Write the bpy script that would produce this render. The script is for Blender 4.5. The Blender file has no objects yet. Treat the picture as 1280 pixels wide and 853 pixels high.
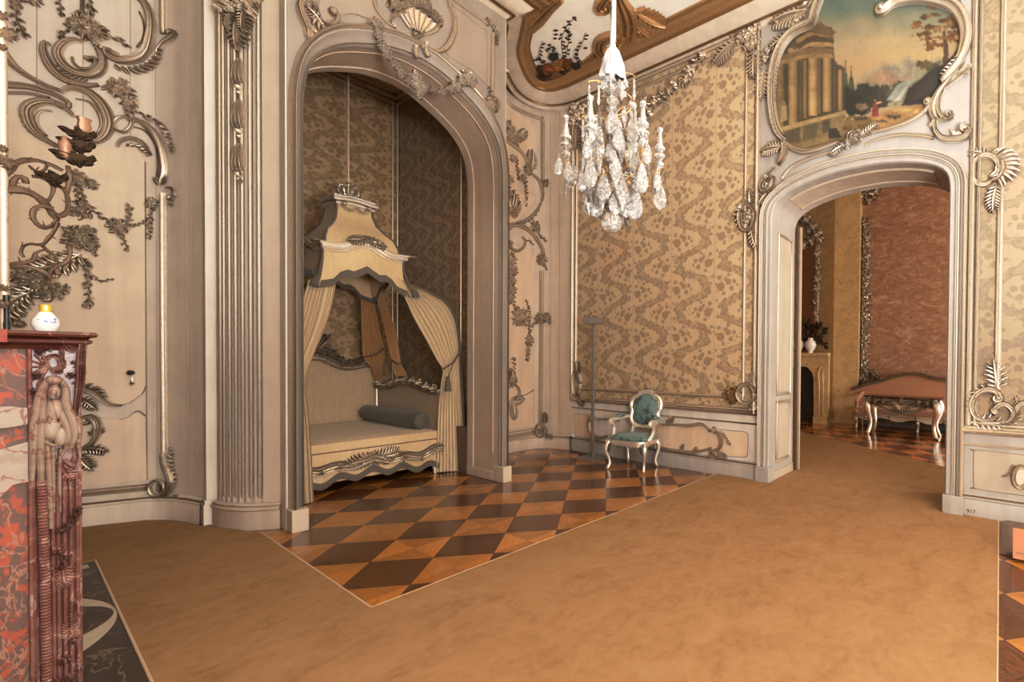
import bpy, math, random
from mathutils import Vector, geometry
V = Vector
PI = math.pi
C = bpy.context.scene.collection
H = 1.55
# ---------------------------------------------------------------- camera (lens solved from the parquet grid)
F, CX, CY = 572.5, 876.5, 459.2
PIT, ROL, TH = math.radians(0.767), math.radians(0.542), math.radians(33.14)


def ray(u, v):
    x, y, z = (u - CX) / F, (v - CY) / F, 1.0
    c, s = math.cos(ROL), math.sin(ROL); x, y = c * x + s * y, -s * x + c * y
    c, s = math.cos(PIT), math.sin(PIT); y, z = c * y + s * z, -s * y + c * z
    c, s = math.cos(TH), math.sin(TH)
    return V((z * c + x * s, z * s - x * c, -y))


def onZ(u, v, z=0.0):
    r = ray(u, v); t = (z - H) / r.z
    return V((r.x * t, r.y * t, z))


def onX(u, v, X):
    r = ray(u, v); t = X / r.x
    return V((X, r.y * t, H + r.z * t))


def onY(u, v, Y):
    r = ray(u, v); t = Y / r.y
    return V((r.x * t, Y, H + r.z * t))


# ---------------------------------------------------------------- surfaces: arc length a, height z, offset towards the room
LIFT = [0.0]                                    # carving stands this far off the wall


class Surf:
    def __init__(s, plan):
        s.p = [V((x, y)) for x, y in plan]
        s.L = [0.0]
        for i in range(1, len(s.p)):
            s.L.append(s.L[-1] + (s.p[i] - s.p[i - 1]).length)
        ns = []
        for i in range(len(s.p) - 1):
            d = (s.p[i + 1] - s.p[i]).normalized(); ns.append(V((d.y, -d.x)))
        s.n = [ns[0]] + [(ns[i] + ns[i + 1]).normalized() for i in range(len(ns) - 1)] + [ns[-1]]

    def pos(s, a):
        i = 0
        while i < len(s.L) - 2 and a > s.L[i + 1]:
            i += 1
        t = (a - s.L[i]) / (s.L[i + 1] - s.L[i])
        tc = max(0, min(1, t))
        return s.p[i].lerp(s.p[i + 1], t) if 0 <= t <= 1 else s.p[i] + (s.p[i + 1] - s.p[i]) * t, s.n[i].lerp(s.n[i + 1], tc)

    def at(s, a, z, o=0.0):
        p, n = s.pos(a); o += LIFT[0]
        return V((p.x + n.x * o, p.y + n.y * o, z))

    def m(s, u, v):
        r = ray(u, v); best = None
        k = len(s.p) - 1
        for i in range(k):
            d = s.p[i + 1] - s.p[i]; q = s.p[i]
            det = r.x * -d.y + d.x * r.y
            if abs(det) < 1e-9: continue
            t = (q.x * -d.y + d.x * q.y) / det
            w = (r.x * q.y - r.y * q.x) / det
            lo = -1e9 if i == 0 else -1e-6
            hi = 1e9 if i == k - 1 else 1 + 1e-6
            if t > 0 and lo <= w <= hi:
                pen = max(0, -w, w - 1)
                if best is None or (pen, t) < best[0]:
                    best = ((pen, t), (s.L[i] + w * d.length, H + r.z * t))
        return V(best[1])

    def px(s, u, v):
        """metres per pixel near (u, v) along the height"""
        p = s.m(u, v); q = s.m(u, v - 1)
        return abs(q.y - p.y)


class Flat:
    """the ceiling plane seen from below: a = x, b = y"""
    def __init__(s, z): s.z = z
    def at(s, a, b, o=0.0): return V((a, b, s.z - o))
    def m(s, u, v):
        p = onZ(u, v, s.z); return V((p.x, p.y))
    def px(s, u, v): return (s.m(u + 1, v) - s.m(u, v)).length


# ---------------------------------------------------------------- mesh builder
class MB:
    def __init__(s): s.v = []; s.f = []; s.c = None; s.fc = []
    def add(s, vs, fs, col=None):
        o = len(s.v); s.v += [tuple(v) for v in vs]
        s.f += [tuple(i + o for i in f) for f in fs]
        s.fc += [col] * len(fs)
    def grid(s, rows, close=False, col=None):
        n = len(rows[0]); vs = [p for r in rows for p in r]; fs = []
        for i in range(len(rows) - 1):
            for j in range(n if close else n - 1):
                k = (j + 1) % n
                fs.append((i * n + j, i * n + k, (i + 1) * n + k, (i + 1) * n + j))
        s.add(vs, fs, col)
    def box(s, x0, x1, y0, y1, z0, z1, col=None):
        vs = [(x, y, z) for z in (z0, z1) for y in (y0, y1) for x in (x0, x1)]
        s.add(vs, [(0, 2, 3, 1), (4, 5, 7, 6), (0, 1, 5, 4), (2, 6, 7, 3), (0, 4, 6, 2), (1, 3, 7, 5)], col)
    def obox(s, c, a, b, n, col=None):
        """box from centre and three half-axis vectors"""
        c, a, b, n = V(c), V(a), V(b), V(n)
        vs = [c + a * x + b * y + n * z for z in (-1, 1) for y in (-1, 1) for x in (-1, 1)]
        s.add(vs, [(0, 2, 3, 1), (4, 5, 7, 6), (0, 1, 5, 4), (2, 6, 7, 3), (0, 4, 6, 2), (1, 3, 7, 5)], col)
    def tube(s, pts, r, n=8, cap=True, col=None, flat=1.0):
        pts = [V(p) for p in pts]; k = len(pts)
        rr = r if isinstance(r, (list, tuple)) else [r] * k
        rr = [lerp_list(rr, i / (k - 1)) for i in range(k)] if len(rr) != k else rr
        T = [(pts[min(i + 1, k - 1)] - pts[max(i - 1, 0)]).normalized() for i in range(k)]
        up = V((0, 0, 1)) if abs(T[0].z) < .9 else V((1, 0, 0))
        A = (up - T[0] * up.dot(T[0])).normalized(); rows = []
        for i in range(k):
            A = A - T[i] * A.dot(T[i])
            A = A.normalized() if A.length > 1e-6 else T[i].orthogonal().normalized()
            B = T[i].cross(A)
            rows.append([pts[i] + (A * math.cos(2 * PI * j / n) + B * math.sin(2 * PI * j / n) * flat) * rr[i] for j in range(n)])
        o = len(s.v); s.grid(rows, True, col)
        if cap:
            s.f.append(tuple(range(o, o + n))); s.f.append(tuple(range(o + (k - 1) * n, o + k * n))); s.fc += [col, col]
    def lathe(s, prof, c=(0, 0, 0), n=20, axis=(0, 0, 1), mod=None, col=None):
        c = V(c); ax = V(axis).normalized()
        A = ax.orthogonal().normalized() if abs(ax.z) < .99 else V((1, 0, 0)); B = ax.cross(A)
        rows = []
        for r, z in prof:
            rows.append([c + ax * z + (A * math.cos(2 * PI * j / n) + B * math.sin(2 * PI * j / n)) * (r * (mod(2 * PI * j / n, z) if mod else 1)) for j in range(n)])
        s.grid(rows, True, col)
    def ball(s, c, r, n=10, m=7, col=None):
        rx, ry, rz = r if isinstance(r, (tuple, list)) else (r, r, r); c = V(c)
        rows = [[c + V((rx * math.sin(PI * i / m) * math.cos(2 * PI * j / n), ry * math.sin(PI * i / m) * math.sin(2 * PI * j / n), rz * math.cos(PI * i / m))) for j in range(n)] for i in range(m + 1)]
        s.grid(rows, True, col)
    def poly(s, pts, col=None):
        """a flat polygon (list of 3D points), triangulated"""
        t = geometry.tessellate_polygon([[V(p) for p in pts]])
        s.add(pts, t, col)
    def plate(s, S, pts, o0, o1, col=None):
        """a polygon of (a, z) points on surface S, o0..o1 thick"""
        top = [S.at(a, z, o1) for a, z in pts]; bot = [S.at(a, z, o0) for a, z in pts]; n = len(pts)
        t = geometry.tessellate_polygon([[V((a, z, 0)) for a, z in pts]])
        s.add(top, t, col)
        s.add(top + bot, [(i, (i + 1) % n, n + (i + 1) % n, n + i) for i in range(n)], col)
    def obj(s, name, mat, parent=None, sharp=40, smooth=True, bevel=0):
        me = bpy.data.meshes.new(name)
        me.from_pydata(s.v, [], s.f); me.update()
        if any(c is not None for c in s.fc):
            at = me.color_attributes.new('Col', 'FLOAT_COLOR', 'CORNER')
            for p in me.polygons:
                c = s.fc[p.index] or (1, 1, 1)
                for li in p.loop_indices: at.data[li].color = (*c, 1)
        if smooth:
            me.polygons.foreach_set('use_smooth', [True] * len(me.polygons))
            if sharp: me.set_sharp_from_angle(angle=math.radians(sharp))
        me.materials.append(mat)
        o = bpy.data.objects.new(name, me); C.objects.link(o)
        if parent is not None:
            o.parent = parent
            o.matrix_parent_inverse = parent.matrix_basis.inverted()
        if bevel:
            b = o.modifiers.new('bevel', 'BEVEL'); b.width = bevel; b.segments = 2; b.limit_method = 'ANGLE'
        return o


def fix_normals(o):
    import bmesh
    bm = bmesh.new(); bm.from_mesh(o.data); bmesh.ops.recalc_face_normals(bm, faces=bm.faces); bm.to_mesh(o.data); bm.free()
    return o


def thing(name, label, cat, loc=(0, 0, 0), group=None, rz=0):
    o = bpy.data.objects.new(name, None); C.objects.link(o)
    o.location = loc; o.rotation_euler = (0, 0, rz); o.empty_display_size = .1
    o['label'] = label; o['category'] = cat
    if group: o['group'] = group
    bpy.context.view_layer.update()
    return o


def tag(o, label, cat, group=None):
    o['label'] = label; o['category'] = cat
    if group: o['group'] = group
    return o


def struct(o, label=None):
    o['kind'] = 'structure'
    if label: o['label'] = label
    return o


def copy_tree(o, parent=None):
    c = o.copy(); C.objects.link(c)
    if parent is not None: c.parent = parent
    for ch in list(o.children): copy_tree(ch, c)
    return c


def lerp_list(L, t):
    x = t * (len(L) - 1); i = min(int(x), len(L) - 2); f = x - i
    return L[i] * (1 - f) + L[i + 1] * f if not isinstance(L[i], (tuple, list)) else tuple(p * (1 - f) + q * f for p, q in zip(L[i], L[i + 1]))


def smooth_path(P, step):
    """Catmull-Rom through the points, resampled about every step"""
    P = [V(p) for p in P]
    if len(P) == 2:
        k = max(1, int((P[1] - P[0]).length / step)); return [P[0].lerp(P[1], i / k) for i in range(k + 1)]
    Q = [P[0] * 2 - P[1]] + P + [P[-1] * 2 - P[-2]]; out = []
    for i in range(1, len(Q) - 2):
        a, b, c, d = Q[i - 1:i + 3]
        k = max(2, int((c - b).length / step))
        for j in range(k):
            t = j / k
            out.append(((b * 2) + (c - a) * t + (a * 2 - b * 5 + c * 4 - d) * t * t + (b * 3 - a - c * 3 + d) * t ** 3) * .5)
    out.append(P[-1]); return out


def lin(r, g, b):
    f = lambda c: (c / 255 / 12.92) if c <= 10 else ((c / 255 + .055) / 1.055) ** 2.4
    return (f(r), f(g), f(b))
# ---------------------------------------------------------------- procedural materials
class NT:
    def __init__(s, name):
        s.mat = bpy.data.materials.new(name); s.mat.use_nodes = True
        s.t = s.mat.node_tree; s.t.nodes.clear()
        s.out = s.n('ShaderNodeOutputMaterial')
    def n(s, typ, **kw):
        nd = s.t.nodes.new(typ)
        for k, v in kw.items(): setattr(nd, k, v)
        return nd
    def put(s, sock, v):
        if isinstance(v, bpy.types.NodeSocket): s.t.links.new(v, sock)
        elif v is not None:
            if sock.type == 'RGBA' and len(v) == 3: v = (*v, 1)
            sock.default_value = v
    def math(s, op, a, b=None, c=None, clamp=False):
        nd = s.n('ShaderNodeMath', operation=op, use_clamp=clamp)
        for i, v in enumerate((a, b, c)):
            if v is not None: s.put(nd.inputs[i], v)
        return nd.outputs[0]
    def mix(s, f, a, b, typ='MIX'):
        nd = s.n('ShaderNodeMix', data_type='RGBA', blend_type=typ)
        s.put(nd.inputs[0], f); s.put(nd.inputs[6], a); s.put(nd.inputs[7], b)
        return nd.outputs[2]
    def ramp(s, f, stops, interp='LINEAR'):
        nd = s.n('ShaderNodeValToRGB'); nd.color_ramp.interpolation = interp
        e = nd.color_ramp.elements
        while len(e) < len(stops): e.new(.5)
        for x, (p, c) in zip(e, stops):
            x.position = p; x.color = (*c, 1) if isinstance(c, (tuple, list)) else (c, c, c, 1)
        s.put(nd.inputs[0], f); return nd.outputs[0]
    def step(s, x, lo, hi):
        nd = s.n('ShaderNodeMapRange', interpolation_type='SMOOTHSTEP')
        s.put(nd.inputs[0], x); s.put(nd.inputs[1], lo); s.put(nd.inputs[2], hi); return nd.outputs[0]
    def pos(s):
        return s.n('ShaderNodeNewGeometry').outputs['Position']
    def gen(s):
        return s.n('ShaderNodeTexCoord').outputs['Object']
    def xyz(s, v):
        nd = s.n('ShaderNodeSeparateXYZ'); s.put(nd.inputs[0], v); return nd.outputs
    def comb(s, x, y, z=0.0):
        nd = s.n('ShaderNodeCombineXYZ')
        for i, q in enumerate((x, y, z)): s.put(nd.inputs[i], q)
        return nd.outputs[0]
    def vm(s, op, a, b):
        nd = s.n('ShaderNodeVectorMath', operation=op); s.put(nd.inputs[0], a); s.put(nd.inputs[1], b)
        return nd.outputs['Value'] if op in ('DISTANCE', 'DOT_PRODUCT') else nd.outputs[0]
    def noise(s, v, scale, detail=3.0, rough=.5, dist=0.0, col=False):
        nd = s.n('ShaderNodeTexNoise')
        if v is not None: s.put(nd.inputs['Vector'], v)
        for k, x in (('Scale', scale), ('Detail', detail), ('Roughness', rough), ('Distortion', dist)): s.put(nd.inputs[k], x)
        return nd.outputs['Color' if col else 'Fac']
    def voro(s, v, scale, out='Distance', feature='F1', rnd=1.0):
        nd = s.n('ShaderNodeTexVoronoi', feature=feature)
        if v is not None: s.put(nd.inputs['Vector'], v)
        s.put(nd.inputs['Scale'], scale); s.put(nd.inputs['Randomness'], rnd); return nd.outputs[out]
    def bump(s, h, strength=.3, dist=.01):
        nd = s.n('ShaderNodeBump'); s.put(nd.inputs['Height'], h); s.put(nd.inputs['Strength'], strength); s.put(nd.inputs['Distance'], dist)
        return nd.outputs[0]
    def bsdf(s, **kw):
        nd = s.n('ShaderNodeBsdfPrincipled')
        for k, v in kw.items():
            s.put(nd.inputs[k.replace('_', ' ')], v)
        s.t.links.new(nd.outputs[0], s.out.inputs[0]); return nd
    def pointy(s):
        return s.n('ShaderNodeNewGeometry').outputs['Pointiness']


def paint(name, c, dirt=.12, rough=.55):
    t = NT(name); p = t.pos()
    st = t.vm('MULTIPLY', p, (6, 6, .35))
    f = t.math('ADD', t.math('MULTIPLY', t.noise(st, 1.5, 4), .6), t.math('MULTIPLY', t.noise(p, 3.5, 5, .65), .5))
    d = tuple(x * (1 - dirt * 2.2) for x in c); l = tuple(min(1, x * (1 + dirt * .6)) for x in c)
    col = t.ramp(f, [(.3, d), (.62, c), (.85, l)])
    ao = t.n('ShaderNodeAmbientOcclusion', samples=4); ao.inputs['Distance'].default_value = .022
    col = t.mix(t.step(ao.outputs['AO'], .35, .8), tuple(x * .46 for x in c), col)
    t.bsdf(Base_Color=col, Roughness=rough, Normal=t.bump(t.noise(p, 90, 3), .06, .004)); return t.mat


def leafmetal(name, c, dark, bole, rough=.36, wear=.62, metal=.78, patch=2.0):
    t = NT(name); p = t.pos()
    w = t.step(t.noise(p, patch * 7, 6, .7), wear, wear + .14)
    col = t.mix(t.math('MULTIPLY', w, .75), c, bole)
    nz = t.noise(p, 45, 4, .6)
    col = t.mix(t.step(nz, .5, .8), col, tuple(x * .68 for x in c))
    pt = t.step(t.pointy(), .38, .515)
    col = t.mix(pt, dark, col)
    r = t.math('ADD', rough - .1, t.math('MULTIPLY', nz, .3))
    t.bsdf(Base_Color=col, Metallic=metal, Roughness=r, Normal=t.bump(t.noise(p, 60, 4), .12, .004)); return t.mat


def plain(name, c, rough=.5, metal=0.0, var=.15, scale=12, bump=.05, **kw):
    t = NT(name); p = t.pos()
    f = t.noise(p, scale, 4, .6)
    col = t.ramp(f, [(.25, tuple(x * (1 - var) for x in c)), (.75, tuple(min(1, x * (1 + var)) for x in c))])
    t.bsdf(Base_Color=col, Roughness=rough, Metallic=metal, Normal=t.bump(t.noise(p, scale * 8, 3), bump, .004), **kw); return t.mat


def vcol(name, rough=.6, blur=.02):
    t = NT(name)
    a = t.n('ShaderNodeVertexColor', layer_name='Col').outputs[0]
    f = t.noise(t.pos(), 38, 5, .7)
    col = t.mix(.7, a, t.mix(f, (.25, .25, .25), (.46, .46, .46)), 'MULTIPLY')
    t.bsdf(Base_Color=col, Roughness=rough, Normal=t.bump(t.noise(t.pos(), 140, 3), .1, .003)); return t.mat


def damask(name, axis, c0, W=.742, P=.6815, g=(.57, .405, .235), d=(.235, .16, .085)):
    """silk hangings: strips of a winding ribbon with flowers; axis = which world axis runs along the wall"""
    t = NT(name); p = t.pos(); x = t.xyz(p)
    h = x[axis]
    warp = t.noise(p, 26, 3, .6, col=True)
    wx = t.xyz(t.vm('SUBTRACT', warp, (.5, .5, .5)))
    s0 = t.math('DIVIDE', t.math('SUBTRACT', h, c0), W)
    u = t.math('FRACT', s0)
    uu = t.math('ADD', u, t.math('MULTIPLY', wx[0], .05))
    v = t.math('ADD', t.math('DIVIDE', x[2], P), t.math('MULTIPLY', wx[1], .05))
    v = t.math('SUBTRACT', v, .045)
    ang = t.math('MULTIPLY', v, 2 * PI)
    A = .33
    uc = t.math('ADD', .5, t.math('MULTIPLY', t.math('SINE', ang), A))
    uc = t.math('ADD', uc, t.math('MULTIPLY', t.math('SINE', t.math('MULTIPLY', ang, 3.0)), .035))
    sl = t.math('MULTIPLY', t.math('COSINE', ang), A * 2 * PI / P * W)
    nrm = t.math('SQRT', t.math('ADD', 1.0, t.math('MULTIPLY', sl, sl)))
    dist = t.math('DIVIDE', t.math('MULTIPLY', t.math('ABSOLUTE', t.math('SUBTRACT', uu, uc)), W), nrm)
    wob = t.math('ADD', t.math('MULTIPLY', t.math('SUBTRACT', t.noise(p, 24, 3, .6), .5), .05), t.math('MULTIPLY', t.math('SUBTRACT', t.voro(p, 15), .38), .075))
    rib = t.step(t.math('ADD', dist, wob), .075, .064)
    core = t.math('MULTIPLY', t.step(dist, .05, .03), t.step(t.noise(p, 18, 3, .6), .42, .58))
    vein = t.step(t.noise(p, 40, 3, .6), .5, .62)
    rib = t.math('MULTIPLY', rib, t.math('SUBTRACT', 1.0, t.math('MAXIMUM', t.math('MULTIPLY', vein, .42), t.math('MULTIPLY', core, .55))))
    vf = t.math('FRACT', v)
    q = t.comb(t.math('MULTIPLY', uu, W), t.math('MULTIPLY', vf, P))
    fl = None
    for fu, fv, r in ((.14, .22, .062), (.30, .30, .042), (.36, .17, .034), (.10, .40, .03), (.20, .08, .028), (.05, .27, .022), (.86, .72, .062), (.70, .80, .042), (.64, .67, .034), (.90, .90, .03), (.80, .58, .028), (.95, .77, .022), (.10, .62, .026), (.17, .70, .02), (.08, .80, .022), (.92, .12, .026), (.84, .20, .02), (.90, .32, .022), (.22, .55, .018), (.78, .05, .018), (.05, .93, .02), (.95, .45, .02), (.24, .36, .03), (.42, .30, .03), (.30, .44, .026), (.76, .86, .03), (.58, .80, .03), (.70, .94, .026), (.48, .22, .02), (.52, .72, .02)):
        dd = t.math('SUBTRACT', t.vm('DISTANCE', q, (fu * W, fv * P, 0)), r)
        fl = dd if fl is None else t.math('MINIMUM', fl, dd)
    fl = t.math('ADD', fl, t.math('MULTIPLY', t.math('SUBTRACT', t.noise(p, 60, 2), .5), .035))
    fm = t.math('MULTIPLY', t.step(fl, .006, -.006), .92)
    vo = t.step(t.voro(p, 21), .33, .25)
    sm = t.math('MULTIPLY', vo, t.step(t.noise(p, 6, 2), .50, .56))
    m = t.math('MAXIMUM', t.math('MAXIMUM', rib, fm), t.math('MULTIPLY', sm, .75))
    ground = t.mix(t.noise(t.vm('MULTIPLY', p, (40, 40, 2.0)), 1.0, 4), tuple(k * .86 for k in g), tuple(k * 1.1 for k in g))
    ground = t.mix(t.math('MULTIPLY', t.step(t.noise(p, 1.1, 2), .5, .75), .35), ground, (g[0] * 1.12, g[1] * .92, g[2] * .85))
    col = t.mix(t.math('MULTIPLY', m, t.math('ADD', .62, t.math('MULTIPLY', t.noise(p, 55, 4, .7), .4))), ground, d)
    seam = t.step(t.math('ABSOLUTE', t.math('SUBTRACT', u, .5)), .492, .499)
    col = t.mix(t.math('MULTIPLY', seam, .6), col, tuple(k * .8 for k in d))
    t.bsdf(Base_Color=col, Roughness=.55, Sheen_Weight=.15, Normal=t.bump(m, .15, .003)); return t.mat


def parquet(name, light=(.40, .165, .038), dark=(.10, .038, .015), size=.438, o=(1.527, 3.361), rough=.17):
    t = NT(name); p = t.pos(); x = t.xyz(p); k = .70710678
    dx = t.math('SUBTRACT', x[0], o[0]); dy = t.math('SUBTRACT', x[1], o[1])
    i = t.math('DIVIDE', t.math('MULTIPLY', t.math('SUBTRACT', dx, dy), k), size)
    j = t.math('DIVIDE', t.math('MULTIPLY', t.math('ADD', dx, dy), k), size)
    fi, fj = t.math('FLOOR', i), t.math('FLOOR', j)
    par = t.math('ABSOLUTE', t.math('MODULO', t.math('ADD', fi, fj), 2.0))
    a = t.math('SUBTRACT', t.math('FRACT', i), .5); b = t.math('SUBTRACT', t.math('FRACT', j), .5)
    aa, ab = t.math('ABSOLUTE', a), t.math('ABSOLUTE', b)
    tri = t.math('GREATER_THAN', aa, ab)
    g1 = t.noise(t.comb(t.math('MULTIPLY', i, 3.0), t.math('MULTIPLY', j, 42.0), t.math('MULTIPLY', fi, 3.3)), 1.0, 5, .65)
    g2 = t.noise(t.comb(t.math('MULTIPLY', i, 42.0), t.math('MULTIPLY', j, 3.0), t.math('MULTIPLY', fj, 3.7)), 1.0, 5, .65)
    gmix = t.n('ShaderNodeMix'); t.put(gmix.inputs[0], tri); t.put(gmix.inputs[2], g1); t.put(gmix.inputs[3], g2); g = gmix.outputs[0]
    cell = t.noise(t.comb(t.math('MULTIPLY', fi, 7.13), t.math('MULTIPLY', fj, 5.71), t.math('MULTIPLY', tri, 4.1)), 1.0, 0)
    lc = t.ramp(g, [(.3, tuple(q * .68 for q in light)), (.7, tuple(q * 1.15 for q in light))])
    dc = t.ramp(g, [(.3, tuple(q * .55 for q in dark)), (.7, tuple(q * 1.35 for q in dark))])
    col = t.mix(par, lc, dc)
    sh = t.math('ADD', t.math('ADD', .62, t.math('MULTIPLY', cell, .55)), t.math('MULTIPLY', tri, .16))
    col = t.mix(1.0, col, t.comb(sh, sh, sh), 'MULTIPLY')
    e = t.math('MAXIMUM', aa, ab); dg = t.math('ABSOLUTE', t.math('SUBTRACT', aa, ab))
    ln = t.math('MAXIMUM', t.step(e, .4915, .4975), t.math('MULTIPLY', t.step(dg, .008, .002), .35))
    col = t.mix(t.math('MULTIPLY', ln, .7), col, (.02, .008, .003))
    col = t.mix(t.math('MULTIPLY', t.step(t.noise(p, .9, 3), .5, .8), .3), col, (.16, .085, .04))
    r = t.math('ADD', rough, t.math('MULTIPLY', t.noise(p, 5, 4), .14))
    t.bsdf(Base_Color=col, Roughness=r, Coat_Weight=.25, Coat_Roughness=.12, Normal=t.bump(t.math('ADD', t.noise(p, 3.5, 3), t.math('MULTIPLY', ln, -.25)), .06, .01)); return t.mat


def marble(name, a, b, vein, s=4.0, blot=.5, vs=2.2, vw=.035, rough=.22, sc=(1, 1, 1)):
    t = NT(name); p = t.vm('MULTIPLY', t.pos(), sc)
    f = t.noise(p, s, 6, .62, 1.2)
    col = t.mix(t.step(f, blot - .03, blot + .05), a, b)
    col = t.mix(t.math('MULTIPLY', t.noise(p, s * 4, 4), .5), col, tuple(x * .55 for x in a))
    if vein:
        w = t.math('ABSOLUTE', t.math('SUBTRACT', t.noise(p, vs, 4, .55, .8), .5))
        col = t.mix(t.step(w, vw, vw * .35), col, vein)
    t.bsdf(Base_Color=col, Roughness=rough, Specular_IOR_Level=.35); return t.mat


def fabric(name, c, c2=None, rough=.75, scale=60, sheen=.2):
    t = NT(name); p = t.pos()
    f = t.noise(t.vm('MULTIPLY', p, (1, 1, .25)), scale, 3)
    col = t.mix(f, tuple(x * .8 for x in c), tuple(min(1, x * 1.15) for x in c))
    if c2:
        m = t.math('MAXIMUM', t.step(t.noise(p, 13, 3, .6, .6), .53, .57), t.step(t.voro(p, 11), .2, .14))
        col = t.mix(t.math('MULTIPLY', m, .85), col, c2)
    t.bsdf(Base_Color=col, Roughness=rough, Sheen_Weight=sheen, Normal=t.bump(t.noise(p, 500, 2), .1, .002)); return t.mat


M = {}
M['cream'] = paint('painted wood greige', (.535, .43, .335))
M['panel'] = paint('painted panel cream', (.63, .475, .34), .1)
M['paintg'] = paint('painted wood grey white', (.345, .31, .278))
M['panel_right_dim'] = paint('panel paint darkened for bright right wall', (.48, .39, .31), .1)  # darker copy of the panel paint, offsets strong light on that wall
M['dado_lit'] = paint('wood paint lightened for dim dado', (.62, .56, .50)); M['paintg_dim'] = paint('grey white paint darkened for bright window side', (.34, .30, .265)); M['panel_near_dim'] = paint('panel paint darkened for bright window side', (.39, .315, .245), .1)  # dado copy brightened, window side copies darkened to even out the light
M['cream_left_lit'] = paint('wood paint lightened for dim left bay', (.78, .67, .555)); M['panel_left_lit'] = paint('panel paint lightened for dim left bay', (.80, .64, .485), .1)  # lighter copies of the paint, brightness put in where little light arrives
M['cream_arch_dim'] = paint('wood paint darkened for bright alcove block', (.29, .243, .20)); M['panel_arch_dim'] = paint('panel paint darkened for bright alcove block', (.32, .25, .195), .1)  # darker copies of the same paint, offsetting strong light on this face
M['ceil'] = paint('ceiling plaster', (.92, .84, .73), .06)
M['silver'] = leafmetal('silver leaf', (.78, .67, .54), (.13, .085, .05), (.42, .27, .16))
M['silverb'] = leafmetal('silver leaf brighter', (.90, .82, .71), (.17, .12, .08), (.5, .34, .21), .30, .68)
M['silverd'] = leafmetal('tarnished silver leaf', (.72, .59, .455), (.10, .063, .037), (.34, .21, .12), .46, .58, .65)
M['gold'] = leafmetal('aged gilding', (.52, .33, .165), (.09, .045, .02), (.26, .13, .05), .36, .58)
M['bronze'] = leafmetal('brown patinated metal', (.11, .068, .042), (.022, .013, .008), (.06, .034, .02), .55, .5, .45)
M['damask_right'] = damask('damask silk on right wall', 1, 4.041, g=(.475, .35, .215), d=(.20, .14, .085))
M['damask_near_dim'] = damask('damask silk darkened for bright wall by door', 1, 4.041, g=(.27, .20, .125), d=(.145, .11, .072))  # darkened copy of the right wall silk, offsets strong light there
M['damask_bed'] = damask('damask silk in alcove back', 0, 2.9, .56, .60, (.46, .31, .165), (.20, .125, .06))
M['damask_side'] = damask('damask silk in alcove side', 1, 7.1, .56, .60, (.40, .26, .135), (.15, .095, .045))
M['parquet'] = parquet('chequered parquet')
M['parquet2'] = parquet('parquet of next room', (.55, .19, .05), (.10, .03, .010), o=(9.0, 1.2), rough=.12)
M['black'] = plain('black paint', (.012, .012, .012), .4)
M['dark'] = plain('dark void paint', (.02, .015, .012), .8)
M['grey_metal'] = plain('grey lacquered metal', (.22, .19, .17), .5, .3)
M['white_cloth'] = fabric('white gauze', (.50, .49, .49), rough=.6)
M['brass'] = plain('gilt brass', (.72, .46, .20), .28, .95)
M['bedcloth'] = fabric('pale gold silk', (.56, .405, .23), rough=.55, scale=30)
M['bedback'] = fabric('beige bed panel silk', (.47, .345, .215), rough=.6, scale=25)
M['curtain'] = fabric('cream silk curtain', (.56, .435, .28), rough=.5, scale=24)
M['curtain_in'] = fabric('amber silk lining', (.46, .25, .10), rough=.5, scale=24)
M['bolster'] = fabric('grey green bolster', (.085, .075, .052), rough=.7)
M['fringe'] = fabric('dark fringe', (.105, .08, .06), rough=.8, scale=200)
M['teal'] = fabric('teal damask upholstery', (.12, .19, .175), (.032, .034, .03), .55)
M['pink_sofa'] = fabric('salmon silk', (.48, .25, .15), rough=.55)
M['porcelain'] = plain('porcelain glaze', (.80, .78, .74), .15, 0, .05, 8)
M['yellow'] = plain('yellow glaze', (.62, .42, .07), .2, 0, .2, 20)
M['plastic'] = plain('white plastic', (.75, .72, .68), .4, 0, .03)
M['copper'] = plain('salmon sign board', (.36, .12, .055), .5, 0, .05)
M['brownwood'] = plain('dark brown board', (.14, .085, .06), .45, 0, .2)
M['vcol'] = vcol('painted picture colours')
M['mirror'] = plain('mirror glass', (.62, .58, .52), .04, 1.0, .02, 3, 0)
M['redmarble'] = marble('red marble', (.15, .085, .066), (.44, .09, .038), (.30, .16, .11), 22, .53, 9.0, .02, .55, (1, 1, .55))
M['carvedmarble'] = marble('carved plum marble', (.20, .085, .068), (.26, .125, .10), (.36, .22, .18), 9, .5, 6, .02, .3)
M['creammarble'] = marble('cream veined marble', (.40, .31, .245), (.34, .245, .19), (.24, .125, .10), 6, .5, 5, .02, .5)
M['shelfmarble'] = marble('deep red marble', (.075, .02, .013), (.105, .028, .018), (.18, .075, .055), 5, .52, 4, .012, .15)
M['hearth'] = marble('dark hearth marble', (.040, .027, .021), (.055, .035, .027), (.16, .11, .08), 3, .5, 3.5, .010, .38, (1, .5, 1))
M['hearth_ring'] = marble('pale grey marble', (.52, .45, .35), (.58, .50, .39), None, 4, .5, rough=.3)
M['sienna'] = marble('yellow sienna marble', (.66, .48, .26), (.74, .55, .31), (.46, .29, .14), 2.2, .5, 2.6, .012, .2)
M['sienna_shade'] = marble('sienna marble with shade in colour', (.34, .215, .10), (.40, .255, .12), (.26, .15, .07), 3, .5, 3, .012, .2)  # darker copy of the sienna marble, shade put into the colour


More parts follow.
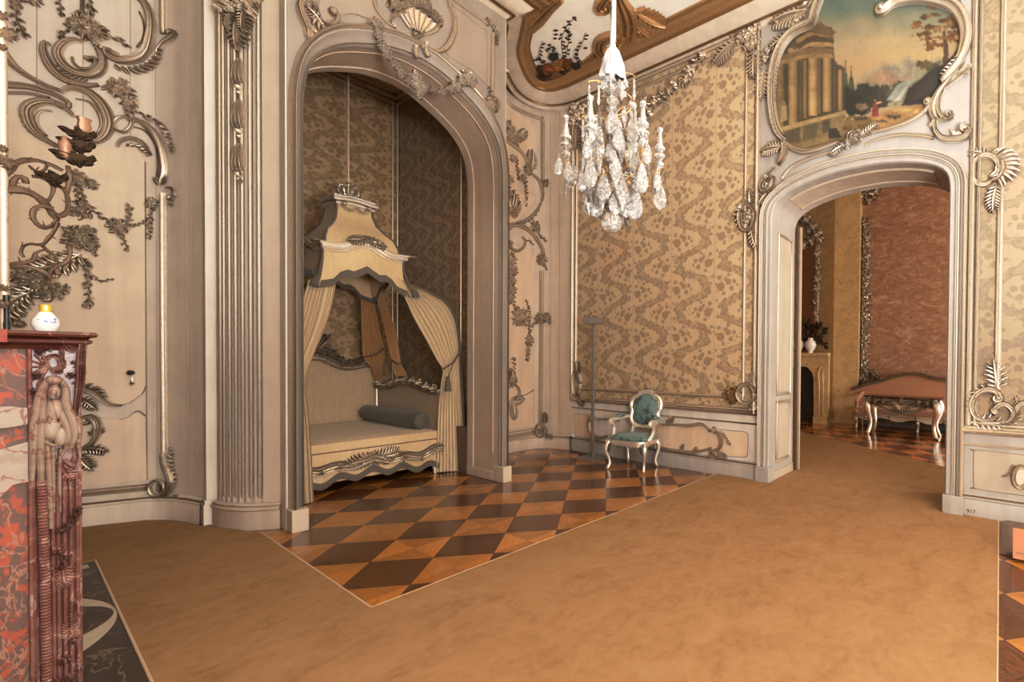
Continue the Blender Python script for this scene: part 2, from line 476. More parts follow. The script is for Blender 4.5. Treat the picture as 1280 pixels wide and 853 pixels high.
def m_carpet():
    t = NT('camel carpet'); p = t.pos()
    f = t.math('ADD', t.math('MULTIPLY', t.noise(t.vm('MULTIPLY', p, (1, 1.5, 1)), 3.2, 6, .68, .8), .62), t.math('MULTIPLY', t.noise(p, 16, 4, .7), .4))
    col = t.ramp(f, [(.34, (0.1882, 0.0991, 0.0408)), (.52, (0.2697, 0.1537, 0.0690)), (.76, (0.3387, 0.2070, 0.1035))])
    fz = t.noise(p, 420, 3, .7)
    col = t.mix(t.math('MULTIPLY', t.step(fz, .3, .7), .5), col, (0.3638, 0.2258, 0.1160))
    t.bsdf(Base_Color=col, Roughness=.95, Specular_IOR_Level=.1, Normal=t.bump(fz, .4, .005)); M['carpet'] = t.mat


def m_pink():
    t = NT('salmon damask silk'); p = t.pos()
    st = t.noise(t.vm('MULTIPLY', p, (1, 1.4, 3.2)), 2.0, 5, .6, 1.6)
    col = t.ramp(st, [(.3, (.30, .155, .095)), (.52, (.40, .225, .14)), (.7, (.56, .385, .26))])
    dk = t.math('MULTIPLY', t.step(t.noise(p, 14, 4, .6), .55, .62), .5)
    col = t.mix(dk, col, (.22, .11, .07))
    t.bsdf(Base_Color=col, Roughness=.55); M['pinksilk'] = t.mat


def m_crystal():
    t = NT('rock crystal'); p = t.pos()
    gl = t.n('ShaderNodeBsdfPrincipled')
    for k, v in (('Base Color', (.97, .95, .92, 1)), ('Roughness', .03), ('IOR', 1.5), ('Transmission Weight', 1.0), ('Specular IOR Level', .9)):
        gl.inputs[k].default_value = v
    df = t.n('ShaderNodeBsdfPrincipled'); df.inputs['Base Color'].default_value = (.74, .71, .67, 1); df.inputs['Roughness'].default_value = .18
    df.inputs['Specular IOR Level'].default_value = 1.0
    mx = t.n('ShaderNodeMixShader'); t.put(mx.inputs[0], t.math('ADD', .20, t.math('MULTIPLY', t.step(t.noise(p, 60, 2), .45, .6), .30)))
    t.t.links.new(gl.outputs[0], mx.inputs[1]); t.t.links.new(df.outputs[0], mx.inputs[2]); t.t.links.new(mx.outputs[0], t.out.inputs[0])
    M['crystal'] = t.mat


m_carpet(); m_pink(); m_crystal()
# ---------------------------------------------------------------- carved ornament drawn in the plane of a surface
PROF = {
 'scroll': [(-1, 0), (-.97, .7), (-.85, .95), (-.66, .92), (-.52, .55), (-.40, .52), (-.28, .78), (-.1, .86), (.06, .5), (.2, .46), (.36, .74), (.5, .98), (.7, 1.08), (.9, .8), (1, 0)],
 'reed': [(-1, 0), (-.92, .5), (-.72, .62), (-.55, .42), (-.35, .8), (0, 1), (.35, .8), (.55, .42), (.72, .62), (.92, .5), (1, 0)],
 'round': [(-1, 0), (-.9, .5), (-.6, .85), (0, 1), (.6, .85), (.9, .5), (1, 0)],
 'line': [(-1, 0), (-.6, 1), (.6, 1), (1, 0)],
}


def spiral(end, tang, r, turn, n=16, turns=1.15):
    """points of a closing volute starting at end, heading tang (Vector), curling left (turn=1) or right (-1)"""
    nrm = V((-tang.y, tang.x)) * turn
    out = []; p = V(end); d = math.atan2(tang.y, tang.x); R = r
    tot = turns * 2 * PI; st = tot / n
    for i in range(n):
        rr = r * (1 - .8 * i / n)
        d += turn * st; p = p + V((math.cos(d), math.sin(d))) * rr * st
        out.append(p.copy())
    return out


def band(mb, S, P, w, h=None, prof='scroll', c0=0, c1=0, base=0.0, raw=False, step=None):
    """moulding along P (pixels unless raw); w = half width in metres (number or list along the path); c0/c1 = volute radius at each end, signed"""
    pts = [V(p) for p in P] if raw else [S.m(*p) for p in P]
    W = w if isinstance(w, (list, tuple)) else [w, w]
    wm = max(W)
    pts = smooth_path(pts, step or max(wm * .9, .006))
    if c1:
        t = (pts[-1] - pts[-2]).normalized(); pts = pts + spiral(pts[-1], t, abs(c1), 1 if c1 > 0 else -1)
    if c0:
        t = (pts[0] - pts[1]).normalized(); pts = list(reversed(spiral(pts[0], t, abs(c0), 1 if c0 > 0 else -1))) + pts
    n = len(pts); rows = []
    pr = PROF[prof]; hh = h if h else wm * .9
    for i in range(n):
        t = (pts[min(i + 1, n - 1)] - pts[max(i - 1, 0)])
        t = t.normalized() if t.length > 1e-9 else V((1, 0))
        nn = V((-t.y, t.x)); ww = lerp_list(list(W), i / (n - 1)); k = ww / wm
        rows.append([S.at(pts[i].x + nn.x * q * ww, pts[i].y + nn.y * q * ww, base + z * hh * (.35 + .65 * k)) for q, z in pr])
    o = len(mb.v); mb.grid(rows); m = len(pr)
    mb.f.append(tuple(range(o, o + m))); mb.f.append(tuple(range(o + (n - 1) * m, o + n * m))); mb.fc += [None, None]
    for cc, e in ((c0, pts[0]), (c1, pts[-1])):
        if cc: dome(mb, S, e, abs(cc) * .35 + wm * .35, hh * 1.15)
    return pts


def dome(mb, S, p, r, h, n=8):
    rows = [[S.at(p.x + math.cos(2 * PI * j / n) * r * math.sin(a), p.y + math.sin(2 * PI * j / n) * r * math.sin(a), h * math.cos(a)) for j in range(n)] for a in (PI / 2, PI / 3, PI / 6, .05)]
    mb.grid(rows, True)


def leaf(mb, S, p, ang, L, W, h, bend=0.0, base=0.0):
    k = 6; rows = []; q = V((p[0], p[1])); a = ang
    for i in range(k + 1):
        t = i / k; w = W * (math.sin(PI * min(1, t * .92 + .06)) ** .8) * (1 - .25 * t)
        n = V((-math.sin(a), math.cos(a))); z = base + h * (.45 + .9 * math.sin(PI * t * .8))
        rows.append([S.at(*(q - n * w), base + .15 * h), S.at(*(q - n * w * .5), z * .8), S.at(*q, z * .72), S.at(*(q + n * w * .5), z * .85), S.at(*(q + n * w), base + .15 * h)])
        q = q + V((math.cos(a), math.sin(a))) * (L / k); a += bend / k
    mb.grid(rows)


def acanth(mb, S, p, ang, L, h, bend=0.0, n=5, spread=1.0, wid=.085):
    """plume of leaflets fanning from a stem"""
    q = V((p[0], p[1])); a = ang
    leaf(mb, S, q, a, L, L * wid, h, bend)
    n += 2
    for i in range(n):
        t = (i + .4) / n; b = a + bend * t * .5
        pp = q + V((math.cos(b), math.sin(b))) * L * t * .82
        l = L * (.30 + .16 * math.sin(PI * t)) * (1 - .35 * t)
        for sd in (-1, 1):
            leaf(mb, S, pp, a + bend * t + sd * spread * (.75 - .25 * t), l, l * .19, h * .75, sd * (.9 - .3 * t) + bend * .3)


def flower(mb, S, p, r, h, n=5, ph=0.0, base=0.0):
    m = n * 3; rows = []
    for k, (rr, z, am) in enumerate(((1, .12, .28), (.82, .62, .2), (.55, .85, .12), (.36, .55, .05), (.26, .95, 0), (.02, 1.1, 0))):
        rows.append([S.at(p[0] + math.cos(2 * PI * j / m + ph) * r * rr * (1 - am + am * math.cos(n * 2 * PI * j / m)), p[1] + math.sin(2 * PI * j / m + ph) * r * rr * (1 - am + am * math.cos(n * 2 * PI * j / m)), base + h * z * (1 + .2 * math.cos(n * 2 * PI * j / m) * (k in (1, 2)))) for j in range(m)])
    mb.grid(rows, True)


def spray(mb, S, P, size, seed=1, raw=False, h=None, fl=.3, stem=True, dens=1.0):
    """a garland along P: stem with leaves, small flowers and buds"""
    R = random.Random(seed)
    pts = [V(p) for p in P] if raw else [S.m(*p) for p in P]
    pts = smooth_path(pts, size * .45); h = h or size * .55
    if stem: band(mb, S, pts, size * .09, size * .14, 'line', raw=True, step=size * .4)
    for i in range(0, len(pts), max(1, int(1 / dens))):
        p = pts[i]; t = (pts[min(i + 1, len(pts) - 1)] - pts[max(0, i - 1)]); a = math.atan2(t.y, t.x)
        sd = 1 if i % 2 else -1; l = size * R.uniform(.7, 1.15)
        leaf(mb, S, p, a + sd * R.uniform(.5, 1.2), l * .8, l * .22, h, -sd * R.uniform(.2, 1.5))
        if R.random() < fl:
            o = V((R.uniform(-.4, .4), R.uniform(-.4, .4))) * size
            (rose if R.random() < .4 else flower)(mb, S, p + o, size * R.uniform(.3, .48), h * 1.3, **({'ph': R.uniform(0, 3)}))
    t = pts[-1] - pts[-2]; leaf(mb, S, pts[-1], math.atan2(t.y, t.x), size * .9, size * .2, h, .2)


def rose(mb, S, p, r, h, ph=0.0, base=0.0):
    """round rose: a spiral of overlapping cupped petals"""
    rows = []; m = 16
    for k, (q, z) in enumerate(((1.0, .10), (.97, .42), (.80, .62), (.70, .40), (.66, .70), (.50, .88), (.42, .58), (.36, .95), (.16, 1.08), (.02, .8))):
        rows.append([S.at(p[0] + math.cos(2 * PI * j / m + ph) * r * q * (1 + .10 * math.cos(3 * 2 * PI * j / m + k * 1.3)), p[1] + math.sin(2 * PI * j / m + ph) * r * q * (1 + .10 * math.cos(3 * 2 * PI * j / m + k * 1.3)), base + h * z * (1 + .14 * math.cos(3 * 2 * PI * j / m + k * 1.3 + .8))) for j in range(m)])
    mb.grid(rows, True)


def cluster(mb, S, u, v, R_px, seed=1, n=7, raw=None, leaves=10, h=None, base=0.0):
    """bunch of roses, small flowers and short curled leaves of radius R_px pixels"""
    R = random.Random(seed); c = S.m(u, v) if raw is None else V(raw); r = R_px * S.px(u, v) if raw is None else R_px
    h = h or r * .6
    for i in range(leaves):
        a = 2 * PI * (i + R.random() * .7) / leaves
        leaf(mb, S, c + V((math.cos(a), math.sin(a))) * r * .5, a + R.uniform(-.5, .5), r * R.uniform(.42, .72), r * R.uniform(.13, .18), h * .6, R.uniform(-1.3, 1.3), base)
    for i in range(n):
        a = 2 * PI * i / max(1, n - 1) + R.random() * .7; d = 0 if i == 0 else r * R.uniform(.46, .66)
        f = r * (R.uniform(.28, .40) if i else .46); q = c + V((math.cos(a), math.sin(a))) * d
        if i == 0 or R.random() < .55: rose(mb, S, q, f, h * (1.2 if i == 0 else .95), R.random() * 3, base)
        else: flower(mb, S, q, f, h * .95, R.choice((5, 6)), R.random() * 3, base)
    for i in range(max(2, n // 2)):
        a = R.uniform(0, 2 * PI); q = c + V((math.cos(a), math.sin(a))) * r * R.uniform(.8, 1.05)
        band(mb, S, [c + V((math.cos(a), math.sin(a))) * r * .5, q], r * .035, r * .06, 'line', raw=True, step=r * .3, base=base)
        dome(mb, S, q, r * .12, h * .5 + base, 6)


def comb(mb, S, P, L, side=1, n=8, h=.02, raw=False, bend=.6, lean=.4):
    """frill of lobes along one side of a path"""
    pts = [V(p) for p in P] if raw else [S.m(*p) for p in P]
    tot = smooth_path(pts, .004)
    for i in range(n):
        k = int((i + .5) / n * (len(tot) - 1)); p = tot[k]; t = tot[min(k + 1, len(tot) - 1)] - tot[max(0, k - 1)]
        a = math.atan2(t.y, t.x) + side * (PI / 2 - lean)
        l = L * (.55 + .45 * math.sin(PI * (i + .5) / n))
        leaf(mb, S, p, a, l, l * .26, h, -side * bend)


def rect_band(mb, S, a0, a1, z0, z1, w, h, prof='reed'):
    for p, q in (((a0, z0), (a1, z0)), ((a1, z0), (a1, z1)), ((a1, z1), (a0, z1)), ((a0, z1), (a0, z0))):
        d = (V(q) - V(p)).normalized() * w
        band(mb, S, [V(p) - d, V(q) + d], w, h, prof, raw=True, step=.25)


def ornament(name, fn, mat, label, cat='wall ornament', group=None):
    LIFT[0] = .007; mb = MB(); fn(mb); LIFT[0] = 0.0
    return tag(mb.obj(name, mat, sharp=50), label, cat, group)
# ---------------------------------------------------------------- the room shell
XR, XD, YS, XL = 5.37, 6.13, -5.6, -.45          # right wall, far face of its door reveal, wall behind the camera, left wall
ZC = 6.17
LB = [(XL, 7.24), (.363, 6.892), (.757, 6.722), (.84, 6.64), (.905, 6.52), (.965, 6.35), (1.019, 6.119)]
SLB = Surf(LB)                                                             # left bay
SBF = Surf([(1.395, 5.285), (3.515, 5.285)])                               # face of the alcove block
RBP = [(3.92, 6.12), (3.97, 6.35), (4.03, 6.52), (4.11, 6.66), (4.2, 6.74), (4.53, 6.80), (5.04, 6.775), (5.14, 6.73), (5.22, 6.64), (5.28, 6.52), (5.325, 6.35), (5.36, 6.17)]
SRB = Surf(RBP)                                                            # right bay and rounded corner
SRW = Surf([(XR, 6.2), (XR, YS)])                                          # right wall, a = 6.2 - y
RY = lambda y: 6.2 - y
XC, YF, YB = 2.462, 5.285, 5.98
AIN = [(0, 4.735), (.13, 4.728), (.28, 4.69), (.42, 4.63), (.56, 4.56), (.68, 4.485), (.78, 4.395), (.86, 4.29), (.915, 4.17), (.945, 4.03), (.96, 3.88), (.964, 3.7)]
AOUT = [(0, 4.935), (.17, 4.922), (.34, 4.875), (.52, 4.80), (.68, 4.71), (.80, 4.60), (.89, 4.48), (.96, 4.35), (1.01, 4.2), (1.04, 4.05), (1.055, 3.9), (1.06, 3.7)]
DC = 1.455
DIN = [(0, 3.772), (.2, 3.768), (.4, 3.745), (.6, 3.705), (.76, 3.655), (.87, 3.60), (.94, 3.54), (.98, 3.46), (.992, 3.36)]
DOUT = [(0, 3.912), (.24, 3.905), (.46, 3.872), (.66, 3.83), (.83, 3.77), (.97, 3.69), (1.07, 3.60), (1.13, 3.48), (1.147, 3.36)]


def half(pts, k=10):
    """smoothed half outline from apex to foot, always the same count"""
    return [V(p) for p in smooth_path([V(p) for p in pts], .02)]


def resample(pts, n):
    L = [0]
    for i in range(1, len(pts)): L.append(L[-1] + (pts[i] - pts[i - 1]).length)
    out = []; j = 0
    for i in range(n):
        d = L[-1] * i / (n - 1)
        while j < len(L) - 2 and d > L[j + 1]: j += 1
        out.append(pts[j].lerp(pts[j + 1], (d - L[j]) / max(1e-9, L[j + 1] - L[j])))
    return out


def arch_outline(pts, zb, n=22):
    """full outline left foot -> apex -> right foot as (x, z) about the arch centre"""
    h = resample(half(pts), n)
    foot = V((pts[-1][0], zb))
    L = [V((-p.x, p.y)) for p in reversed(h)]
    return [V((-foot.x, zb))] + L + h[1:] + [foot]


def wall_hole(name, outer, hole, mp, mat):
    """flat wall with an opening cut from its bottom edge: outer is x0,x1,z0,z1"""
    x0, x1, z0, z1 = outer
    pg = [(x0, z0)] + [tuple(p) for p in hole] + [(x1, z0), (x1, z1), (x0, z1)]
    t = geometry.tessellate_polygon([[V((x, z, 0)) for x, z in pg]])
    mb = MB(); mb.add([mp(x, z) for x, z in pg], t)
    return struct(mb.obj(name, mat, smooth=False))


def ruled(mb, ins, outs, prof, mp):
    """moulding between two outlines; prof = (t from inner to outer, height)"""
    mb.grid([[mp(*(a.lerp(b, t)), h) for t, h in prof] for a, b in zip(ins, outs)])


# floors
mb = MB(); mb.add([(XL - .3, YS, 0), (XR + .4, YS, 0), (XR + .4, 9, 0), (XL - .3, 9, 0)], [(0, 1, 2, 3)])
struct(mb.obj('floor', M['parquet'], smooth=False))
mb = MB(); mb.add([(XR + .4, YS, 0), (12.2, YS, 0), (12.2, 7, 0), (XR + .4, 7, 0)], [(0, 1, 2, 3)])
struct(mb.obj('floor_next_room', M['parquet2'], smooth=False))
# ceiling
mb = MB(); mb.add([(XL - .3, YS, ZC), (XR + .2, YS, ZC), (XR + .2, 9, ZC), (XL - .3, 9, ZC)], [(0, 1, 2, 3)])
struct(mb.obj('ceiling', M['ceil'], smooth=False))


def strip_wall(name, plan, z0, z1, mat, n=1):
    S = Surf(plan); mb = MB()
    mb.grid([[S.at(a, z) for z in (z0, z1)] for a in S.L]); return struct(mb.obj(name, mat, sharp=50))


strip_wall('wall_left_bay', LB, 0, ZC, M['cream_left_lit'])
strip_wall('wall_right_bay', RBP + [(XR, 6.13)], 0, ZC, M['cream'])
mb = MB(); LW = (.5, 2.3)                                               # left wall with an invented, unseen window opening added for side light
mb.box(XL - .2, XL, LW[1], 7.3, 0, ZC); mb.box(XL - .2, XL, YS, LW[0], 0, ZC); mb.box(XL - .2, XL, *LW, 0, .5); mb.box(XL - .2, XL, *LW, 4.6, ZC)
struct(mb.obj('wall_left', M['cream'], smooth=False))
mb = MB()
for y in (LW[0], sum(LW) / 2 - .03, LW[1] - .07): mb.box(XL - .18, XL - .12, y, y + .07, .5, 4.6)
for z in (.5, 1.5, 2.5, 3.5, 4.53): mb.box(XL - .175, XL - .125, *LW, z, z + .05)
struct(mb.obj('window_6', M['paintg'], smooth=False))  # bars of the added window, no window is known on this side
# right wall with the doorway
HD = [(p.x + DC, p.y) for p in arch_outline(DIN, 0)]
wall_hole('wall_right', (YS, 6.2, 0, ZC), HD, lambda y, z: (XR, y, z), M['paintg'])
wall_hole('wall_right_far_side', (YS, 6.9, 0, ZC), HD, lambda y, z: (XD, y, z), M['sienna'])
mb = MB(); mb.grid([[(XR, y, z), (XD, y, z)] for y, z in HD]); struct(mb.obj('door_1_reveal', M['paintg_dim'], sharp=30))
# wall behind the camera with three windows
WX = [(.25, 1.55), (1.95, 3.25), (3.65, 4.95)]
mb = MB(); xs = [XL] + [x for w in WX for x in w] + [XR]
for i in range(0, len(xs), 2): mb.box(xs[i], xs[i + 1], YS - .25, YS, 0, ZC)
for a, b in WX: mb.box(a, b, YS - .25, YS, 0, .5); mb.box(a, b, YS - .25, YS, 4.4, ZC)
struct(mb.obj('wall_back', M['cream'], smooth=False))
for k, (a, b) in enumerate(WX):
    mb = MB()
    for x in (a, (a + b) / 2 - .03, b - .07): mb.box(x, x + .07, YS - .2, YS - .14, .5, 4.4)
    for z in (.5, 1.4, 2.4, 3.4, 4.33): mb.box(a, b, YS - .195, YS - .145, z, z + .05)
    struct(mb.obj('window_%d' % (k + 1), M['paintg'], smooth=False))

# alcove block face with the arch, its soffit and the inside of the alcove
HA = [(p.x + XC, p.y) for p in arch_outline(AIN, 0)]
wall_hole('wall_alcove_face', (1.395, 3.515, 0, ZC), HA, lambda x, z: (x, YF, z), M['cream_arch_dim'])
# reveal: plain margins and a sunk field with silver lines
mb = MB(); sil = MB()
prof = [(0, 0), (.16, 0), (.165, .012), (.80, .012), (.805, 0), (1, 0)]
ol = arch_outline(AIN, .0)
rows = []
for i, p in enumerate(ol):
    q = ol[min(i + 1, len(ol) - 1)] - ol[max(0, i - 1)]; q = q.normalized() if q.length else V((0, 1)); nn = V((-q.y, q.x))
    rows.append([(p.x + XC + nn.x * o, YF + (YB - YF) * t, p.y + nn.y * o) for t, o in prof])
mb.grid(rows); struct(mb.obj('trim_alcove_reveal', M['cream'], sharp=30))
for t0 in (.16,):
    rows = []
    for i, p in enumerate(ol):
        q = ol[min(i + 1, len(ol) - 1)] - ol[max(0, i - 1)]; nn = V((-q.y, q.x)).normalized()
        if p.y < .35: p = V((p.x, .35))
        rows.append([(p.x + XC - nn.x * o, YF + (YB - YF) * (t0 + dt), p.y - nn.y * o) for dt, o in ((-.011, 0), (-.005, .006), (.005, .006), (.011, 0))])
    sil.grid(rows)
struct(sil.obj('trim_alcove_line', M['panel']))
AX0, AX1, AYB, AZ = 1.45, 3.6, 8.36, 5.85
mb = MB(); mb.add([(AX0, AYB, 0), (AX1, AYB, 0), (AX1, AYB, AZ), (AX0, AYB, AZ)], [(0, 1, 2, 3)]); struct(mb.obj('wall_alcove_back', M['damask_bed'], smooth=False))
mb = MB(); mb.add([(AX1, AYB, 0), (AX1, YB, 0), (AX1, YB, AZ), (AX1, AYB, AZ)], [(0, 1, 2, 3)]); struct(mb.obj('wall_alcove_right', M['damask_side'], smooth=False))
mb = MB(); mb.add([(AX0, AYB, 0), (AX0, YB, 0), (AX0, YB, AZ), (AX0, AYB, AZ)], [(0, 1, 2, 3)]); struct(mb.obj('wall_alcove_left', M['damask_side'], smooth=False))
hb = [(p.x + XC, p.y) for p in arch_outline(AIN, 0)]
wall_hole('wall_alcove_inner_face', (AX0, AX1, 0, AZ), hb, lambda x, z: (x, YB, z), M['damask_bed'])
mb = MB(); mb.add([(AX0, YB, AZ), (AX1, YB, AZ), (AX1, AYB, AZ), (AX0, AYB, AZ)], [(0, 1, 2, 3)]); struct(mb.obj('ceiling_alcove', M['silverd'], smooth=False))
mb = MB()
for k, (o, z) in enumerate(((.03, AZ - .16), (.07, AZ - .10), (.13, AZ - .03))):
    mb.box(AX0, AX1, AYB - o, AYB, z, z + .035 + .02 * k); mb.box(AX1 - o, AX1, YB, AYB, z, z + .035 + .02 * k)
struct(mb.obj('trim_alcove_cornice', M['silverd'], smooth=False))
mb = MB()
for x, y in ((AX1 - .03, AYB - .07), (AX1 - .085, AYB - .03)): mb.tube([(x, y, 0), (x, y, AZ - .16)], .014, 8)
mb.tube([(AX1 - .02, 6.42, .9), (AX1 - .02, 6.42, AZ - .16)], .014, 8)
struct(mb.obj('trim_alcove_rods', M['silverd']))
mb = MB(); mb.box(AX1 - .03, AX1, YB, AYB, 0, .85); mb.box(AX1 - .05, AX1, YB, AYB, .85, .91); mb.box(AX0, AX1, AYB - .02, AYB, 0, .85)
mb.box(3.43, 3.6, YB + .02, YB + .4, 0, .62)
struct(mb.obj('baseboard_alcove', M['brownwood'], smooth=False))

# moulded arch frame of the alcove
zb = .0
ai, ao = arch_outline(AIN, .2), arch_outline(AOUT, .2)
mp = lambda x, z, h: (x + XC, YF - h, z)
mb = MB(); ruled(mb, ai, ao, [(-.02, 0), (0, .03), (.08, .05), (.14, .03), (.2, .022), (.34, .03), (.5, .055), (.62, .075), (.7, .075)], mp)
struct(mb.obj('trim_1', M['cream_arch_dim'], sharp=35))
mb = MB(); ruled(mb, ai, ao, [(.06, .03), (.09, .062), (.13, .06), (.16, .03)], mp)
ruled(mb, ai, ao, [(.68, .06), (.72, .092), (.8, .105), (.88, .098), (.93, .07), (1.0, .04), (1.02, 0)], mp)
struct(mb.obj('trim_2', M['silver'], sharp=35))
mb = MB()
for s in (-1, 1):
    x0, x1 = XC + s * .955, XC + s * 1.075
    mb.box(min(x0, x1), max(x0, x1), YF - .125, YF + .1, 0, .2)
    mb.box(min(x0, x1), max(x0, x1), YF + .1, YB, 0, .12)
struct(mb.obj('baseboard_alcove_plinths', M['cream'], bevel=.006))

# rounded pilasters with silver reeds on both corners of the block
SCL = Surf([(1.085, 5.99), (1.10, 5.86), (1.14, 5.745), (1.195, 5.64), (1.265, 5.555), (1.34, 5.485), (1.394, 5.445)])
SCR = Surf([(2 * XC - .065 - x, y) for x, y in reversed([tuple(p) for p in SCL.p])])


def pilaster(S, name, k):
    m = MB(); r = MB(); A = S.L[-1]; z0, z1 = .21, 5.86; n = 7; e = .035
    pl = [(0, 0)]; w = (A * .80 - e) / n
    for i in range(n):
        a = e + w * i
        pl += [(a, 0), (a + w * .12, 0), (a + w * .2, -.026), (a + w * .5, -.042), (a + w * .8, -.026), (a + w * .88, 0)]
        r.tube([S.at(a + w * .5, .28, -.012), S.at(a + w * .5, .30, -.006), S.at(a + w * .5, 3, -.006), S.at(a + w * .5, z1, -.006)], [.006, w * .19, w * .19, w * .19], 8)
    pl += [(e + w * n, 0), (A, 0)]
    m.grid([[S.at(a, z, o) for z in (z0, .26, z1)] for a, o in pl])
    m.grid([[S.at(a, z, o) for z, o in ((0, .035), (.17, .035), (.185, .05), (.2, .05), (.21, .03), (.225, .04), (.235, .03), (.24, 0))] for a in [A * i / 24 for i in range(25)]])
    o = struct(m.obj('trim_%d' % k, M['cream'], sharp=35)); p = struct(r.obj('trim_%d' % (k + 1), M['silverb']))
    return o


pilaster(SCL, 'left', 3); pilaster(SCR, 'right', 5)
mb = MB()
mb.box(1.02, 1.10, 6.03, 6.14, 0, ZC); mb.box(1.0, 1.115, 6.015, 6.14, 0, .2); mb.box(1.008, 1.108, 6.02, 6.14, .2, .24)
mb.box(1.385, 1.40, 5.30, 5.47, 0, ZC)
mb.box(3.84, 3.92, 6.03, 6.14, 0, ZC); mb.box(3.51, 3.53, 5.30, 5.47, 0, ZC)
struct(mb.obj('trim_7', M['cream_left_lit'], smooth=False))

# moulded door frame on the right wall, panelled reveal, plinths
di, do = arch_outline(DIN, .2), arch_outline(DOUT, .2)
mpd = lambda y, z, h: (XR - h, y + DC, z)
mb = MB(); ruled(mb, di, do, [(-.02, 0), (0, .02), (.08, .035), (.3, .035), (.42, .05), (.5, .045), (.6, .03), (.75, .05), (.9, .06), (1.0, .04), (1.03, 0)], mpd)
struct(mb.obj('trim_8', M['paintg'], sharp=35))
mb = MB(); ruled(mb, di, do, [(.84, .05), (.88, .075), (.95, .078), (1.0, .06), (1.05, .03), (1.06, 0)], mpd)
ruled(mb, di, do, [(.50, .03), (.53, .056), (.59, .056), (.62, .03)], mpd)
struct(mb.obj('trim_9', M['silver'], sharp=35))
mb = MB()
for s in (-1, 1):
    a, b = sorted((DC + s * .975, DC + s * 1.165)); mb.box(XR - .075, XR + .1, a, b, 0, .2)
struct(mb.obj('baseboard_door', M['paintg'], bevel=.006))
mb = MB(); sil = MB()
SDJ = Surf([(XR + .02, DC + .992), (XD, DC + .992)])                      # left reveal of the door, facing the right
for z0, z1 in ((.24, 1.02), (1.12, 3.22)):
    mb.plate(SDJ, [(.2, z0 + .04), (.58, z0 + .04), (.58, z1 - .04), (.2, z1 - .04)], 0, .012)
    rect_band(sil, SDJ, .17, .61, z0, z1, .016, .02)
mb.box(XR + .02, XD, DC + .98, DC + 1.0, 0, .12)
struct(mb.obj('trim_10', M['panel_near_dim'], smooth=False)); struct(sil.obj('trim_11', M['silverd']))
arc = [p for p in arch_outline(DIN, 3.36) if p.y > 3.6]
mb = MB(); a2 = resample(arc, 24)
mb.grid([[(XR + x, p.x + DC, p.y - o) for x, o in ((.15, 0), (.17, .018), (.2, .018), (.21, .006), (.55, .006), (.56, .018), (.6, .018), (.62, 0))] for p in a2])
struct(mb.obj('trim_12', M['panel_near_dim'], sharp=30))
# door leaf folded back into the next room, seen edge on
t = thing('door_leaf', 'narrow dark edge of the open door leaf beside the panelled reveal', 'door', (XD + .06, 2.42, 0))
mb = MB(); mb.box(XD + .015, XD + .065, 2.40, 2.445, .02, 3.45); mb.obj('leaf_edge', M['bronze'], t, smooth=False)
mb = MB(); mb.box(XD + .068, XD + .1, 2.375, 2.43, .02, 3.45); mb.obj('leaf_bead', M['silver'], t, smooth=False)

# baseboards, rails and the cornice
def sweep_plan(mb, plan, prof, closed=False):
    S = Surf(plan); k = len(S.p)
    rows = []
    for i in range(k):
        if 0 < i < k - 1:
            d1 = (S.p[i] - S.p[i - 1]).normalized(); n1 = V((d1.y, -d1.x)); sc = 1 / max(.35, S.n[i].dot(n1))
        else: sc = 1
        rows.append([(S.p[i].x + S.n[i].x * o * sc, S.p[i].y + S.n[i].y * o * sc, z) for o, z in prof])
    mb.grid(rows)


BASEP = [(0, 0), (.03, 0), (.03, .165), (.022, .18), (.03, .187), (.03, .2), (.012, .215), (.02, .222), (.012, .236), (0, .24)]
for nm, plan in (('baseboard_left', LB), ('baseboard_right_bay', RBP), ('baseboard_right', [(XR, 6.17), (XR, DC + 1.15)]), ('baseboard_right_near', [(XR, DC - 1.15), (XR, YS)])):
    mb = MB(); sweep_plan(mb, plan, BASEP); struct(mb.obj(nm, M['cream_left_lit' if 'left' in nm else 'cream' if 'bay' in nm else 'paintg_dim' if 'near' in nm else 'paintg'], sharp=35))
    mb = MB(); sweep_plan(mb, plan, [(.012, .2), (.026, .205), (.026, .222), (.012, .228)]); struct(mb.obj('trim_%d' % (20 + len(bpy.data.meshes)), M['silverd'], sharp=35))

CR_ = smooth_path([V(p) for p in ((3.60, 5.50), (3.74, 5.76), (3.98, 6.16), (4.34, 6.50), (4.62, 6.68), (4.87, 6.73), (5.08, 6.67), (5.23, 6.53), (5.32, 6.33), (XR, 6.05))], .06)
CL_ = [V((2 * XC - p.x, p.y)) for p in reversed(CR_)]
CPLAN = [(XL, YS)] + [tuple(p) for p in CL_] + [(1.395, 5.44), (1.395, 5.285), (3.515, 5.285), (3.515, 5.44)] + [tuple(p) for p in CR_] + [(XR, YS)]
mb = MB(); sweep_plan(mb, CPLAN, [(0, 5.84), (.025, 5.86), (.03, 5.885), (.05, 5.89)]); sweep_plan(mb, CPLAN, [(.075, 5.905), (.10, 5.915), (.16, 5.95), (.22, 6.0), (.245, 6.03)])
struct(mb.obj('trim_cornice', M['cream'], sharp=35))
mb = MB(); sweep_plan(mb, CPLAN, [(.05, 5.885), (.075, 5.88), (.085, 5.895), (.075, 5.91)]); sweep_plan(mb, CPLAN, [(.24, 6.02), (.27, 6.02), (.285, 6.035), (.28, 6.05), (.30, 6.06), (.34, 6.075), (.37, 6.10), (.385, 6.12), (.41, 6.12), (.43, 6.135), (.43, 6.17)])
struct(mb.obj('trim_cornice_gilding', M['gold'], sharp=35))
# ================================================================ left bay: panels, rails, carving
S = SLB
def panel(S, P, mat, name, o=.006, raw=False):
    mb = MB(); pts = [V(p) for p in P] if raw else [S.m(*p) for p in P]
    mb.plate(S, pts, 0, o); return struct(mb.obj(name, mat, smooth=False))

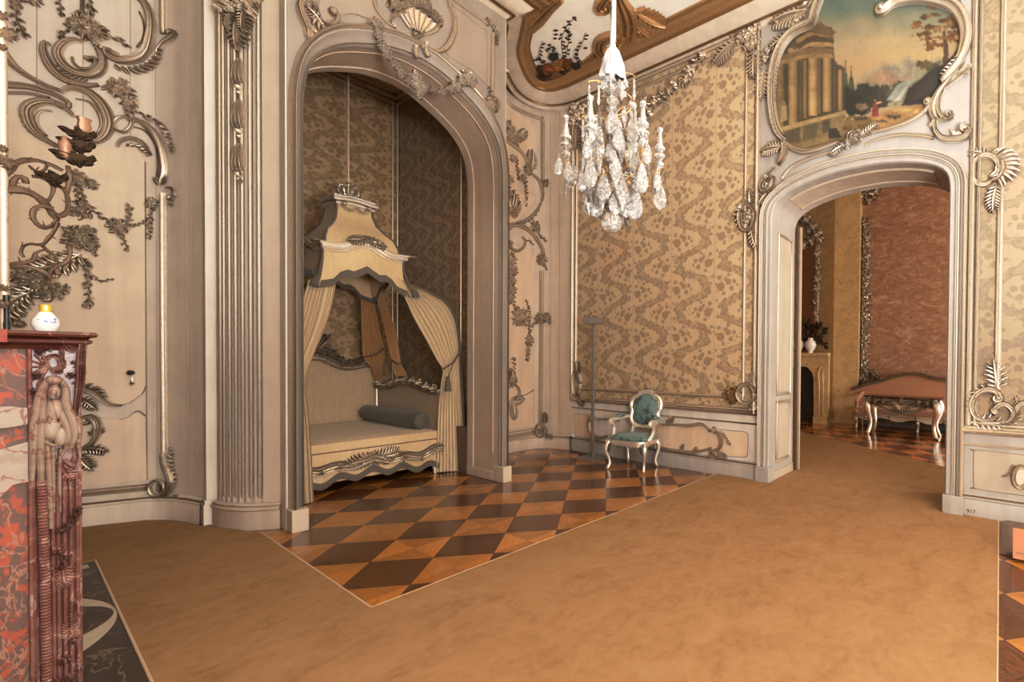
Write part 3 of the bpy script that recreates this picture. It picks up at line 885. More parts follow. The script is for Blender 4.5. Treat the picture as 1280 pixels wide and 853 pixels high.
# the left bay has a flat field up to a = .43 + .88; all panels lie on it
panel(S, [(-60, 128), (8, 137), (26, 139), (36, 150), (48, 172), (72, 188), (96, 186), (118, 182), (150, 186), (160, 178), (173, 186), (181, 202), (182.5, 482), (176, 497), (160, 506), (140, 507), (120, 500), (100, 490), (-60, 470)], M['panel_left_lit'], 'trim_30')
panel(S, [(-60, 500), (110, 520), (125, 523), (150, 524), (172, 515), (182, 521), (184, 600), (96, 610), (-60, 634)], M['panel_left_lit'], 'trim_31')
mb = MB()
band(mb, S, [(-60, 634), (96, 617.5), (186, 609)], .03, .035, 'reed'); band(mb, S, [(205, 242), (205.5, 400), (207, 574)], .032, .035, 'reed')
band(mb, S, [(205.5, -30), (206, 43)], .03, .035, 'reed')
band(mb, S, [(182, 203), (182.5, 350), (184, 600)], .004, .004, 'line')
band(mb, S, [(135, 507), (150, 507), (165, 502), (178, 492), (183, 482)], .005, .006, 'line'); band(mb, S, [(120, 522), (140, 525), (158, 523), (172, 514), (182, 520)], .005, .006, 'line')
struct(mb.obj('trim_32', M['silverd'], sharp=50))
mb = MB()
for x in (-14, 46, 104, 163, 194, 232):
    band(mb, S, [(x, -10), (x + 3, 610)] if x > 190 else [(x, -10), (x, 180)], .0025, .0015, 'line')
struct(mb.obj('trim_33', M['silverd']))

def f(mb):
    band(mb, S, [(150, 70), (141, 67), (136, 63), (138, 70), (148, 76), (160, 77), (174, 74), (185, 65), (190, 50), (192, 32), (188, 14), (181, 3), (172, -6)], [.02, .03, .036, .036, .03, .03], .04, 'scroll')
    comb(mb, S, [(142, 80), (158, 84), (174, 82), (190, 74), (200, 62)], .11, -1, 10, .03)
    band(mb, S, [(198, 76), (201, 64), (208, 55), (217, 50), (222, 44), (217, 41)], [.012, .024, .02, .012], .03, c1=.015)
    band(mb, S, [(175, 15), (181, 30), (180, 48), (172, 60)], .006, .01, 'line')
ornament('rocaille_scroll', f, M['silverd'], 'large silver C scroll with frilled edge at the top of the left wall panel')

def f(mb):
    band(mb, S, [(105, 54), (97, 51), (87, 52), (78, 58), (74, 67), (78, 78), (88, 88), (102, 94), (117, 95), (127, 90), (131, 80), (128, 68), (124, 62)], [.012, .026, .034, .03, .02], .04)
    band(mb, S, [(92, 72), (94, 80), (103, 87), (116, 87), (122, 80), (119, 74), (114, 76)], [.008, .018, .01], .03, c1=-.012)
    band(mb, S, [(63, 58), (59, 54), (56, 60), (59, 73), (68, 88), (80, 99), (95, 105), (112, 108), (125, 107)], [.012, .02, .03, .03, .012], .035)
    comb(mb, S, [(66, 80), (78, 93), (95, 101), (112, 104)], .06, 1, 7, .02)
ornament('rocaille_scroll', f, M['silverd'], 'heart shaped silver scroll under the rose spray on the left wall panel')

def f(mb):
    cluster(mb, S, 112, 36, 17, 3, 7, leaves=12); cluster(mb, S, 120, 50, 9, 5, 4, leaves=6)
    band(mb, S, [(107, -8), (104, 8), (106, 26)], .012, .02, 'line'); spray(mb, S, [(128, 48), (142, 48), (157, 56)], .06, 4)
    spray(mb, S, [(112, -5), (116, 12)], .07, 8, fl=.1)
    spray(mb, S, [(100, 38), (90, 36), (80, 44)], .06, 9, fl=.1)
ornament('rose_spray', f, M['silverd'], 'silver rose spray growing upwards above the heart shaped scroll')

def f(mb):
    spray(mb, S, [(30, -6), (24, 10), (22, 24), (30, 42)], .06, 2, fl=.2); cluster(mb, S, 42, 0, 9, 8, 5)
    spray(mb, S, [(70, -6), (76, 4), (77, 16)], .05, 6, fl=0); cluster(mb, S, 8, 42, 10, 12, 5)
ornament('leaf_spray', f, M['silverd'], 'hanging silver leaf sprays at the top left corner of the photo')

def f(mb):
    band(mb, S, [(4, 64), (20, 84), (40, 98), (60, 108), (80, 115)], [.028, .022, .014], .03, 'reed')
    band(mb, S, [(-30, 106), (8, 107), (35, 109), (60, 115), (76, 122), (87, 130), (84, 136), (74, 133), (71, 127)], [.03, .028, .02, .014], .035, 'reed')
    band(mb, S, [(-30, 116), (8, 117), (40, 118), (64, 124)], .014, .02, 'round')
    band(mb, S, [(78, 116), (88, 111), (100, 112), (114, 117), (126, 127), (135, 140), (139, 155), (135, 168), (126, 176), (112, 179)], [.015, .03, .036, .034, .02], .04)
    band(mb, S, [(96, 124), (112, 128), (124, 140), (128, 156), (122, 168)], [.006, .016, .006], .02, 'round')
    band(mb, S, [(94, 147), (88, 140), (76, 132), (60, 128), (46, 130), (36, 137), (36, 149), (43, 163), (56, 174), (74, 184)], [.01, .026, .034, .03, .016], .04)
    comb(mb, S, [(46, 130), (36, 137), (36, 149), (43, 163), (56, 174)], .05, -1, 9, .02)
    band(mb, S, [(66, 140), (55, 139), (47, 146), (49, 158), (60, 171)], [.006, .014, .006], .02, 'round')
ornament('rocaille_cartouche', f, M['silverd'], 'silver double C scroll cartouche behind the top of the branching sconce')

def f(mb):
    band(mb, S, [(167, 149), (158, 147), (149, 149), (144, 156), (147, 163), (156, 166), (164, 161), (167, 152), (166, 143)], .014, .03, 'round')
    band(mb, S, [(160, 149), (170, 150), (182, 156), (194, 167), (203, 183), (207, 200), (208, 216), (203, 230)], [.02, .03, .034, .03, .024], .04, 'reed')
    band(mb, S, [(168, 159), (180, 163), (191, 173), (198, 188), (200, 205), (199, 222)], .008, .012, 'line')
    band(mb, S, [(148, 184), (153, 177), (164, 174), (176, 177), (185, 185), (190, 195)], [.008, .02, .012], .03)
    comb(mb, S, [(190, 197), (182, 186), (172, 180), (158, 180)], .055, 1, 7, .022)
    acanth(mb, S, S.m(203, 233), PI / 2 + .4, .09, .03, .5, 3); acanth(mb, S, S.m(204, 231), .6, .1, .03, .8, 3)
    band(mb, S, [(210, 236), (218, 236), (222, 243), (218, 249)], [.01, .018, .008], .03, c1=-.01)
    spray(mb, S, [(214, 244), (217, 256)], .04, 3, fl=0)
ornament('rocaille_arch', f, M['silver'], 'silver looped arch moulding with a small frilled crest above the left wall rail')

def f(mb):
    cluster(mb, S, 152, 112, 13, 21, 6, leaves=9); cluster(mb, S, 162, 128, 9, 22, 4)
    cluster(mb, S, 138, 110, 7, 24, 3, leaves=5); spray(mb, S, [(160, 128), (164, 140), (166, 148)], .06, 5)
    spray(mb, S, [(170, 139), (185, 147), (198, 153), (208, 160), (214, 174), (219, 188)], .05, 7, fl=.3)
ornament('rose_spray', f, M['silverd'], 'silver roses hanging between the upper scroll and the looped arch on the left wall')

def f(mb):
    spray(mb, S, [(101, 232), (106, 250), (116, 263), (130, 273), (142, 279)], .055, 31, fl=.1)
    cluster(mb, S, 150, 284, 11, 33, 6, leaves=9); spray(mb, S, [(150, 290), (156, 300), (160, 310)], .045, 34)
    spray(mb, S, [(158, 282), (164, 270), (163, 260)], .045, 35, fl=.5)
    spray(mb, S, [(160, 284), (175, 281), (187, 273), (193, 262)], .035, 36, fl=.05); cluster(mb, S, 192, 255, 8, 38, 5); spray(mb, S, [(191, 270), (190, 284), (189, 296)], .04, 37, fl=.2)
ornament('flower_garland', f, M['silver'], 'silver flower garland swinging across the left wall panel to the right hand rail')

def f(mb):
    cluster(mb, S, 97, 224, 11, 41, 6); cluster(mb, S, 116, 231, 7, 42, 3); cluster(mb, S, 103, 264, 11, 43, 6); cluster(mb, S, 100, 298, 15, 44, 8); cluster(mb, S, 114, 306, 9, 45, 4)
    spray(mb, S, [(97, 236), (99, 250), (103, 256)], .05, 46); cluster(mb, S, 112, 288, 7, 47, 3)
    acanth(mb, S, S.m(103, 318), -2.25, .3, .04, -.7, 5); acanth(mb, S, S.m(98, 325), -2.5, .34, .04, -.5, 5); acanth(mb, S, S.m(103, 322), -1.2, .12, .03, .2, 3)
    spray(mb, S, [(108, 334), (113, 350), (112, 366), (113, 380)], .055, 48, fl=.35); spray(mb, S, [(118, 344), (126, 352), (139, 350)], .03, 49, fl=0); spray(mb, S, [(118, 300), (120, 318)], .03, 40, fl=.4)
ornament('flower_garland', f, M['silver'], 'column of silver roses and leaves behind the branching sconce')

def f(mb):
    cluster(mb, S, 30, 346, 12, 51, 6); cluster(mb, S, 48, 352, 14, 52, 7); cluster(mb, S, 62, 366, 13, 53, 7); cluster(mb, S, 76, 362, 9, 54, 4)
    acanth(mb, S, S.m(45, 362), PI + .35, .3, .04, .7, 5); acanth(mb, S, S.m(40, 366), PI + .7, .34, .05, .6, 5)
    band(mb, S, [(34, 396), (26, 394), (18, 398), (18, 406), (26, 408)], [.01, .018, .012], .03, c1=.02)
    acanth(mb, S, S.m(25, 372), PI + 1.1, .22, .04, .3, 4)
ornament('flower_bouquet', f, M['silver'], 'silver rose bouquet with acanthus leaves just above the mantelpiece vase')

def f(mb):
    band(mb, S, [(92, 492), (105, 487), (118, 491), (130, 500), (142, 506), (153, 507)], [.03, .026, .02, .008], .035)
    comb(mb, S, [(94, 490), (106, 485), (118, 489), (130, 498)], .07, 1, 7, .03, bend=.8)
    acanth(mb, S, S.m(100, 498), -.6, .16, .03, -.5, 4)
    band(mb, S, [(106, 524), (114, 521), (122, 526), (124, 538), (118, 552), (106, 560), (94, 566)], [.012, .026, .026, .012], .035, c0=.02)
    acanth(mb, S, S.m(104, 562), .3, .17, .03, -1.2, 4); acanth(mb, S, S.m(98, 566), -1.2, .2, .03, .3, 4)
    acanth(mb, S, S.m(112, 545), .9, .12, .025, -.8, 3)
ornament('rocaille_scroll', f, M['silver'], 'silver scroll leaves between the two left wall panels beside the red marble mantelpiece')

def f(mb):
    band(mb, S, [(207, 566), (209, 578), (215, 590), (219, 602), (214, 614), (206, 620)], [.02, .028, .03, .016], .04)
    ring = [(199 + 10 * math.cos(a), 610 + 10 * math.sin(a)) for a in [i * PI / 6 for i in range(13)]]
    band(mb, S, ring, .016, .035, 'round'); acanth(mb, S, S.m(201, 616), 1.2, .1, .03, .5, 4)
    comb(mb, S, [(212, 580), (219, 594), (221, 606)], .05, 1, 5, .02); acanth(mb, S, S.m(216, 622), .05, .1, .02, .2, 3); spray(mb, S, [(217, 590), (217, 572), (216, 562)], .04, 4, fl=0)
ornament('rocaille_corner', f, M['silver'], 'silver rocaille ring at the bottom corner of the left wall rail')

t = thing('bell_pull_knob', 'small dark brass knob with a hanging drop on the left wall panel', 'knob', tuple(S.at(*S.m(167, 466), .0)))
p = S.m(167, 466)
mb = MB(); mb.tube([S.at(p.x, p.y, .0), S.at(p.x, p.y, .03)], .012, 8); mb.ball(S.at(p.x, p.y, .04), .024); mb.obj('knob', M['bronze'], t)
mb = MB(); q = S.m(168, 478); mb.tube([S.at(q.x, q.y + .05, .03), S.at(q.x, q.y + .015, .03)], .004, 6); mb.lathe([(0, .02), (.01, .01), (.014, -.01), (.009, -.025), (0, -.03)], S.at(q.x, q.y, .03), 8); mb.obj('drop', M['silver'], t)

# pilaster ornament: capital foliage and husk chain
def pil_orn(S, mid, label):
    def f(mb):
        z = 5.15
        for i, (u, v, r) in enumerate(((286, 6, 10), (295, 14, 10), (304, 8, 10), (314, 10, 10), (321, 2, 9), (290, -6, 10), (308, -6, 11), (318, 18, 6), (284, 16, 6))): cluster(mb, S, u, v, r, 60 + i, 5, leaves=8, h=.07)
        acanth(mb, S, S.m(296, 16), -PI / 2 - .25, .22, .07, .5, 5); acanth(mb, S, S.m(308, 14), -PI / 2 + .3, .22, .07, -.6, 5)
        acanth(mb, S, S.m(302, 18), -PI / 2, .34, .06, 0, 4); dome(mb, S, S.m(316, 20), .04, .06)
        return
    def g(mb):
        for z, l in ((S.m(301, 74).y, .27), (S.m(301, 126).y, .29), (S.m(302, 180).y, .29)):
            for a in (-.15, 0, .15): leaf(mb, S, (mid + a * .1, z), -PI / 2 + a, l * .85, l * .075, .04, -a)
            for a in (-.32, .32): leaf(mb, S, (mid + a * .03, z - .03), -PI / 2 + a, l * .6, l * .06, .035, -a * 1.7)
            dome(mb, S, V((mid, z - l * .95)), .025, .045); dome(mb, S, V((mid, z - l * .95 - .045)), .017, .03)
        spray(mb, S, [(302, 212), (302, 224)], .05, 3, fl=0); band(mb, S, [(301, 50), (301, 120), (302, 200)], .008, .012, 'line')
    ornament('leafy_capital', f, M['silverd'], 'silver leafy capital at the top of the left fluted pilaster')
    return ornament('husk_pendant', g, M['silverd'], label)
pil_orn(SCL, SCL.m(301, 150).x, 'silver chain of husks hanging down the left fluted pilaster')
def f(mb):
    A = SCR.L[-1]
    for i, (a, z) in enumerate(((A - .05, 5.45), (A - .12, 5.2), (A - .03, 5.0), (A - .08, 4.8), (A - .02, 4.6), (A - .15, 5.6), (A - .25, 5.5))): cluster(mb, SCR, 0, 0, .13, 80 + i, 5, raw=(a, z), h=.09)
ornament('husk_pendant', f, M['silver'], 'silver foliage at the top of the pilaster right of the alcove arch')

# ================================================================ alcove block face
S = SBF
panel(S, [(397, -8), (398, 14), (404, 26), (420, 24), (440, 17), (456, 22), (470, 32), (482, 34), (466, -8)], M['panel_arch_dim'], 'trim_34', .005)
panel(S, [(566, 4), (606, 36), (611, 46), (612, 110), (590, 88), (560, 70), (556, 62), (566, 46), (568, 22)], M['panel_arch_dim'], 'trim_35', .005)
mb = MB()
band(mb, S, [(562, -4), (585, 12), (610, 31)], .022, .03, 'reed'); band(mb, S, [(616, 42), (615.5, 80), (615, 122)], .022, .03, 'reed')
band(mb, S, [(564, 6), (600, 34), (608, 44), (609, 112)], .005, .006, 'line'); band(mb, S, [(399, -6), (399, 12), (404, 25), (412, 28)], .006, .008, 'line'); band(mb, S, [(420, 20), (440, 17), (462, 24)], .006, .008, 'line')
struct(mb.obj('trim_36', M['silver'], sharp=50))

def f(mb):
    band(mb, S, [(385, 48), (384, 38), (378, 24), (374, 10), (376, 2), (384, -2), (391, 4), (394, 14)], [.03, .03, .022, .014], .05)
    comb(mb, S, [(376, 24), (381, 36), (388, 42)], .1, 1, 5, .03); band(mb, S, [(384, 6), (386, 14), (391, 16), (390, 8)], [.01, .016, .008], .03)
ornament('rocaille_scroll', f, M['silverd'], 'silver rocaille crest standing on the left shoulder of the alcove arch')
def f(mb):
    band(mb, S, [(418, 16), (421, 22), (420, 28), (412, 31), (402, 28), (396, 20)], [.016, .026, .02, .01], .045, c0=.02)
    comb(mb, S, [(394, 18), (398, 26), (404, 32)], .1, -1, 4, .03); acanth(mb, S, S.m(404, 34), PI * .75, .18, .03, .4, 4)
ornament('rocaille_scroll', f, M['silverd'], 'silver curled scroll resting on the alcove arch just left of its crown')

def f(mb):
    band(mb, S, [(466, -8), (469, 8), (476, 20), (486, 30), (494, 35)], [.018, .02, .012], .03, 'reed')
    band(mb, S, [(556, -8), (561, 6), (566, 20), (567, 36), (562, 52), (554, 62), (544, 65), (535, 61)], [.012, .026, .032, .03, .014], .04)
    comb(mb, S, [(566, 36), (561, 52), (552, 62)], .05, 1, 6, .02)
    band(mb, S, [(494, 40), (505, 46), (516, 48), (524, 47)], [.008, .014, .01], .02, 'line')
ornament('rocaille_ring', f, M['silverd'], 'broken silver scroll ring framing the shell basket above the alcove arch')

LIFT[0] = .004
t = thing('flower_basket_carving', 'carved shell basket heaped with flowers above the alcove arch', 'wall ornament', tuple(S.at(*S.m(520, 30), 0)))
mb = MB(); c = S.m(519, 20); k = S.px(519, 20); rows = []
for i in range(9):                                                        # fluted shell bowl in relief
    q = i / 8; rows.append([])
    for j in range(33):
        x = j / 32 * 2 - 1; w = (1.0 - .72 * q ** 1.4) * 30 * k
        rows[-1].append(S.at(c.x + x * w * .95, c.y + (2 - 23 * q) * k - abs(x) * 3 * k * (1 - q), (.012 + .085 * math.sqrt(max(0, 1 - x * x)) * (1 - .45 * q)) * (1 + .16 * math.cos(j * PI / 2))))
mb.grid(rows)
band(mb, S, [(489, 22), (497, 17), (508, 14), (522, 15), (536, 22), (546, 33)], .018, .10, 'round')
band(mb, S, [(500, 44), (508, 48), (517, 50), (526, 44), (526, 37), (519, 37), (516, 43)], [.016, .022, .018, .012], .06, 'round', c1=.012)
band(mb, S, [(493, 34), (488, 28), (491, 18)], .012, .03, 'round'); band(mb, S, [(530, 40), (541, 40), (548, 34), (547, 28)], .014, .04, 'round')
mb.obj('basket', M['silver'], t)
mb = MB()
for i, (u, v, r) in enumerate(((492, 10, 9), (500, 13, 7), (508, 3, 10), (519, -2, 10), (527, 6, 9), (516, 8, 8), (540, 22, 8), (545, 30, 6), (530, 13, 7))): cluster(mb, S, u, v, r, 90 + i, 5, leaves=8, h=.10)
mb.obj('flowers', M['silverd'], t); LIFT[0] = 0.0

class Off(Surf):
    def __init__(s, d): Surf.__init__(s, [(1.395, 5.285), (3.515, 5.285)]); s.d = d
    def at(s, a, z, o=0.0): return Surf.at(s, a, z, o + s.d)


def garland(name, P, mat, label, depth, seed, R0):
    """a festoon of flower heads hanging free in front of the arch"""
    mb = MB(); R = random.Random(seed)
    for (u, v, r) in P:
        c = SBF.m(u, v); k = SBF.px(u, v)
        cluster(mb, Off(depth), u, v, r, seed + int(u), 5, leaves=6, h=.06)
    for i in range(len(P) - 1):
        a, b = SBF.m(*P[i][:2]), SBF.m(*P[i + 1][:2])
        spray(mb, Off(depth), [a, b], .045, seed + i, raw=True, fl=.25)
    return tag(mb.obj(name, mat, sharp=50), label, 'wall ornament')



garland('flower_garland', [(464, 36, 8), (467, 50, 7), (473, 66, 8), (478, 76, 6), (486, 86, 6), (494, 97, 7), (502, 107, 5), (513, 102, 9), (514, 113, 10), (516, 122, 7), (523, 116, 6), (534, 117, 5), (545, 119, 6), (556, 116, 6), (562, 113, 8), (571, 106, 7), (578, 101, 10), (582, 106, 7)], M['silverb'], 'silver flower festoon hanging across the crown of the alcove arch', .105, 5, 1)
def f(mb):
    band(mb, S, [(613, 128), (618, 124), (621, 132), (619, 141)], [.014, .022, .012], .05); cluster(mb, S, 611, 130, 8, 102, 5); spray(mb, S, [(613, 110), (611, 120), (607, 128)], .06, 6, fl=.1); spray(mb, S, [(614, 136), (617, 150)], .05, 7)
ornament('rocaille_scroll', f, M['silverd'], 'silver scroll and buds at the right springing of the alcove arch')
def f(mb):
    spray(mb, S, [(608, 22), (613, 30), (618, 42), (620, 52)], .06, 8, fl=.4); band(mb, S, [(612, 32), (619, 36), (622, 44), (620, 50)], [.01, .02, .01], .04)
ornament('leaf_clasp', f, M['silverd'], 'silver leaf clasp at the top right corner of the arch spandrel panel')
def f(mb):
    band(mb, S, [(514, 62), (513, 72), (516, 78)], .018, .03, 'round', base=.095); band(mb, S, [(527, 58), (526, 68), (530, 76)], .022, .03, 'round', base=.095); cluster(mb, S, 522, 62, 5, 107, 4, h=.03, base=.1); spray(mb, S, [(490, 41), (500, 45), (508, 52)], .05, 9, fl=0)
ornament('rocaille_scroll', f, M['silverd'], 'silver ribbon clasp on the arch moulding right of its crown')

# ================================================================ right bay (between the arch and the corner)
S = SRB
panel(S, [(626, 120), (640, 136), (660, 150), (669, 158), (670, 190), (655, 200), (645, 240), (672, 246), (626, 300)], M['panel'], 'trim_37', .005)
panel(S, [(626, 304), (660, 312), (667, 322), (667, 533), (626, 538)], M['panel'], 'trim_38', .005)
mb = MB()
band(mb, S, [(628, 121), (640, 133), (655, 141), (679, 148)], .03, .035, 'reed'); band(mb, S, [(678.5, 150), (678.5, 228)], .03, .035, 'reed')
band(mb, S, [(677, 338), (676.5, 430), (675.5, 532)], .034, .04, 'reed'); band(mb, S, [(626, 545.5), (640, 543.4), (667, 539)], .05, .035, 'reed')
band(mb, S, [(667, 310), (667.5, 530)], .005, .006, 'line'); band(mb, S, [(688, 150), (688, 555)], .003, .003, 'line'); band(mb, S, [(700, 140), (699, 562)], .003, .003, 'line')
struct(mb.obj('trim_39', M['silver'], sharp=50))
def f(mb):
    band(mb, S, [(628, 172), (638, 180), (646, 186), (654, 194), (659, 204), (659, 212)], [.03, .035, .03, .02], .05, 'reed')
    cluster(mb, S, 640, 170, 12, 111, 6, h=.08); acanth(mb, S, S.m(645, 172), .4, .28, .05, .8, 5); acanth(mb, S, S.m(634, 166), 1.3, .22, .04, .3, 4)
    acanth(mb, S, S.m(663, 212), 1.4, .35, .05, .3, 6); cluster(mb, S, 660, 213, 7, 112, 4)
ornament('rocaille_scroll', f, M['silverd'], 'dark silver scroll branch at the top of the narrow panel right of the arch')
def f(mb):
    band(mb, S, [(656, 218), (664, 218), (672, 224), (677, 233), (679, 244), (677, 252)], [.012, .026, .03, .02], .045); band(mb, S, [(677, 252), (672, 262), (664, 271), (654, 277), (644, 279)], [.02, .03, .02], .045)
    comb(mb, S, [(676, 252), (671, 263), (663, 272), (653, 278)], .07, 1, 6, .03); acanth(mb, S, S.m(680, 234), .8, .16, .04, .6, 4); band(mb, S, [(681, 232), (685, 228), (684, 234)], .014, .03)
    spray(mb, S, [(643, 200), (646, 212), (647, 222)], .07, 113, fl=.4); cluster(mb, S, 642, 199, 6, 114, 4); spray(mb, S, [(655, 224), (657, 240), (657, 256)], .06, 115, fl=.5); cluster(mb, S, 654, 224, 6, 116, 4)
    cluster(mb, S, 636, 225, 6, 117, 4); spray(mb, S, [(636, 230), (634, 245)], .07, 118)
ornament('rocaille_scroll', f, M['silverd'], 'silver C scroll with hanging buds in the middle of the panel right of the arch')
def f(mb):
    for a, l in ((2.0, .34), (1.6, .42), (1.2, .36), (.8, .3)): acanth(mb, S, S.m(638, 268), a, l, .06, -.4 if a > 1.5 else .5, 4)
    cluster(mb, S, 638, 264, 10, 121, 5, h=.08); band(mb, S, [(636, 282), (644, 281), (654, 284), (665, 292), (674, 304), (679, 314), (679, 324)], [.02, .036, .04, .03], .05, 'reed', c0=.025)
    band(mb, S, [(652, 296), (656, 302), (653, 310), (645, 314), (637, 310), (636, 304)], [.014, .03, .02], .045, c1=-.02); comb(mb, S, [(656, 300), (662, 300), (668, 306)], .06, -1, 4, .03)
    cluster(mb, S, 669, 283, 7, 122, 4); spray(mb, S, [(672, 286), (676, 296), (681, 300)], .07, 123, fl=.6)
    cluster(mb, S, 677, 325, 8, 124, 5); spray(mb, S, [(679, 328), (683, 335)], .06, 125, fl=.4)
ornament('rocaille_scroll', f, M['silverd'], 'silver acanthus and arched scroll halfway up the panel right of the arch')
def f(mb):
    for i, (u, v, r) in enumerate(((638, 325, 8), (640, 338, 8), (637, 350, 8), (638, 362, 8), (637, 372, 7), (648, 392, 10), (655, 398, 11), (646, 400, 8), (676, 398, 8), (684, 397, 6))): cluster(mb, S, u, v, r, 130 + i, 5, h=.06)
    spray(mb, S, [(639, 315), (638, 340), (636, 376)], .08, 141, fl=.5); spray(mb, S, [(639, 374), (645, 390), (655, 402)], .08, 142); spray(mb, S, [(656, 404), (664, 408), (672, 402), (680, 396), (687, 402)], .07, 143, fl=.2)
    cluster(mb, S, 661, 426, 7, 145, 5); spray(mb, S, [(661, 410), (661, 420), (660, 434), (659, 448)], .07, 144, fl=.5); spray(mb, S, [(662, 392), (660, 384), (658, 378)], .06, 147, fl=.2); spray(mb, S, [(634, 390), (633, 404)], .06, 148)
ornament('flower_garland', f, M['silverd'], 'trailing silver flower garland low on the panel right of the arch')
def f(mb):
    acanth(mb, S, S.m(640, 482), 1.7, .3, .05, .1, 5); spray(mb, S, [(641, 472), (642, 460), (641, 450)], .06, 151, fl=.2); cluster(mb, S, 639, 476, 8, 152, 5)
    band(mb, S, [(632, 494), (634, 486), (640, 481), (646, 484), (648, 492), (645, 498)], [.014, .024, .014], .04, c1=-.015); acanth(mb, S, S.m(636, 502), -.1, .3, .04, .5, 5); acanth(mb, S, S.m(640, 504), -1.5, .3, .04, .1, 5); acanth(mb, S, S.m(634, 500), -2.0, .2, .04, .4, 4)
    spray(mb, S, [(646, 494), (656, 494), (666, 488)], .03, 153, fl=0)
ornament('rocaille_scroll', f, M['silverd'], 'small dark silver leaf scroll at knee height on the panel right of the arch')
def f(mb):
    ring = [(675 + 6.5 * math.cos(a), 538 + 8 * math.sin(a)) for a in [i * PI / 6 for i in range(13)]]
    band(mb, S, ring, .022, .05, 'round'); cluster(mb, S, 675, 538, 5, 161, 4); acanth(mb, S, S.m(681, 530), 1.4, .22, .05, .2, 4); acanth(mb, S, S.m(680, 546), -.2, .2, .04, .3, 4); comb(mb, S, [(682, 532), (683, 540), (680, 546)], .05, 1, 4, .03)
ornament('rocaille_corner', f, M['silver'], 'silver rocaille ring at the foot of the rail in the far corner')

# ================================================================ right wall: silk, frames, dado, overdoor
S = SRW
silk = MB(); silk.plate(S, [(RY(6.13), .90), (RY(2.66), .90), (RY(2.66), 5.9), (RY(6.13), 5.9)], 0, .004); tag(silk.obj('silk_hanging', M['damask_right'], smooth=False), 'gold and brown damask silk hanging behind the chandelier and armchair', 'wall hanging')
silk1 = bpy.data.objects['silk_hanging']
silk = MB(); silk.plate(S, [(RY(.26), .90), (RY(YS), .90), (RY(YS), 5.9), (RY(.26), 5.9)], 0, .004); tag(silk.obj('silk_hanging', M['damask_near_dim'], smooth=False), 'gold damask silk hanging at the right edge, right of the doorway', 'wall hanging')
def f(mb):
    rect_band(mb, S, RY(6.13), RY(2.665), .905, 5.83, .035, .045); rect_band(mb, S, RY(6.04), RY(2.83), 1.07, 5.70, .022, .03)
fr = ornament('frame', f, M['silverd'], '', 'x'); del fr['label'], fr['category']; fr.parent = silk1
def f(mb):
    c = S.m(940, 45)
    for i, (u, v, r) in enumerate(((941, 40, 11), (934, 48, 10), (927, 50, 8), (943, 56, 9), (936, 60, 7), (945, 70, 5))): cluster(mb, S, u, v, r, 170 + i, 6, h=.07)
    acanth(mb, S, S.m(924, 50), PI + .35, .45, .05, .3, 6); acanth(mb, S, S.m(944, 62), -PI / 2, .4, .05, 0, 5); acanth(mb, S, S.m(932, 42), 2.6, .4, .05, -.5, 5)
ornament('rocaille_corner', f, M['silver'], 'silver flower corner at the top right of the wide silk hanging')
def f(mb):
    for P, s in (([(882, 68), (872, 78), (863, 88), (857, 100)], 181), ([(846, 108), (834, 117), (822, 124), (812, 136)], 182)): spray(mb, S, P, .13, s, fl=.35); spray(mb, S, [(u + 2, v + 4) for u, v in P], .1, s + 10, fl=.3)
    for i, (u, v, r) in enumerate(((862, 92, 9), (858, 102, 7), (822, 126, 10), (812, 140, 9), (806, 128, 8), (806, 150, 7))): cluster(mb, S, u, v, r, 185 + i, 5, h=.05)
ornament('flower_garland', f, M['silver'], 'silver flower sprays on the silk hanging behind the top of the chandelier')
def f(mb):
    band(mb, S, [(927, 262), (931, 256), (939, 257), (945, 266), (944, 280), (938, 289), (930, 287), (926, 276), (927, 264)], .03, .06); cluster(mb, S, 938, 272, 10, 191, 6, h=.06); comb(mb, S, [(939, 256), (931, 255), (926, 263), (924, 274), (928, 286)], .08, -1, 8, .04); acanth(mb, S, S.m(938, 257), 1.4, .22, .05, .4, 4); acanth(mb, S, S.m(940, 288), -1.3, .3, .05, .2, 4)
ornament('rocaille_boss', f, M['silver'], 'silver rocaille boss halfway up the frame beside the doorway')
def f(mb):
    ring = [(935 + 10.5 * math.cos(a), 492 + 12 * math.sin(a)) for a in [i * PI / 7 for i in range(15)]]
    band(mb, S, ring, .03, .06); cluster(mb, S, 943, 508, 6, 201, 4); acanth(mb, S, S.m(940, 482), 1.0, .2, .05, .8, 4); comb(mb, S, [(944, 484), (947, 494), (943, 504)], .06, 1, 5, .03); acanth(mb, S, S.m(936, 508), .1, .2, .04, .3, 4)
ornament('rocaille_corner', f, M['silverb'], 'silver rocaille ring at the bottom right corner of the wide silk hanging')
def f(mb):
    for i, (u, v, r) in enumerate(((913, 492, 10), (922, 490, 7), (917, 499, 7))): cluster(mb, S, u, v, r, 205 + i, 5, h=.06)
ornament('rose_spray', f, M['gold'], 'pinkish gilt rose cluster at the bottom right of the wide silk hanging')
def f(mb):
    ring = [(723 + 3.6 * math.cos(a), 480 + 13 * math.sin(a)) for a in [i * PI / 7 for i in range(15)]]
    band(mb, S, ring, .035, .06); cluster(mb, S, 723.5, 481, 7, 211, 5); acanth(mb, S, S.m(723, 495), -.9, .24, .05, .3, 5); acanth(mb, S, S.m(723, 468), 1.4, .24, .05, .2, 4)
ornament('rocaille_corner', f, M['silverd'], 'silver rocaille ring at the bottom left corner of the wide silk hanging')
def f(mb):
    for i, (u, v, r) in enumerate(((720, 136, 11), (724, 146, 9), (719, 152, 9), (730, 138, 8))): cluster(mb, S, u, v, r, 215 + i, 5, h=.07)
    acanth(mb, S, S.m(721, 155), -PI / 2, .5, .05, 0, 6); spray(mb, S, [(730, 150), (731, 166), (731, 184)], .1, 219, fl=.4)
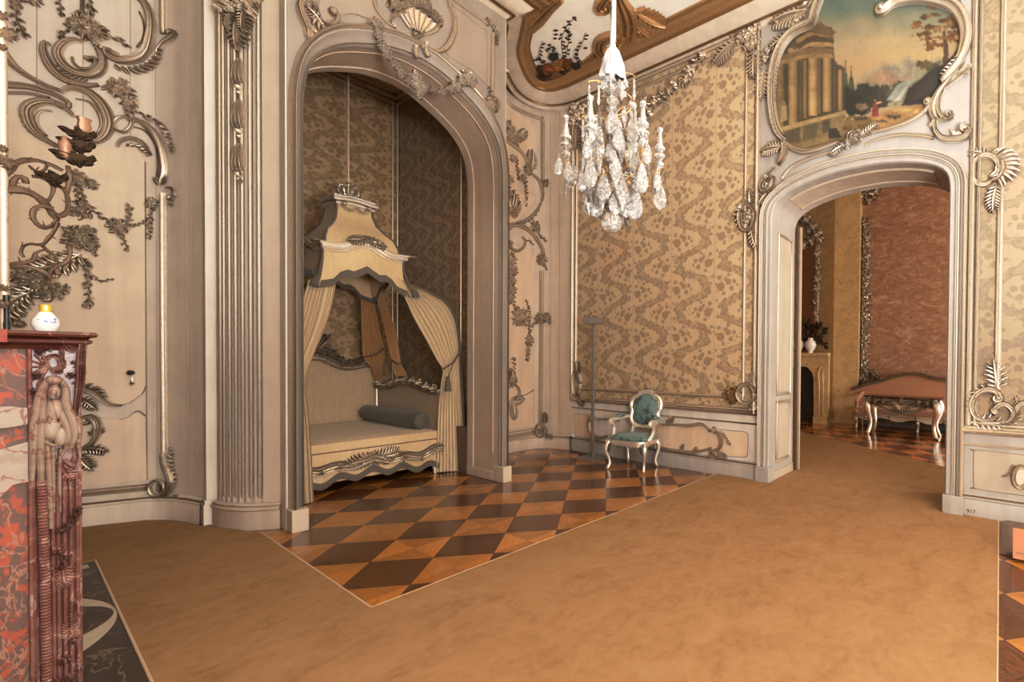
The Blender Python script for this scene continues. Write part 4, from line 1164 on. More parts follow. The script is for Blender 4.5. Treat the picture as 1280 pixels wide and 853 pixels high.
ornament('rocaille_corner', f, M['silverd'], 'dark silver flower corner at the top left of the wide silk hanging')

# dado below the silk
mb = MB()
for y0, y1 in ((6.15, DC + 1.15), (DC - 1.15, YS)):
    band(mb, S, [(RY(y0), .875), (RY(y1), .875)], .03, .05, 'reed', raw=True, step=.3); band(mb, S, [(RY(y0), .735), (RY(y1), .735)], .012, .014, 'line', raw=True, step=.3)
struct(mb.obj('trim_40', M['silverd'], sharp=50))
mb = MB()
band(mb, S, [(RY(DC - 1.16), .905), (RY(YS), .905)], .02, .03, 'reed', raw=True, step=.3)
struct(mb.obj('trim_41', M['silverb'], sharp=50))
dd = [(833, 532), (850, 531), (866, 531), (884, 534), (892, 538), (902, 539), (930, 540), (935, 544), (934.5, 570), (930, 573), (902, 570), (880, 566), (850, 562), (800, 556), (798, 530)]
wn = MB(); wn.plate(S, [(RY(6.15), .24), (RY(DC + 1.16), .24), (RY(DC + 1.16), .86), (RY(6.15), .86)], 0, .003); struct(wn.obj('trim_46', M['dado_lit'], smooth=False))  # added lighter plate, makes up in colour for weak light on the dado
panel(S, dd, M['panel'], 'trim_42', .006)
panel(S, [(719.5, 520), (721, 517.5), (741, 520), (735, 535), (742, 549), (721, 545), (719.5, 543)], M['panel'], 'trim_43', .006)
panel(S, [(1217, 567), (1221, 563), (1330, 575), (1330, 626), (1221, 612), (1217, 607)], M['panel_near_dim'], 'trim_44', .005)
mb = MB()
band(mb, S, [(898, 537), (915, 538.5), (930, 540), (935, 544), (935, 558), (934, 570), (928, 572), (905, 570)], .005, .006, 'line')
band(mb, S, [(741, 520), (721, 517.5), (719.5, 522), (719.5, 540), (721, 545), (742, 549)], .006, .006, 'line')
band(mb, S, [(1330, 575), (1221, 563), (1217.5, 567), (1217.5, 606), (1221, 611.5), (1330, 626)], .004, .006, 'line')
struct(mb.obj('trim_45', M['silverd'], sharp=50))
def f(mb):
    band(mb, S, [(826, 531), (845, 531), (862, 532), (876, 530), (884, 534), (888, 540)], [.02, .014, .022, .024, .012], .03); band(mb, S, [(892, 538), (899, 542), (903, 551), (901, 559), (895, 563), (886, 562)], [.012, .024, .024, .01], .035)
    band(mb, S, [(826, 559), (845, 563), (862, 565), (876, 564), (890, 560)], [.012, .02, .016], .03); cluster(mb, S, 893, 538, 5, 221, 4)
    spray(mb, S, [(903, 540), (908, 548), (912, 554)], .04, 222, fl=.4); acanth(mb, S, S.m(886, 566), -.6, .16, .03, .2, 5); acanth(mb, S, S.m(866, 565), .5, .12, .02, .5, 3); acanth(mb, S, S.m(850, 562), .6, .12, .02, .5, 3); acanth(mb, S, S.m(833, 530), .5, .2, .03, .3, 4); acanth(mb, S, S.m(896, 567), -.3, .18, .02, .2, 4)
ornament('rocaille_scroll', f, M['silverd'], 'low silver cartouche on the dado right of the armchair')
def f(mb):
    band(mb, S, [(748, 524), (742, 522), (737, 528), (738, 538), (744, 545), (752, 547), (760, 545)], [.012, .024, .024, .012], .035); cluster(mb, S, 740, 522, 5, 224, 4); acanth(mb, S, S.m(748, 546), 3.4, .22, .03, .3, 5); band(mb, S, [(748, 524), (760, 524), (775, 526)], .014, .02, 'round')
ornament('rocaille_scroll', f, M['silverd'], 'low silver cartouche on the dado behind the grey floor stand')
def f(mb):
    ring = [(1276 + 9 * math.cos(a), 596 + 13 * math.sin(a)) for a in [i * PI / 7 for i in range(15)]]
    band(mb, S, ring, .02, .035); band(mb, S, [(1262, 590), (1265, 582), (1272, 582)], .01, .02, 'round', c1=-.008); spray(mb, S, [(1266, 588), (1260, 593), (1255, 595)], .025, 226, fl=.5)
    mb2 = [(1276 + 7 * math.cos(a), 596 + 10 * math.sin(a)) for a in [i * PI / 7 for i in range(14)]]; mb.plate(S, [S.m(*q) for q in mb2], 0, .012)
ornament('rocaille_scroll', f, M['silver'], 'oval silver medallion on the dado at the right edge')

# right silk panel frame
def f(mb):
    for a, w in ((RY(.262), .026), (RY(.205), .02)): band(mb, S, [(a, .93), (a, 5.85)], w, .04, 'reed', raw=True, step=.4)
    band(mb, S, [(RY(.02), 1.16), (RY(.02), 5.85)], .028, .04, 'reed', raw=True, step=.4)
    band(mb, S, [(RY(.262), 5.83), (RY(-2.9), 5.83)], .03, .04, 'reed', raw=True, step=.4)
fr = ornament('frame', f, M['silverb'], '', 'x'); del fr['label'], fr['category']; fr.parent = bpy.data.objects['silk_hanging.001']
def f(mb):
    band(mb, S, [(1217, 206), (1222, 199), (1232, 195), (1243, 198), (1248, 206), (1246, 214)], [.012, .03, .03, .016], .05); band(mb, S, [(1216, 224), (1222, 230), (1232, 232), (1240, 226)], [.014, .03, .02], .045); band(mb, S, [(1217, 206), (1215, 216), (1216, 224)], .014, .03, 'round')
    band(mb, S, [(1240, 196), (1250, 202), (1253, 212), (1248, 222), (1240, 228)], [.014, .04, .014], .06); comb(mb, S, [(1236, 197), (1246, 199), (1252, 207), (1252, 217), (1246, 226)], .17, 1, 11, .06, bend=.5); acanth(mb, S, S.m(1246, 232), -1.8, .28, .05, .3, 6); acanth(mb, S, S.m(1236, 196), 2.5, .2, .04, .5, 4); comb(mb, S, [(1250, 204), (1253, 213), (1249, 222)], .12, -1, 6, .05)
ornament('rocaille_boss', f, M['silverb'], 'large silver shell rocaille on the frame right of the doorway arch')
def f(mb):
    band(mb, S, [(1250, 497), (1246, 490), (1236, 487), (1225, 490), (1217, 500), (1216, 512), (1222, 522), (1234, 525), (1244, 520)], [.016, .03, .034, .03, .014], .055, c0=-.02); band(mb, S, [(1242, 512), (1250, 505), (1260, 506), (1267, 514), (1264, 524), (1254, 528), (1244, 524)], [.014, .028, .028, .012], .05, c0=.018)
    comb(mb, S, [(1246, 489), (1234, 485), (1221, 490), (1214, 502), (1214, 514)], .07, -1, 9, .035); comb(mb, S, [(1262, 500), (1270, 506), (1277, 498)], .07, 1, 5, .03); band(mb, S, [(1268, 514), (1275, 505), (1290, 502)], .025, .045); acanth(mb, S, S.m(1216, 528), .1, .3, .03, -.1, 4); band(mb, S, [(1214, 528), (1240, 531), (1290, 536)], .014, .03, 'round'); acanth(mb, S, S.m(1246, 488), 1.6, .32, .04, .2, 4); comb(mb, S, [(1258, 528), (1268, 524), (1272, 514)], .06, -1, 5, .03)
ornament('rocaille_corner', f, M['silverb'], 'bright silver double scroll at the bottom corner of the right edge silk hanging')
# ================================================================ overdoor landscape painting in its rocaille frame
S = SRW
POUT = [(1022, 24), (1030, 8), (1040, -6), (1080, -16), (1130, -20), (1175, -14), (1200, 4), (1206, 26), (1205, 55), (1196, 76), (1182, 96), (1170, 114), (1160, 132), (1140, 148), (1110, 160), (1084, 166), (1060, 172), (1030, 182), (1004, 188), (990, 184), (978, 172), (970, 150), (966, 120), (968, 88), (976, 64), (990, 46), (1006, 36), (1016, 33)]
t = thing('overdoor_painting', 'landscape painting of a ruined temple in a silver scroll frame over the doorway', 'painting', tuple(S.at(*S.m(1088, 170), 0)))
import numpy as np
NU, NV, U0, V0, DU = 296, 252, 956.0, -26.0, .86
gu, gv = np.meshgrid(U0 + np.arange(NU) * DU, V0 + np.arange(NV) * DU)
IMG = np.zeros((NV, NU, 3)); rng = np.random.RandomState(3)
POUTS = [(p.x, p.y) for p in smooth_path([V(p) for p in POUT + POUT[:1]], 3)][:-1]


def sdist(P, x, y):
    """signed distance to polygon, negative inside"""
    d = np.full(x.shape, 1e9); ins = np.zeros(x.shape, bool)
    for i in range(len(P)):
        (x1, y1), (x2, y2) = P[i - 1], P[i]; ex, ey = x2 - x1, y2 - y1; L = ex * ex + ey * ey + 1e-9
        t = np.clip(((x - x1) * ex + (y - y1) * ey) / L, 0, 1); d = np.minimum(d, (x - x1 - t * ex) ** 2 + (y - y1 - t * ey) ** 2)
        if abs(ey) > 1e-9: ins ^= ((y1 > y) != (y2 > y)) & (x < ex * (y - y1) / ey + x1)
    d = np.sqrt(d); return np.where(ins, -d, d)


def fuzz(s):
    a = rng.rand(NV // s + 3, NU // s + 3); yy, xx = np.arange(NV) / s, np.arange(NU) / s
    i, j = yy.astype(int)[:, None], xx.astype(int)[None]; fy, fx = (yy % 1)[:, None], (xx % 1)[None]
    return a[i, j] * (1 - fy) * (1 - fx) + a[i + 1, j] * fy * (1 - fx) + a[i, j + 1] * (1 - fy) * fx + a[i + 1, j + 1] * fy * fx - .5


FZ = [fuzz(3), fuzz(7), fuzz(18)]


def pp(P, c, soft=1.0, rag=1.2, var=.14, op=1.0):
    us, vs = [p[0] for p in P], [p[1] for p in P]; m = soft + rag + 2
    i0, i1 = max(0, int((min(vs) - m - V0) / DU)), min(NV, int((max(vs) + m - V0) / DU) + 1); j0, j1 = max(0, int((min(us) - m - U0) / DU)), min(NU, int((max(us) + m - U0) / DU) + 1)
    if i0 >= i1 or j0 >= j1: return
    w = (slice(i0, i1), slice(j0, j1)); d = sdist(P, gu[w], gv[w]) + rag * (FZ[0][w] + FZ[1][w])
    a = np.clip(.5 - d / (2 * soft), 0, 1)[..., None] * op; k = 1 + var * 2 * (FZ[0][w] * .5 + FZ[1][w] * .5 + FZ[2][w] * .6)[..., None]
    IMG[w] = IMG[w] * (1 - a) + np.clip(np.array(c, float) * k, 0, 255) * a


sky = [(84, 100, 98), (96, 110, 102), (112, 120, 106), (128, 130, 108), (144, 138, 112), (160, 146, 114), (172, 150, 114), (178, 150, 112), (178, 148, 110), (172, 146, 112), (165, 142, 112)]
tt = np.clip((gv + 16) / 132 + .25 * (gu - 1090) / 240 * 0 + .12 * FZ[2], 0, .999) * (len(sky) - 1); ti = tt.astype(int); SK = np.array(sky, float); IMG[:] = SK[ti] * (1 - (tt - ti))[..., None] + SK[np.minimum(ti + 1, len(sky) - 1)] * (tt - ti)[..., None]
for (u, v, w, h, c) in ((1110, 52, 46, 8, (186, 158, 122)), (1080, 36, 40, 7, (160, 146, 118)), (1150, 70, 44, 8, (190, 160, 116)), (1060, 60, 30, 6, (176, 154, 122)), (1130, 26, 34, 6, (140, 136, 114)), (1050, 10, 30, 6, (92, 116, 110))):
    pp([(u + w * math.cos(a) * (1 + .18 * math.sin(3 * a)), v + h * math.sin(a) * (1 + .2 * math.cos(4 * a))) for a in [k * PI / 9 for k in range(18)]], c, 10, 6, .1, .7)
pp([(1060, 118), (1075, 100), (1090, 88), (1106, 80), (1120, 82), (1136, 74), (1150, 78), (1175, 74), (1200, 66), (1200, 130), (1060, 130)], (140, 132, 112), 4, 3)
pp([(1062, 120), (1084, 96), (1100, 86), (1114, 92), (1126, 98), (1140, 96), (1150, 100), (1150, 126), (1060, 126)], (150, 124, 98), 4, 4)
pp([(1060, 122), (1080, 106), (1096, 104), (1120, 108), (1160, 98), (1160, 130), (1060, 132)], (120, 116, 92), 4, 3)
pp([(1040, 170), (1080, 148), (1110, 138), (1140, 132), (1175, 120), (1175, 170), (1100, 190), (1000, 200)], (156, 122, 76))
pp([(960, 190), (1000, 172), (1060, 150), (1085, 146), (1095, 152), (1060, 176), (1000, 200)], (120, 98, 60))
R = random.Random(4)
def bush(u, v, w, h, c, n=9):
    pp([(u + w * math.cos(a) * R.uniform(.75, 1.1), v + h * math.sin(a) * R.uniform(.7, 1.15)) for a in [k * 2 * PI / (n * 2) for k in range(n * 2)]], c, 1.2, 3.5, .3)
for u, h in ((1057, 40), (1064, 32)): pp([(u - 4, 116), (u - 1, 116 - h * .7), (u, 116 - h), (u + 2, 116 - h * .6), (u + 5, 116)], (66, 78, 54))
for (u, v, w, h, c) in ((1060, 126, 16, 18, (40, 42, 30)), (1085, 116, 18, 12, (46, 46, 34)), (1104, 114, 12, 9, (52, 50, 36)), (1072, 132, 22, 14, (34, 34, 26)), (1095, 126, 20, 9, (44, 42, 30)), (1116, 118, 10, 9, (60, 62, 48)), (1126, 108, 9, 6, (70, 66, 44)), (1160, 82, 14, 7, (80, 72, 44))): bush(u, v, w, h, c)
pp([(1108, 126), (1122, 106), (1140, 98), (1146, 100), (1126, 116), (1118, 126)], (136, 142, 128))
pp([(1116, 128), (1130, 110), (1136, 108), (1126, 126)], (170, 172, 158))
pp([(1128, 132), (1136, 112), (1150, 100), (1164, 88), (1180, 80), (1190, 72), (1198, 62), (1204, 80), (1180, 118), (1160, 128), (1140, 132)], (38, 36, 29)); pp([(1140, 126), (1150, 106), (1170, 94), (1178, 100), (1160, 120)], (54, 48, 38))
pp([(1187, 92), (1184, 88), (1178, 84), (1180, 60), (1178, 40), (1181, 38), (1185, 58), (1186, 76)], (70, 52, 32))
for i in range(46):                                                       # autumn foliage in flat sprays
    b = R.choice(((1164, 22), (1176, 14), (1190, 30), (1170, 36), (1154, 34), (1158, 52), (1184, 48), (1194, 44), (1148, 42), (1172, 56)))
    bush(b[0] + R.uniform(-11, 11), b[1] + R.uniform(-5, 5), R.uniform(4, 9), R.uniform(1.6, 3.2), R.choice(((120, 82, 36), (98, 64, 28), (136, 96, 46), (110, 74, 40), (84, 60, 30))), 5)
bush(1205, 52, 7, 16, (62, 62, 34))
# the temple: six columns, entablature and plinth
def colm(u0, u1, y0, y1, c, sh):
    n = 6
    for i in range(n):
        k = i / n; f = .55 + .6 * math.sin(PI * (.18 + .75 * k)) * (1 - .35 * k); x0 = u0 + (u1 - u0) * k; x1 = u0 + (u1 - u0) * (k + 1 / n)
        pp([(x0, y0), (x1, y0), (x1, y1), (x0, y1)], tuple(min(255, q * f * sh) for q in c), .7, .4, .22)
pp([(966, 176), (966, 70), (1000, 40), (1040, 34), (1044, 80), (1056, 84), (1056, 160)], (74, 62, 42))
for a in ((970, 980, 80, 160, .85), (986, 997, 75, 156, 1), (999, 1003, 74, 150, .6), (1004, 1009, 76, 148, .85), (1011, 1022, 70, 145, 1.05), (1023, 1026, 72, 142, .7), (1029, 1039, 72, 140, 1.0), (1041, 1046, 78, 138, .5), (1048, 1053, 88, 138, .95)): colm(a[0], a[1], a[2], a[3], (176, 146, 98), a[4])
for y, c in ((64, (150, 124, 84)), (58, (124, 102, 68)), (50, (168, 140, 96)), (44, (96, 80, 54)), (38, (150, 122, 80))): pp([(972 + (64 - y) * .9, y + 12), (1010, y + 2), (1040, y + 3), (1043, y + 9), (1010, y + 9), (974 + (64 - y) * .9, y + 18)], c)
pp([(1016, 34), (1026, 28), (1040, 38), (1046, 40), (1040, 46), (1016, 42)], (112, 92, 60)); pp([(996, 56), (1018, 44), (1042, 50), (1042, 54), (1018, 50), (998, 62)], (84, 70, 46))
pp([(974, 164), (1010, 150), (1056, 140), (1056, 164), (1010, 174), (974, 184)], (132, 112, 74)); pp([(976, 168), (1000, 159), (1000, 176), (978, 184)], (92, 82, 58)); pp([(1004, 158), (1022, 153), (1022, 170), (1004, 176)], (100, 90, 62)); pp([(1028, 150), (1038, 148), (1038, 164), (1028, 168)], (88, 78, 54)); pp([(972, 160), (1058, 138), (1058, 143), (972, 166)], (170, 146, 102))
pp([(980, 186), (1030, 170), (1060, 164), (1054, 170), (1000, 188)], (140, 120, 80)); pp([(1036, 162), (1046, 160), (1052, 172), (1036, 174)], (52, 46, 32))
pp([(977, 132), (981, 128), (984, 134), (984, 150), (976, 154)], (168, 150, 112)); bush(980, 128, 1.6, 2.4, (170, 150, 112), 4)
bush(1078, 134, 9, 5, (128, 108, 80), 6); pp([(1090, 146), (1091, 132), (1094, 126), (1097, 132), (1098, 146)], (120, 52, 40)); bush(1094, 126, 2, 2.4, (204, 160, 120), 4); pp([(1095, 128), (1102, 127), (1102, 129), (1096, 131)], (204, 160, 120))
for (u, v, w, h) in ((1070, 148, 12, 3), (1100, 152, 10, 2.2), (1128, 138, 12, 2.6), (1150, 140, 10, 4), (1060, 160, 9, 2.6), (1080, 158, 8, 2), (1116, 146, 9, 2)): bush(u, v, w, h, R.choice(((98, 80, 48), (186, 150, 98), (84, 70, 44))), 6)
mb = MB(); ok = sdist(POUTS, gu, gv) < 3
vs = [S.at(*S.m(U0 + j * DU, V0 + i * DU), .008) for i in range(NV) for j in range(NU)]
fs = [(i * NU + j, i * NU + j + 1, (i + 1) * NU + j + 1, (i + 1) * NU + j) for i in range(NV - 1) for j in range(NU - 1) if ok[i, j] and ok[i + 1, j + 1] and ok[i, j + 1] and ok[i + 1, j]]
use = sorted({k for q in fs for k in q}); ix = {k: n for n, k in enumerate(use)}
mb.add([vs[k] for k in use], [tuple(ix[k] for k in q) for q in fs])
o = mb.obj('canvas', M['vcol'], t, smooth=False); at = o.data.color_attributes.new('Col', 'FLOAT_COLOR', 'POINT'); fl_ = IMG.reshape(-1, 3)
for n, k in enumerate(use): at.data[n].color = (*lin(*fl_[k]), 1)

LIFT[0] = .012
mb = MB()
band(mb, S, [(1031, -14), (1024, 6), (1019, 20), (1016, 31), (1005, 36), (990, 45), (977, 62), (969, 86), (966, 116), (968, 146), (974, 166), (982, 176)], [.05, .05, .055, .05, .045, .04], .08)
comb(mb, S, [(1016, 32), (1000, 39), (984, 53), (974, 72)], .08, -1, 10, .05); comb(mb, S, [(968, 90), (965, 120), (968, 150), (976, 170)], .05, -1, 12, .05, bend=.4); comb(mb, S, [(974, 74), (969, 100), (969, 130)], .05, 1, 12, .05, bend=.3)
band(mb, S, [(983, 180), (994, 188), (1008, 191), (1026, 187), (1042, 181), (1050, 178)], [.02, .034, .03, .02], .06, 'reed'); band(mb, S, [(1090, 167), (1110, 162), (1134, 154), (1152, 144), (1163, 132), (1162, 127)], [.018, .024, .032, .024], .055, 'reed', c1=.02)
band(mb, S, [(1198, 90), (1184, 104), (1172, 120), (1166, 136), (1168, 148), (1172, 152)], [.014, .034, .045, .03], .07, 'reed'); band(mb, S, [(1210, 96), (1198, 94), (1186, 104), (1176, 122), (1174, 140), (1182, 150), (1190, 148), (1189, 143)], [.012, .022, .022, .012], .05, c1=.015)
band(mb, S, [(1104, 16), (1116, 6), (1134, 1), (1156, 0), (1178, 4), (1194, 12), (1205, 28), (1208, 46), (1204, 66), (1196, 82), (1184, 96), (1176, 104)], [.02, .045, .05, .055, .06, .055, .035], .09, 'reed', c0=-.03)
comb(mb, S, [(1200, 72), (1190, 86), (1178, 98)], .07, -1, 6, .05); band(mb, S, [(1212, 82), (1204, 92), (1190, 104), (1180, 112)], [.03, .03, .016], .05)
band(mb, S, [(1164, 160), (1170, 152), (1182, 152), (1186, 148)], .02, .05); band(mb, S, [(1170, 154), (1170, 164), (1178, 174), (1192, 176), (1206, 174), (1211, 166), (1205, 165)], [.02, .036, .036, .016], .07, c1=-.022); comb(mb, S, [(1206, 176), (1200, 180), (1192, 178)], .2, -1, 5, .04, lean=.1, bend=.2)
band(mb, S, [(1082, 182), (1094, 176), (1120, 170), (1150, 170), (1168, 173)], [.012, .02, .022], .04, 'reed'); band(mb, S, [(978, 224), (990, 210), (1010, 200), (1040, 190), (1050, 188)], [.016, .022, .014], .035, 'reed')
cluster(mb, S, 1072, 172, 9, 231, 5, h=.06); cluster(mb, S, 1061, 180, 8, 232, 4, h=.06); acanth(mb, S, S.m(1078, 170), .3, .2, .04, .3, 4); band(mb, S, [(1078, 176), (1072, 168), (1064, 170), (1064, 178), (1072, 180)], [.014, .026, .014], .08, c1=.018); acanth(mb, S, S.m(1056, 182), 3.5, .2, .04, .3, 4)
mb.obj('scroll_frame', M['silverb'], t)
mb = MB()
band(mb, S, [(980, 178), (982, 188), (980, 198), (974, 206)], [.03, .045, .03], .06); acanth(mb, S, S.m(978, 184), 2.9, .3, .04, .6, 6); band(mb, S, [(972, 210), (965, 216), (956, 228), (953, 236), (958, 240), (966, 234), (968, 224), (961, 224)], [.014, .03, .03, .014], .06, c1=-.016); cluster(mb, S, 960, 231, 7, 241, 4); acanth(mb, S, S.m(962, 238), -2.2, .24, .04, -.2, 4)
cluster(mb, S, 997, 28, 9, 242, 6); cluster(mb, S, 990, 37, 6, 243, 4); cluster(mb, S, 961, 64, 6, 244, 4); cluster(mb, S, 957, 76, 6, 245, 4); acanth(mb, S, S.m(986, 42), 3.7, .3, .04, -.3, 4); acanth(mb, S, S.m(1010, 14), 2.9, .5, .05, .5, 6); band(mb, S, [(994, 6), (998, 12), (1006, 10), (1012, 2), (1014, -8)], [.012, .028, .016], .05); acanth(mb, S, S.m(956, 88), -1.7, .4, .03, .1, 5)
mb.obj('flower_sprays', M['silver'], t)
LIFT[0] = 0.0
# ================================================================ state bed in the alcove
t = thing('state_bed', 'low bed with beige silk panels and carved silver crest standing in the alcove', 'bed', (2.5, 7.3, 0))
BX0, BX1, BY0, BY1 = 1.62, 3.28, 6.33, 8.27
SBB = Surf([(BX0, BY1 - .03), (BX1, BY1 - .03)]); SBE = Surf([(BX1 - .02, BY1), (BX1 - .02, BY0)]); SBT = Surf([(BX0, BY0), (BX1, BY0)])
zb_ = lambda x: 1.40 + .10 * math.exp(-((x - 2.46) / .3) ** 2) + .035 * math.cos((x - 2.46) * 9)
xs = [BX0 + (BX1 - BX0) * i / 40 for i in range(41)]
mb = MB(); mb.plate(SBB, [(x - BX0, .4) for x in xs[::-1]] + [(x - BX0, zb_(x)) for x in xs], -.05, .0); bpn = mb.obj('back_panel', M['bedback'], t, smooth=False)
mb = MB(); band(mb, SBB, [(x - BX0, zb_(x) + .04) for x in xs], .055, .09, raw=True); band(mb, SBB, [(x - BX0, zb_(x) - .02) for x in xs], .014, .03, 'round', raw=True)
for i in range(13):
    x = BX0 + .12 + .115 * i; cluster(mb, SBB, 0, 0, .07 + .06 * math.exp(-((x - 2.46) / .3) ** 2), 300 + i, 5, raw=(x - BX0, zb_(x) + .07 + .08 * math.exp(-((x - 2.46) / .25) ** 2)), h=.1)
for a in (.7, 2.4): acanth(mb, SBB, (2.46 - BX0, zb_(2.46) + .12), a, .3, .1, .5 if a < 1.5 else -.5, 5)
mb.obj('back_crest', M['silver'], bpn)
ze = lambda y: 1.13 + .05 * math.cos((y - 7.2) * 4.2)
ys = [BY1 - (BY1 - BY0) * i / 30 for i in range(31)]
mb = MB(); mb.plate(SBE, [(BY1 - y, .4) for y in ys[::-1]] + [(BY1 - y, ze(y)) for y in ys], -.05, 0); bpn = mb.obj('end_panel', M['bedback'], t, smooth=False)
mb = MB(); band(mb, SBE, [(BY1 - y, ze(y) + .02) for y in ys], .035, .07, raw=True)
for i in range(9): cluster(mb, SBE, 0, 0, .06, 320 + i, 4, raw=(.2 + .2 * i, ze(BY1 - .2 - .2 * i) + .05), h=.06)
mb.obj('end_crest', M['silverd'], bpn)
def post(x, y, z1):
    mb = MB(); mb.lathe([(.03, 0), (.032, .3), (.026, .7), (.036, .76), (.026, .82), (.022, z1 - .2), (.034, z1 - .12), (.04, z1 - .06), (.022, z1 - .02), (.0, z1 + .04)], (x, y, 0), 12); return mb.obj('post', M['silver'], t)
post(BX1 - .04, BY1 - .06, 1.62); post(BX0 + .02, BY1 - .06, 1.62)
mb = MB(); mb.box(BX0, BX1, BY0 + .03, BY1 - .05, .12, .46); mb.obj('bed_box', M['bedcloth'], t, bevel=.01)
mb = MB(); wv = lambda x: .05 * math.sin((x - 1.7) * 8.2) * .5
X2 = [BX0 + (BX1 - BX0) * i / 60 for i in range(61)]
zt = lambda x: .355 + .028 * math.cos((x - 2.45) * 7.5) + .02 * math.cos((x - 2.45) * 17)
mb.plate(SBT, [(x - BX0, .16 + .035 * math.cos((x - 2.46) * 19) + .03 * math.cos((x - 2.46) * 4)) for x in X2] + [(x - BX0, .466) for x in X2[::-1]], -.03, 0); apr = mb.obj('front_apron', M['bedcloth'], t, smooth=False)
mb = MB(); band(mb, SBT, [(x - BX0, zt(x) - .05) for x in X2], .045, .05, raw=True)
for i, x in enumerate([1.75, 1.95, 2.12, 2.3, 2.38, 2.46, 2.54, 2.62, 2.8, 3.0, 3.15]): cluster(mb, SBT, 0, 0, .055 + .03 * (abs(x - 2.46) < .12), 340 + i, 5, raw=(x - BX0, zt(x) - .055), h=.05)
for s in (0, PI): acanth(mb, SBT, (2.46 - BX0, zt(2.46) - .06), s, .32, .05, .3, 6)
mb.obj('front_rail_carving', M['silver'], apr)
mb = MB(); rows = []
for x in X2:
    z = .16 + .035 * math.cos((x - 2.46) * 19) + .03 * math.cos((x - 2.46) * 4); rows.append([SBT.at(x - BX0, z + .03, .004), SBT.at(x - BX0, z, .012), SBT.at(x - BX0, z - .05, .006)])
mb.grid(rows); band(mb, SBT, [(x - BX0, zt(x) + .005) for x in X2], .012, .02, 'round', raw=True); mb.obj('fringe', M['fringe'], apr)
for x in (BX0 + .06, BX1 - .07):
    mb = MB(); mb.tube([(x, BY0 + .07, .14), (x, BY0 + .05, .07), (x, BY0 + .04, 0)], [.04, .03, .022], 8); mb.obj('leg', M['silverd'], t)
    mb = MB(); mb.tube([(x, BY1 - .1, .14), (x, BY1 - .1, 0)], [.04, .025], 8); mb.obj('leg', M['silverd'], t)
def cushion(mb, x0, x1, y0, y1, z0, z1, sag=.0):
    n = 16; rows = []
    for i in range(n + 1):
        r = []
        for j in range(n + 1):
            u, v = i / n * 2 - 1, j / n * 2 - 1; e = max(abs(u), abs(v)); r.append(V((x0 + (x1 - x0) * i / n, y0 + (y1 - y0) * j / n, z1 - .025 * max(0, (e - .9) / .1) ** 2 - sag * (1 - u * u) * (1 - v * v))))
        rows.append(r)
    mb.grid(rows)
    for a, b in (((x0, y0), (x1, y0)), ((x1, y0), (x1, y1)), ((x1, y1), (x0, y1)), ((x0, y1), (x0, y0))): mb.grid([[(a[0] + (b[0] - a[0]) * k / 8, a[1] + (b[1] - a[1]) * k / 8, z) for k in range(9)] for z in (z0, z1 - .025)])
mb = MB(); cushion(mb, BX0 + .03, BX1 - .05, BY0 + .0, BY1 - .06, .476, .60, .012); mb.tube([(BX0 + .04, BY0 - .004, .487), (BX1 - .06, BY0 - .004, .487)], .009, 6)
tag(mb.obj('mattress', M['bedcloth']), 'flat pale gold silk mattress lying on the alcove bed', 'mattress')
mb = MB(); L = 1.68; prof = [(0, -.02), (.05, -.012), (.095, 0), (.115, .03), (.118, .2), (.118, L - .2), (.115, L - .03), (.095, L), (.05, L + .012), (0, L + .02)]
mb.lathe(prof, (BX1 - .19, BY0 + .14, .712), 20, (0, 1, 0)); tag(mb.obj('bolster_pillow', M['bolster']), 'dark grey green bolster lying at the right end of the bed', 'pillow')

# canopy hanging over the bed
t = thing('bed_canopy', 'silk domed bed canopy with silver crown and cornice over the alcove bed', 'bed canopy', (2.5, 7.15, 2.4))
CXc, CYc = 2.5, 7.15
def ring(hw, hd, zf, n=14):
    """square ring; zf(side parameter -1..1) gives the height"""
    out = []
    for k, (ax, ay, bx, by) in enumerate(((-1, -1, 1, -1), (1, -1, 1, 1), (1, 1, -1, 1), (-1, 1, -1, -1))):
        for i in range(n):
            s = i / n; w = s * 2 - 1
            out.append(V((CXc + (ax + (bx - ax) * s) * hw, CYc + (ay + (by - ay) * s) * hd, zf(w))))
    return out
cor = lambda w: 2.885 + .055 * math.cos(w * PI) + .02 * math.cos(2 * w * PI) - .01
scal = lambda w: 2.53 + .085 * math.cos(w * PI * 1.0) + .03 * math.cos(w * 4 * PI) - .08 * abs(w) ** 6
mb = MB(); mb.grid([ring(.425, .5, lambda w: cor(w) + .0), ring(.43, .505, lambda w: cor(w) * .5 + scal(w) * .5), ring(.475, .55, lambda w: scal(w) + .02)], True)
mb.obj('valance', M['bedcloth'], t, sharp=60)
mb = MB(); mb.grid([ring(.40, .47, lambda w: cor(w) + .05), ring(.39, .45, lambda w: 3.0 + .02 * math.cos(w * PI)), ring(.36, .41, lambda w: 3.09), ring(.29, .33, lambda w: 3.17), ring(.225, .25, lambda w: 3.27), ring(.195, .2, lambda w: 3.40), ring(.19, .19, lambda w: 3.5)], True); dome_ = mb.obj('dome', M['bedcloth'], t, sharp=60)
mb = MB()
for o, r, dz in ((.025, .03, .0), (.045, .018, .035), (.005, .016, -.035)): 
    R4 = ring(.425 + o, .5 + o, lambda w: cor(w) + dz + .02, 14); mb.tube(R4 + R4[:1], r, 8, False)
    R5 = None
for hw, z, r in ((.205, 3.50, .02), (.235, 3.545, .024), (.21, 3.585, .016)):
    R4 = ring(hw, hw, lambda w: z + .012 * math.cos(w * PI), 8); mb.tube(R4 + R4[:1], r, 8, False)
mb.box(CXc - .22, CXc + .22, CYc - .22, CYc + .22, 3.55, 3.59)
SCF = Surf([(CXc - .5, CYc - .53), (CXc + .5, CYc - .53)])
for i, x in enumerate((.36, .42, .48, .54, .6, .66)): cluster(mb, SCF, 0, 0, .055, 360 + i, 5, raw=(x, cor((x - .5) * 2) + .065), h=.07)
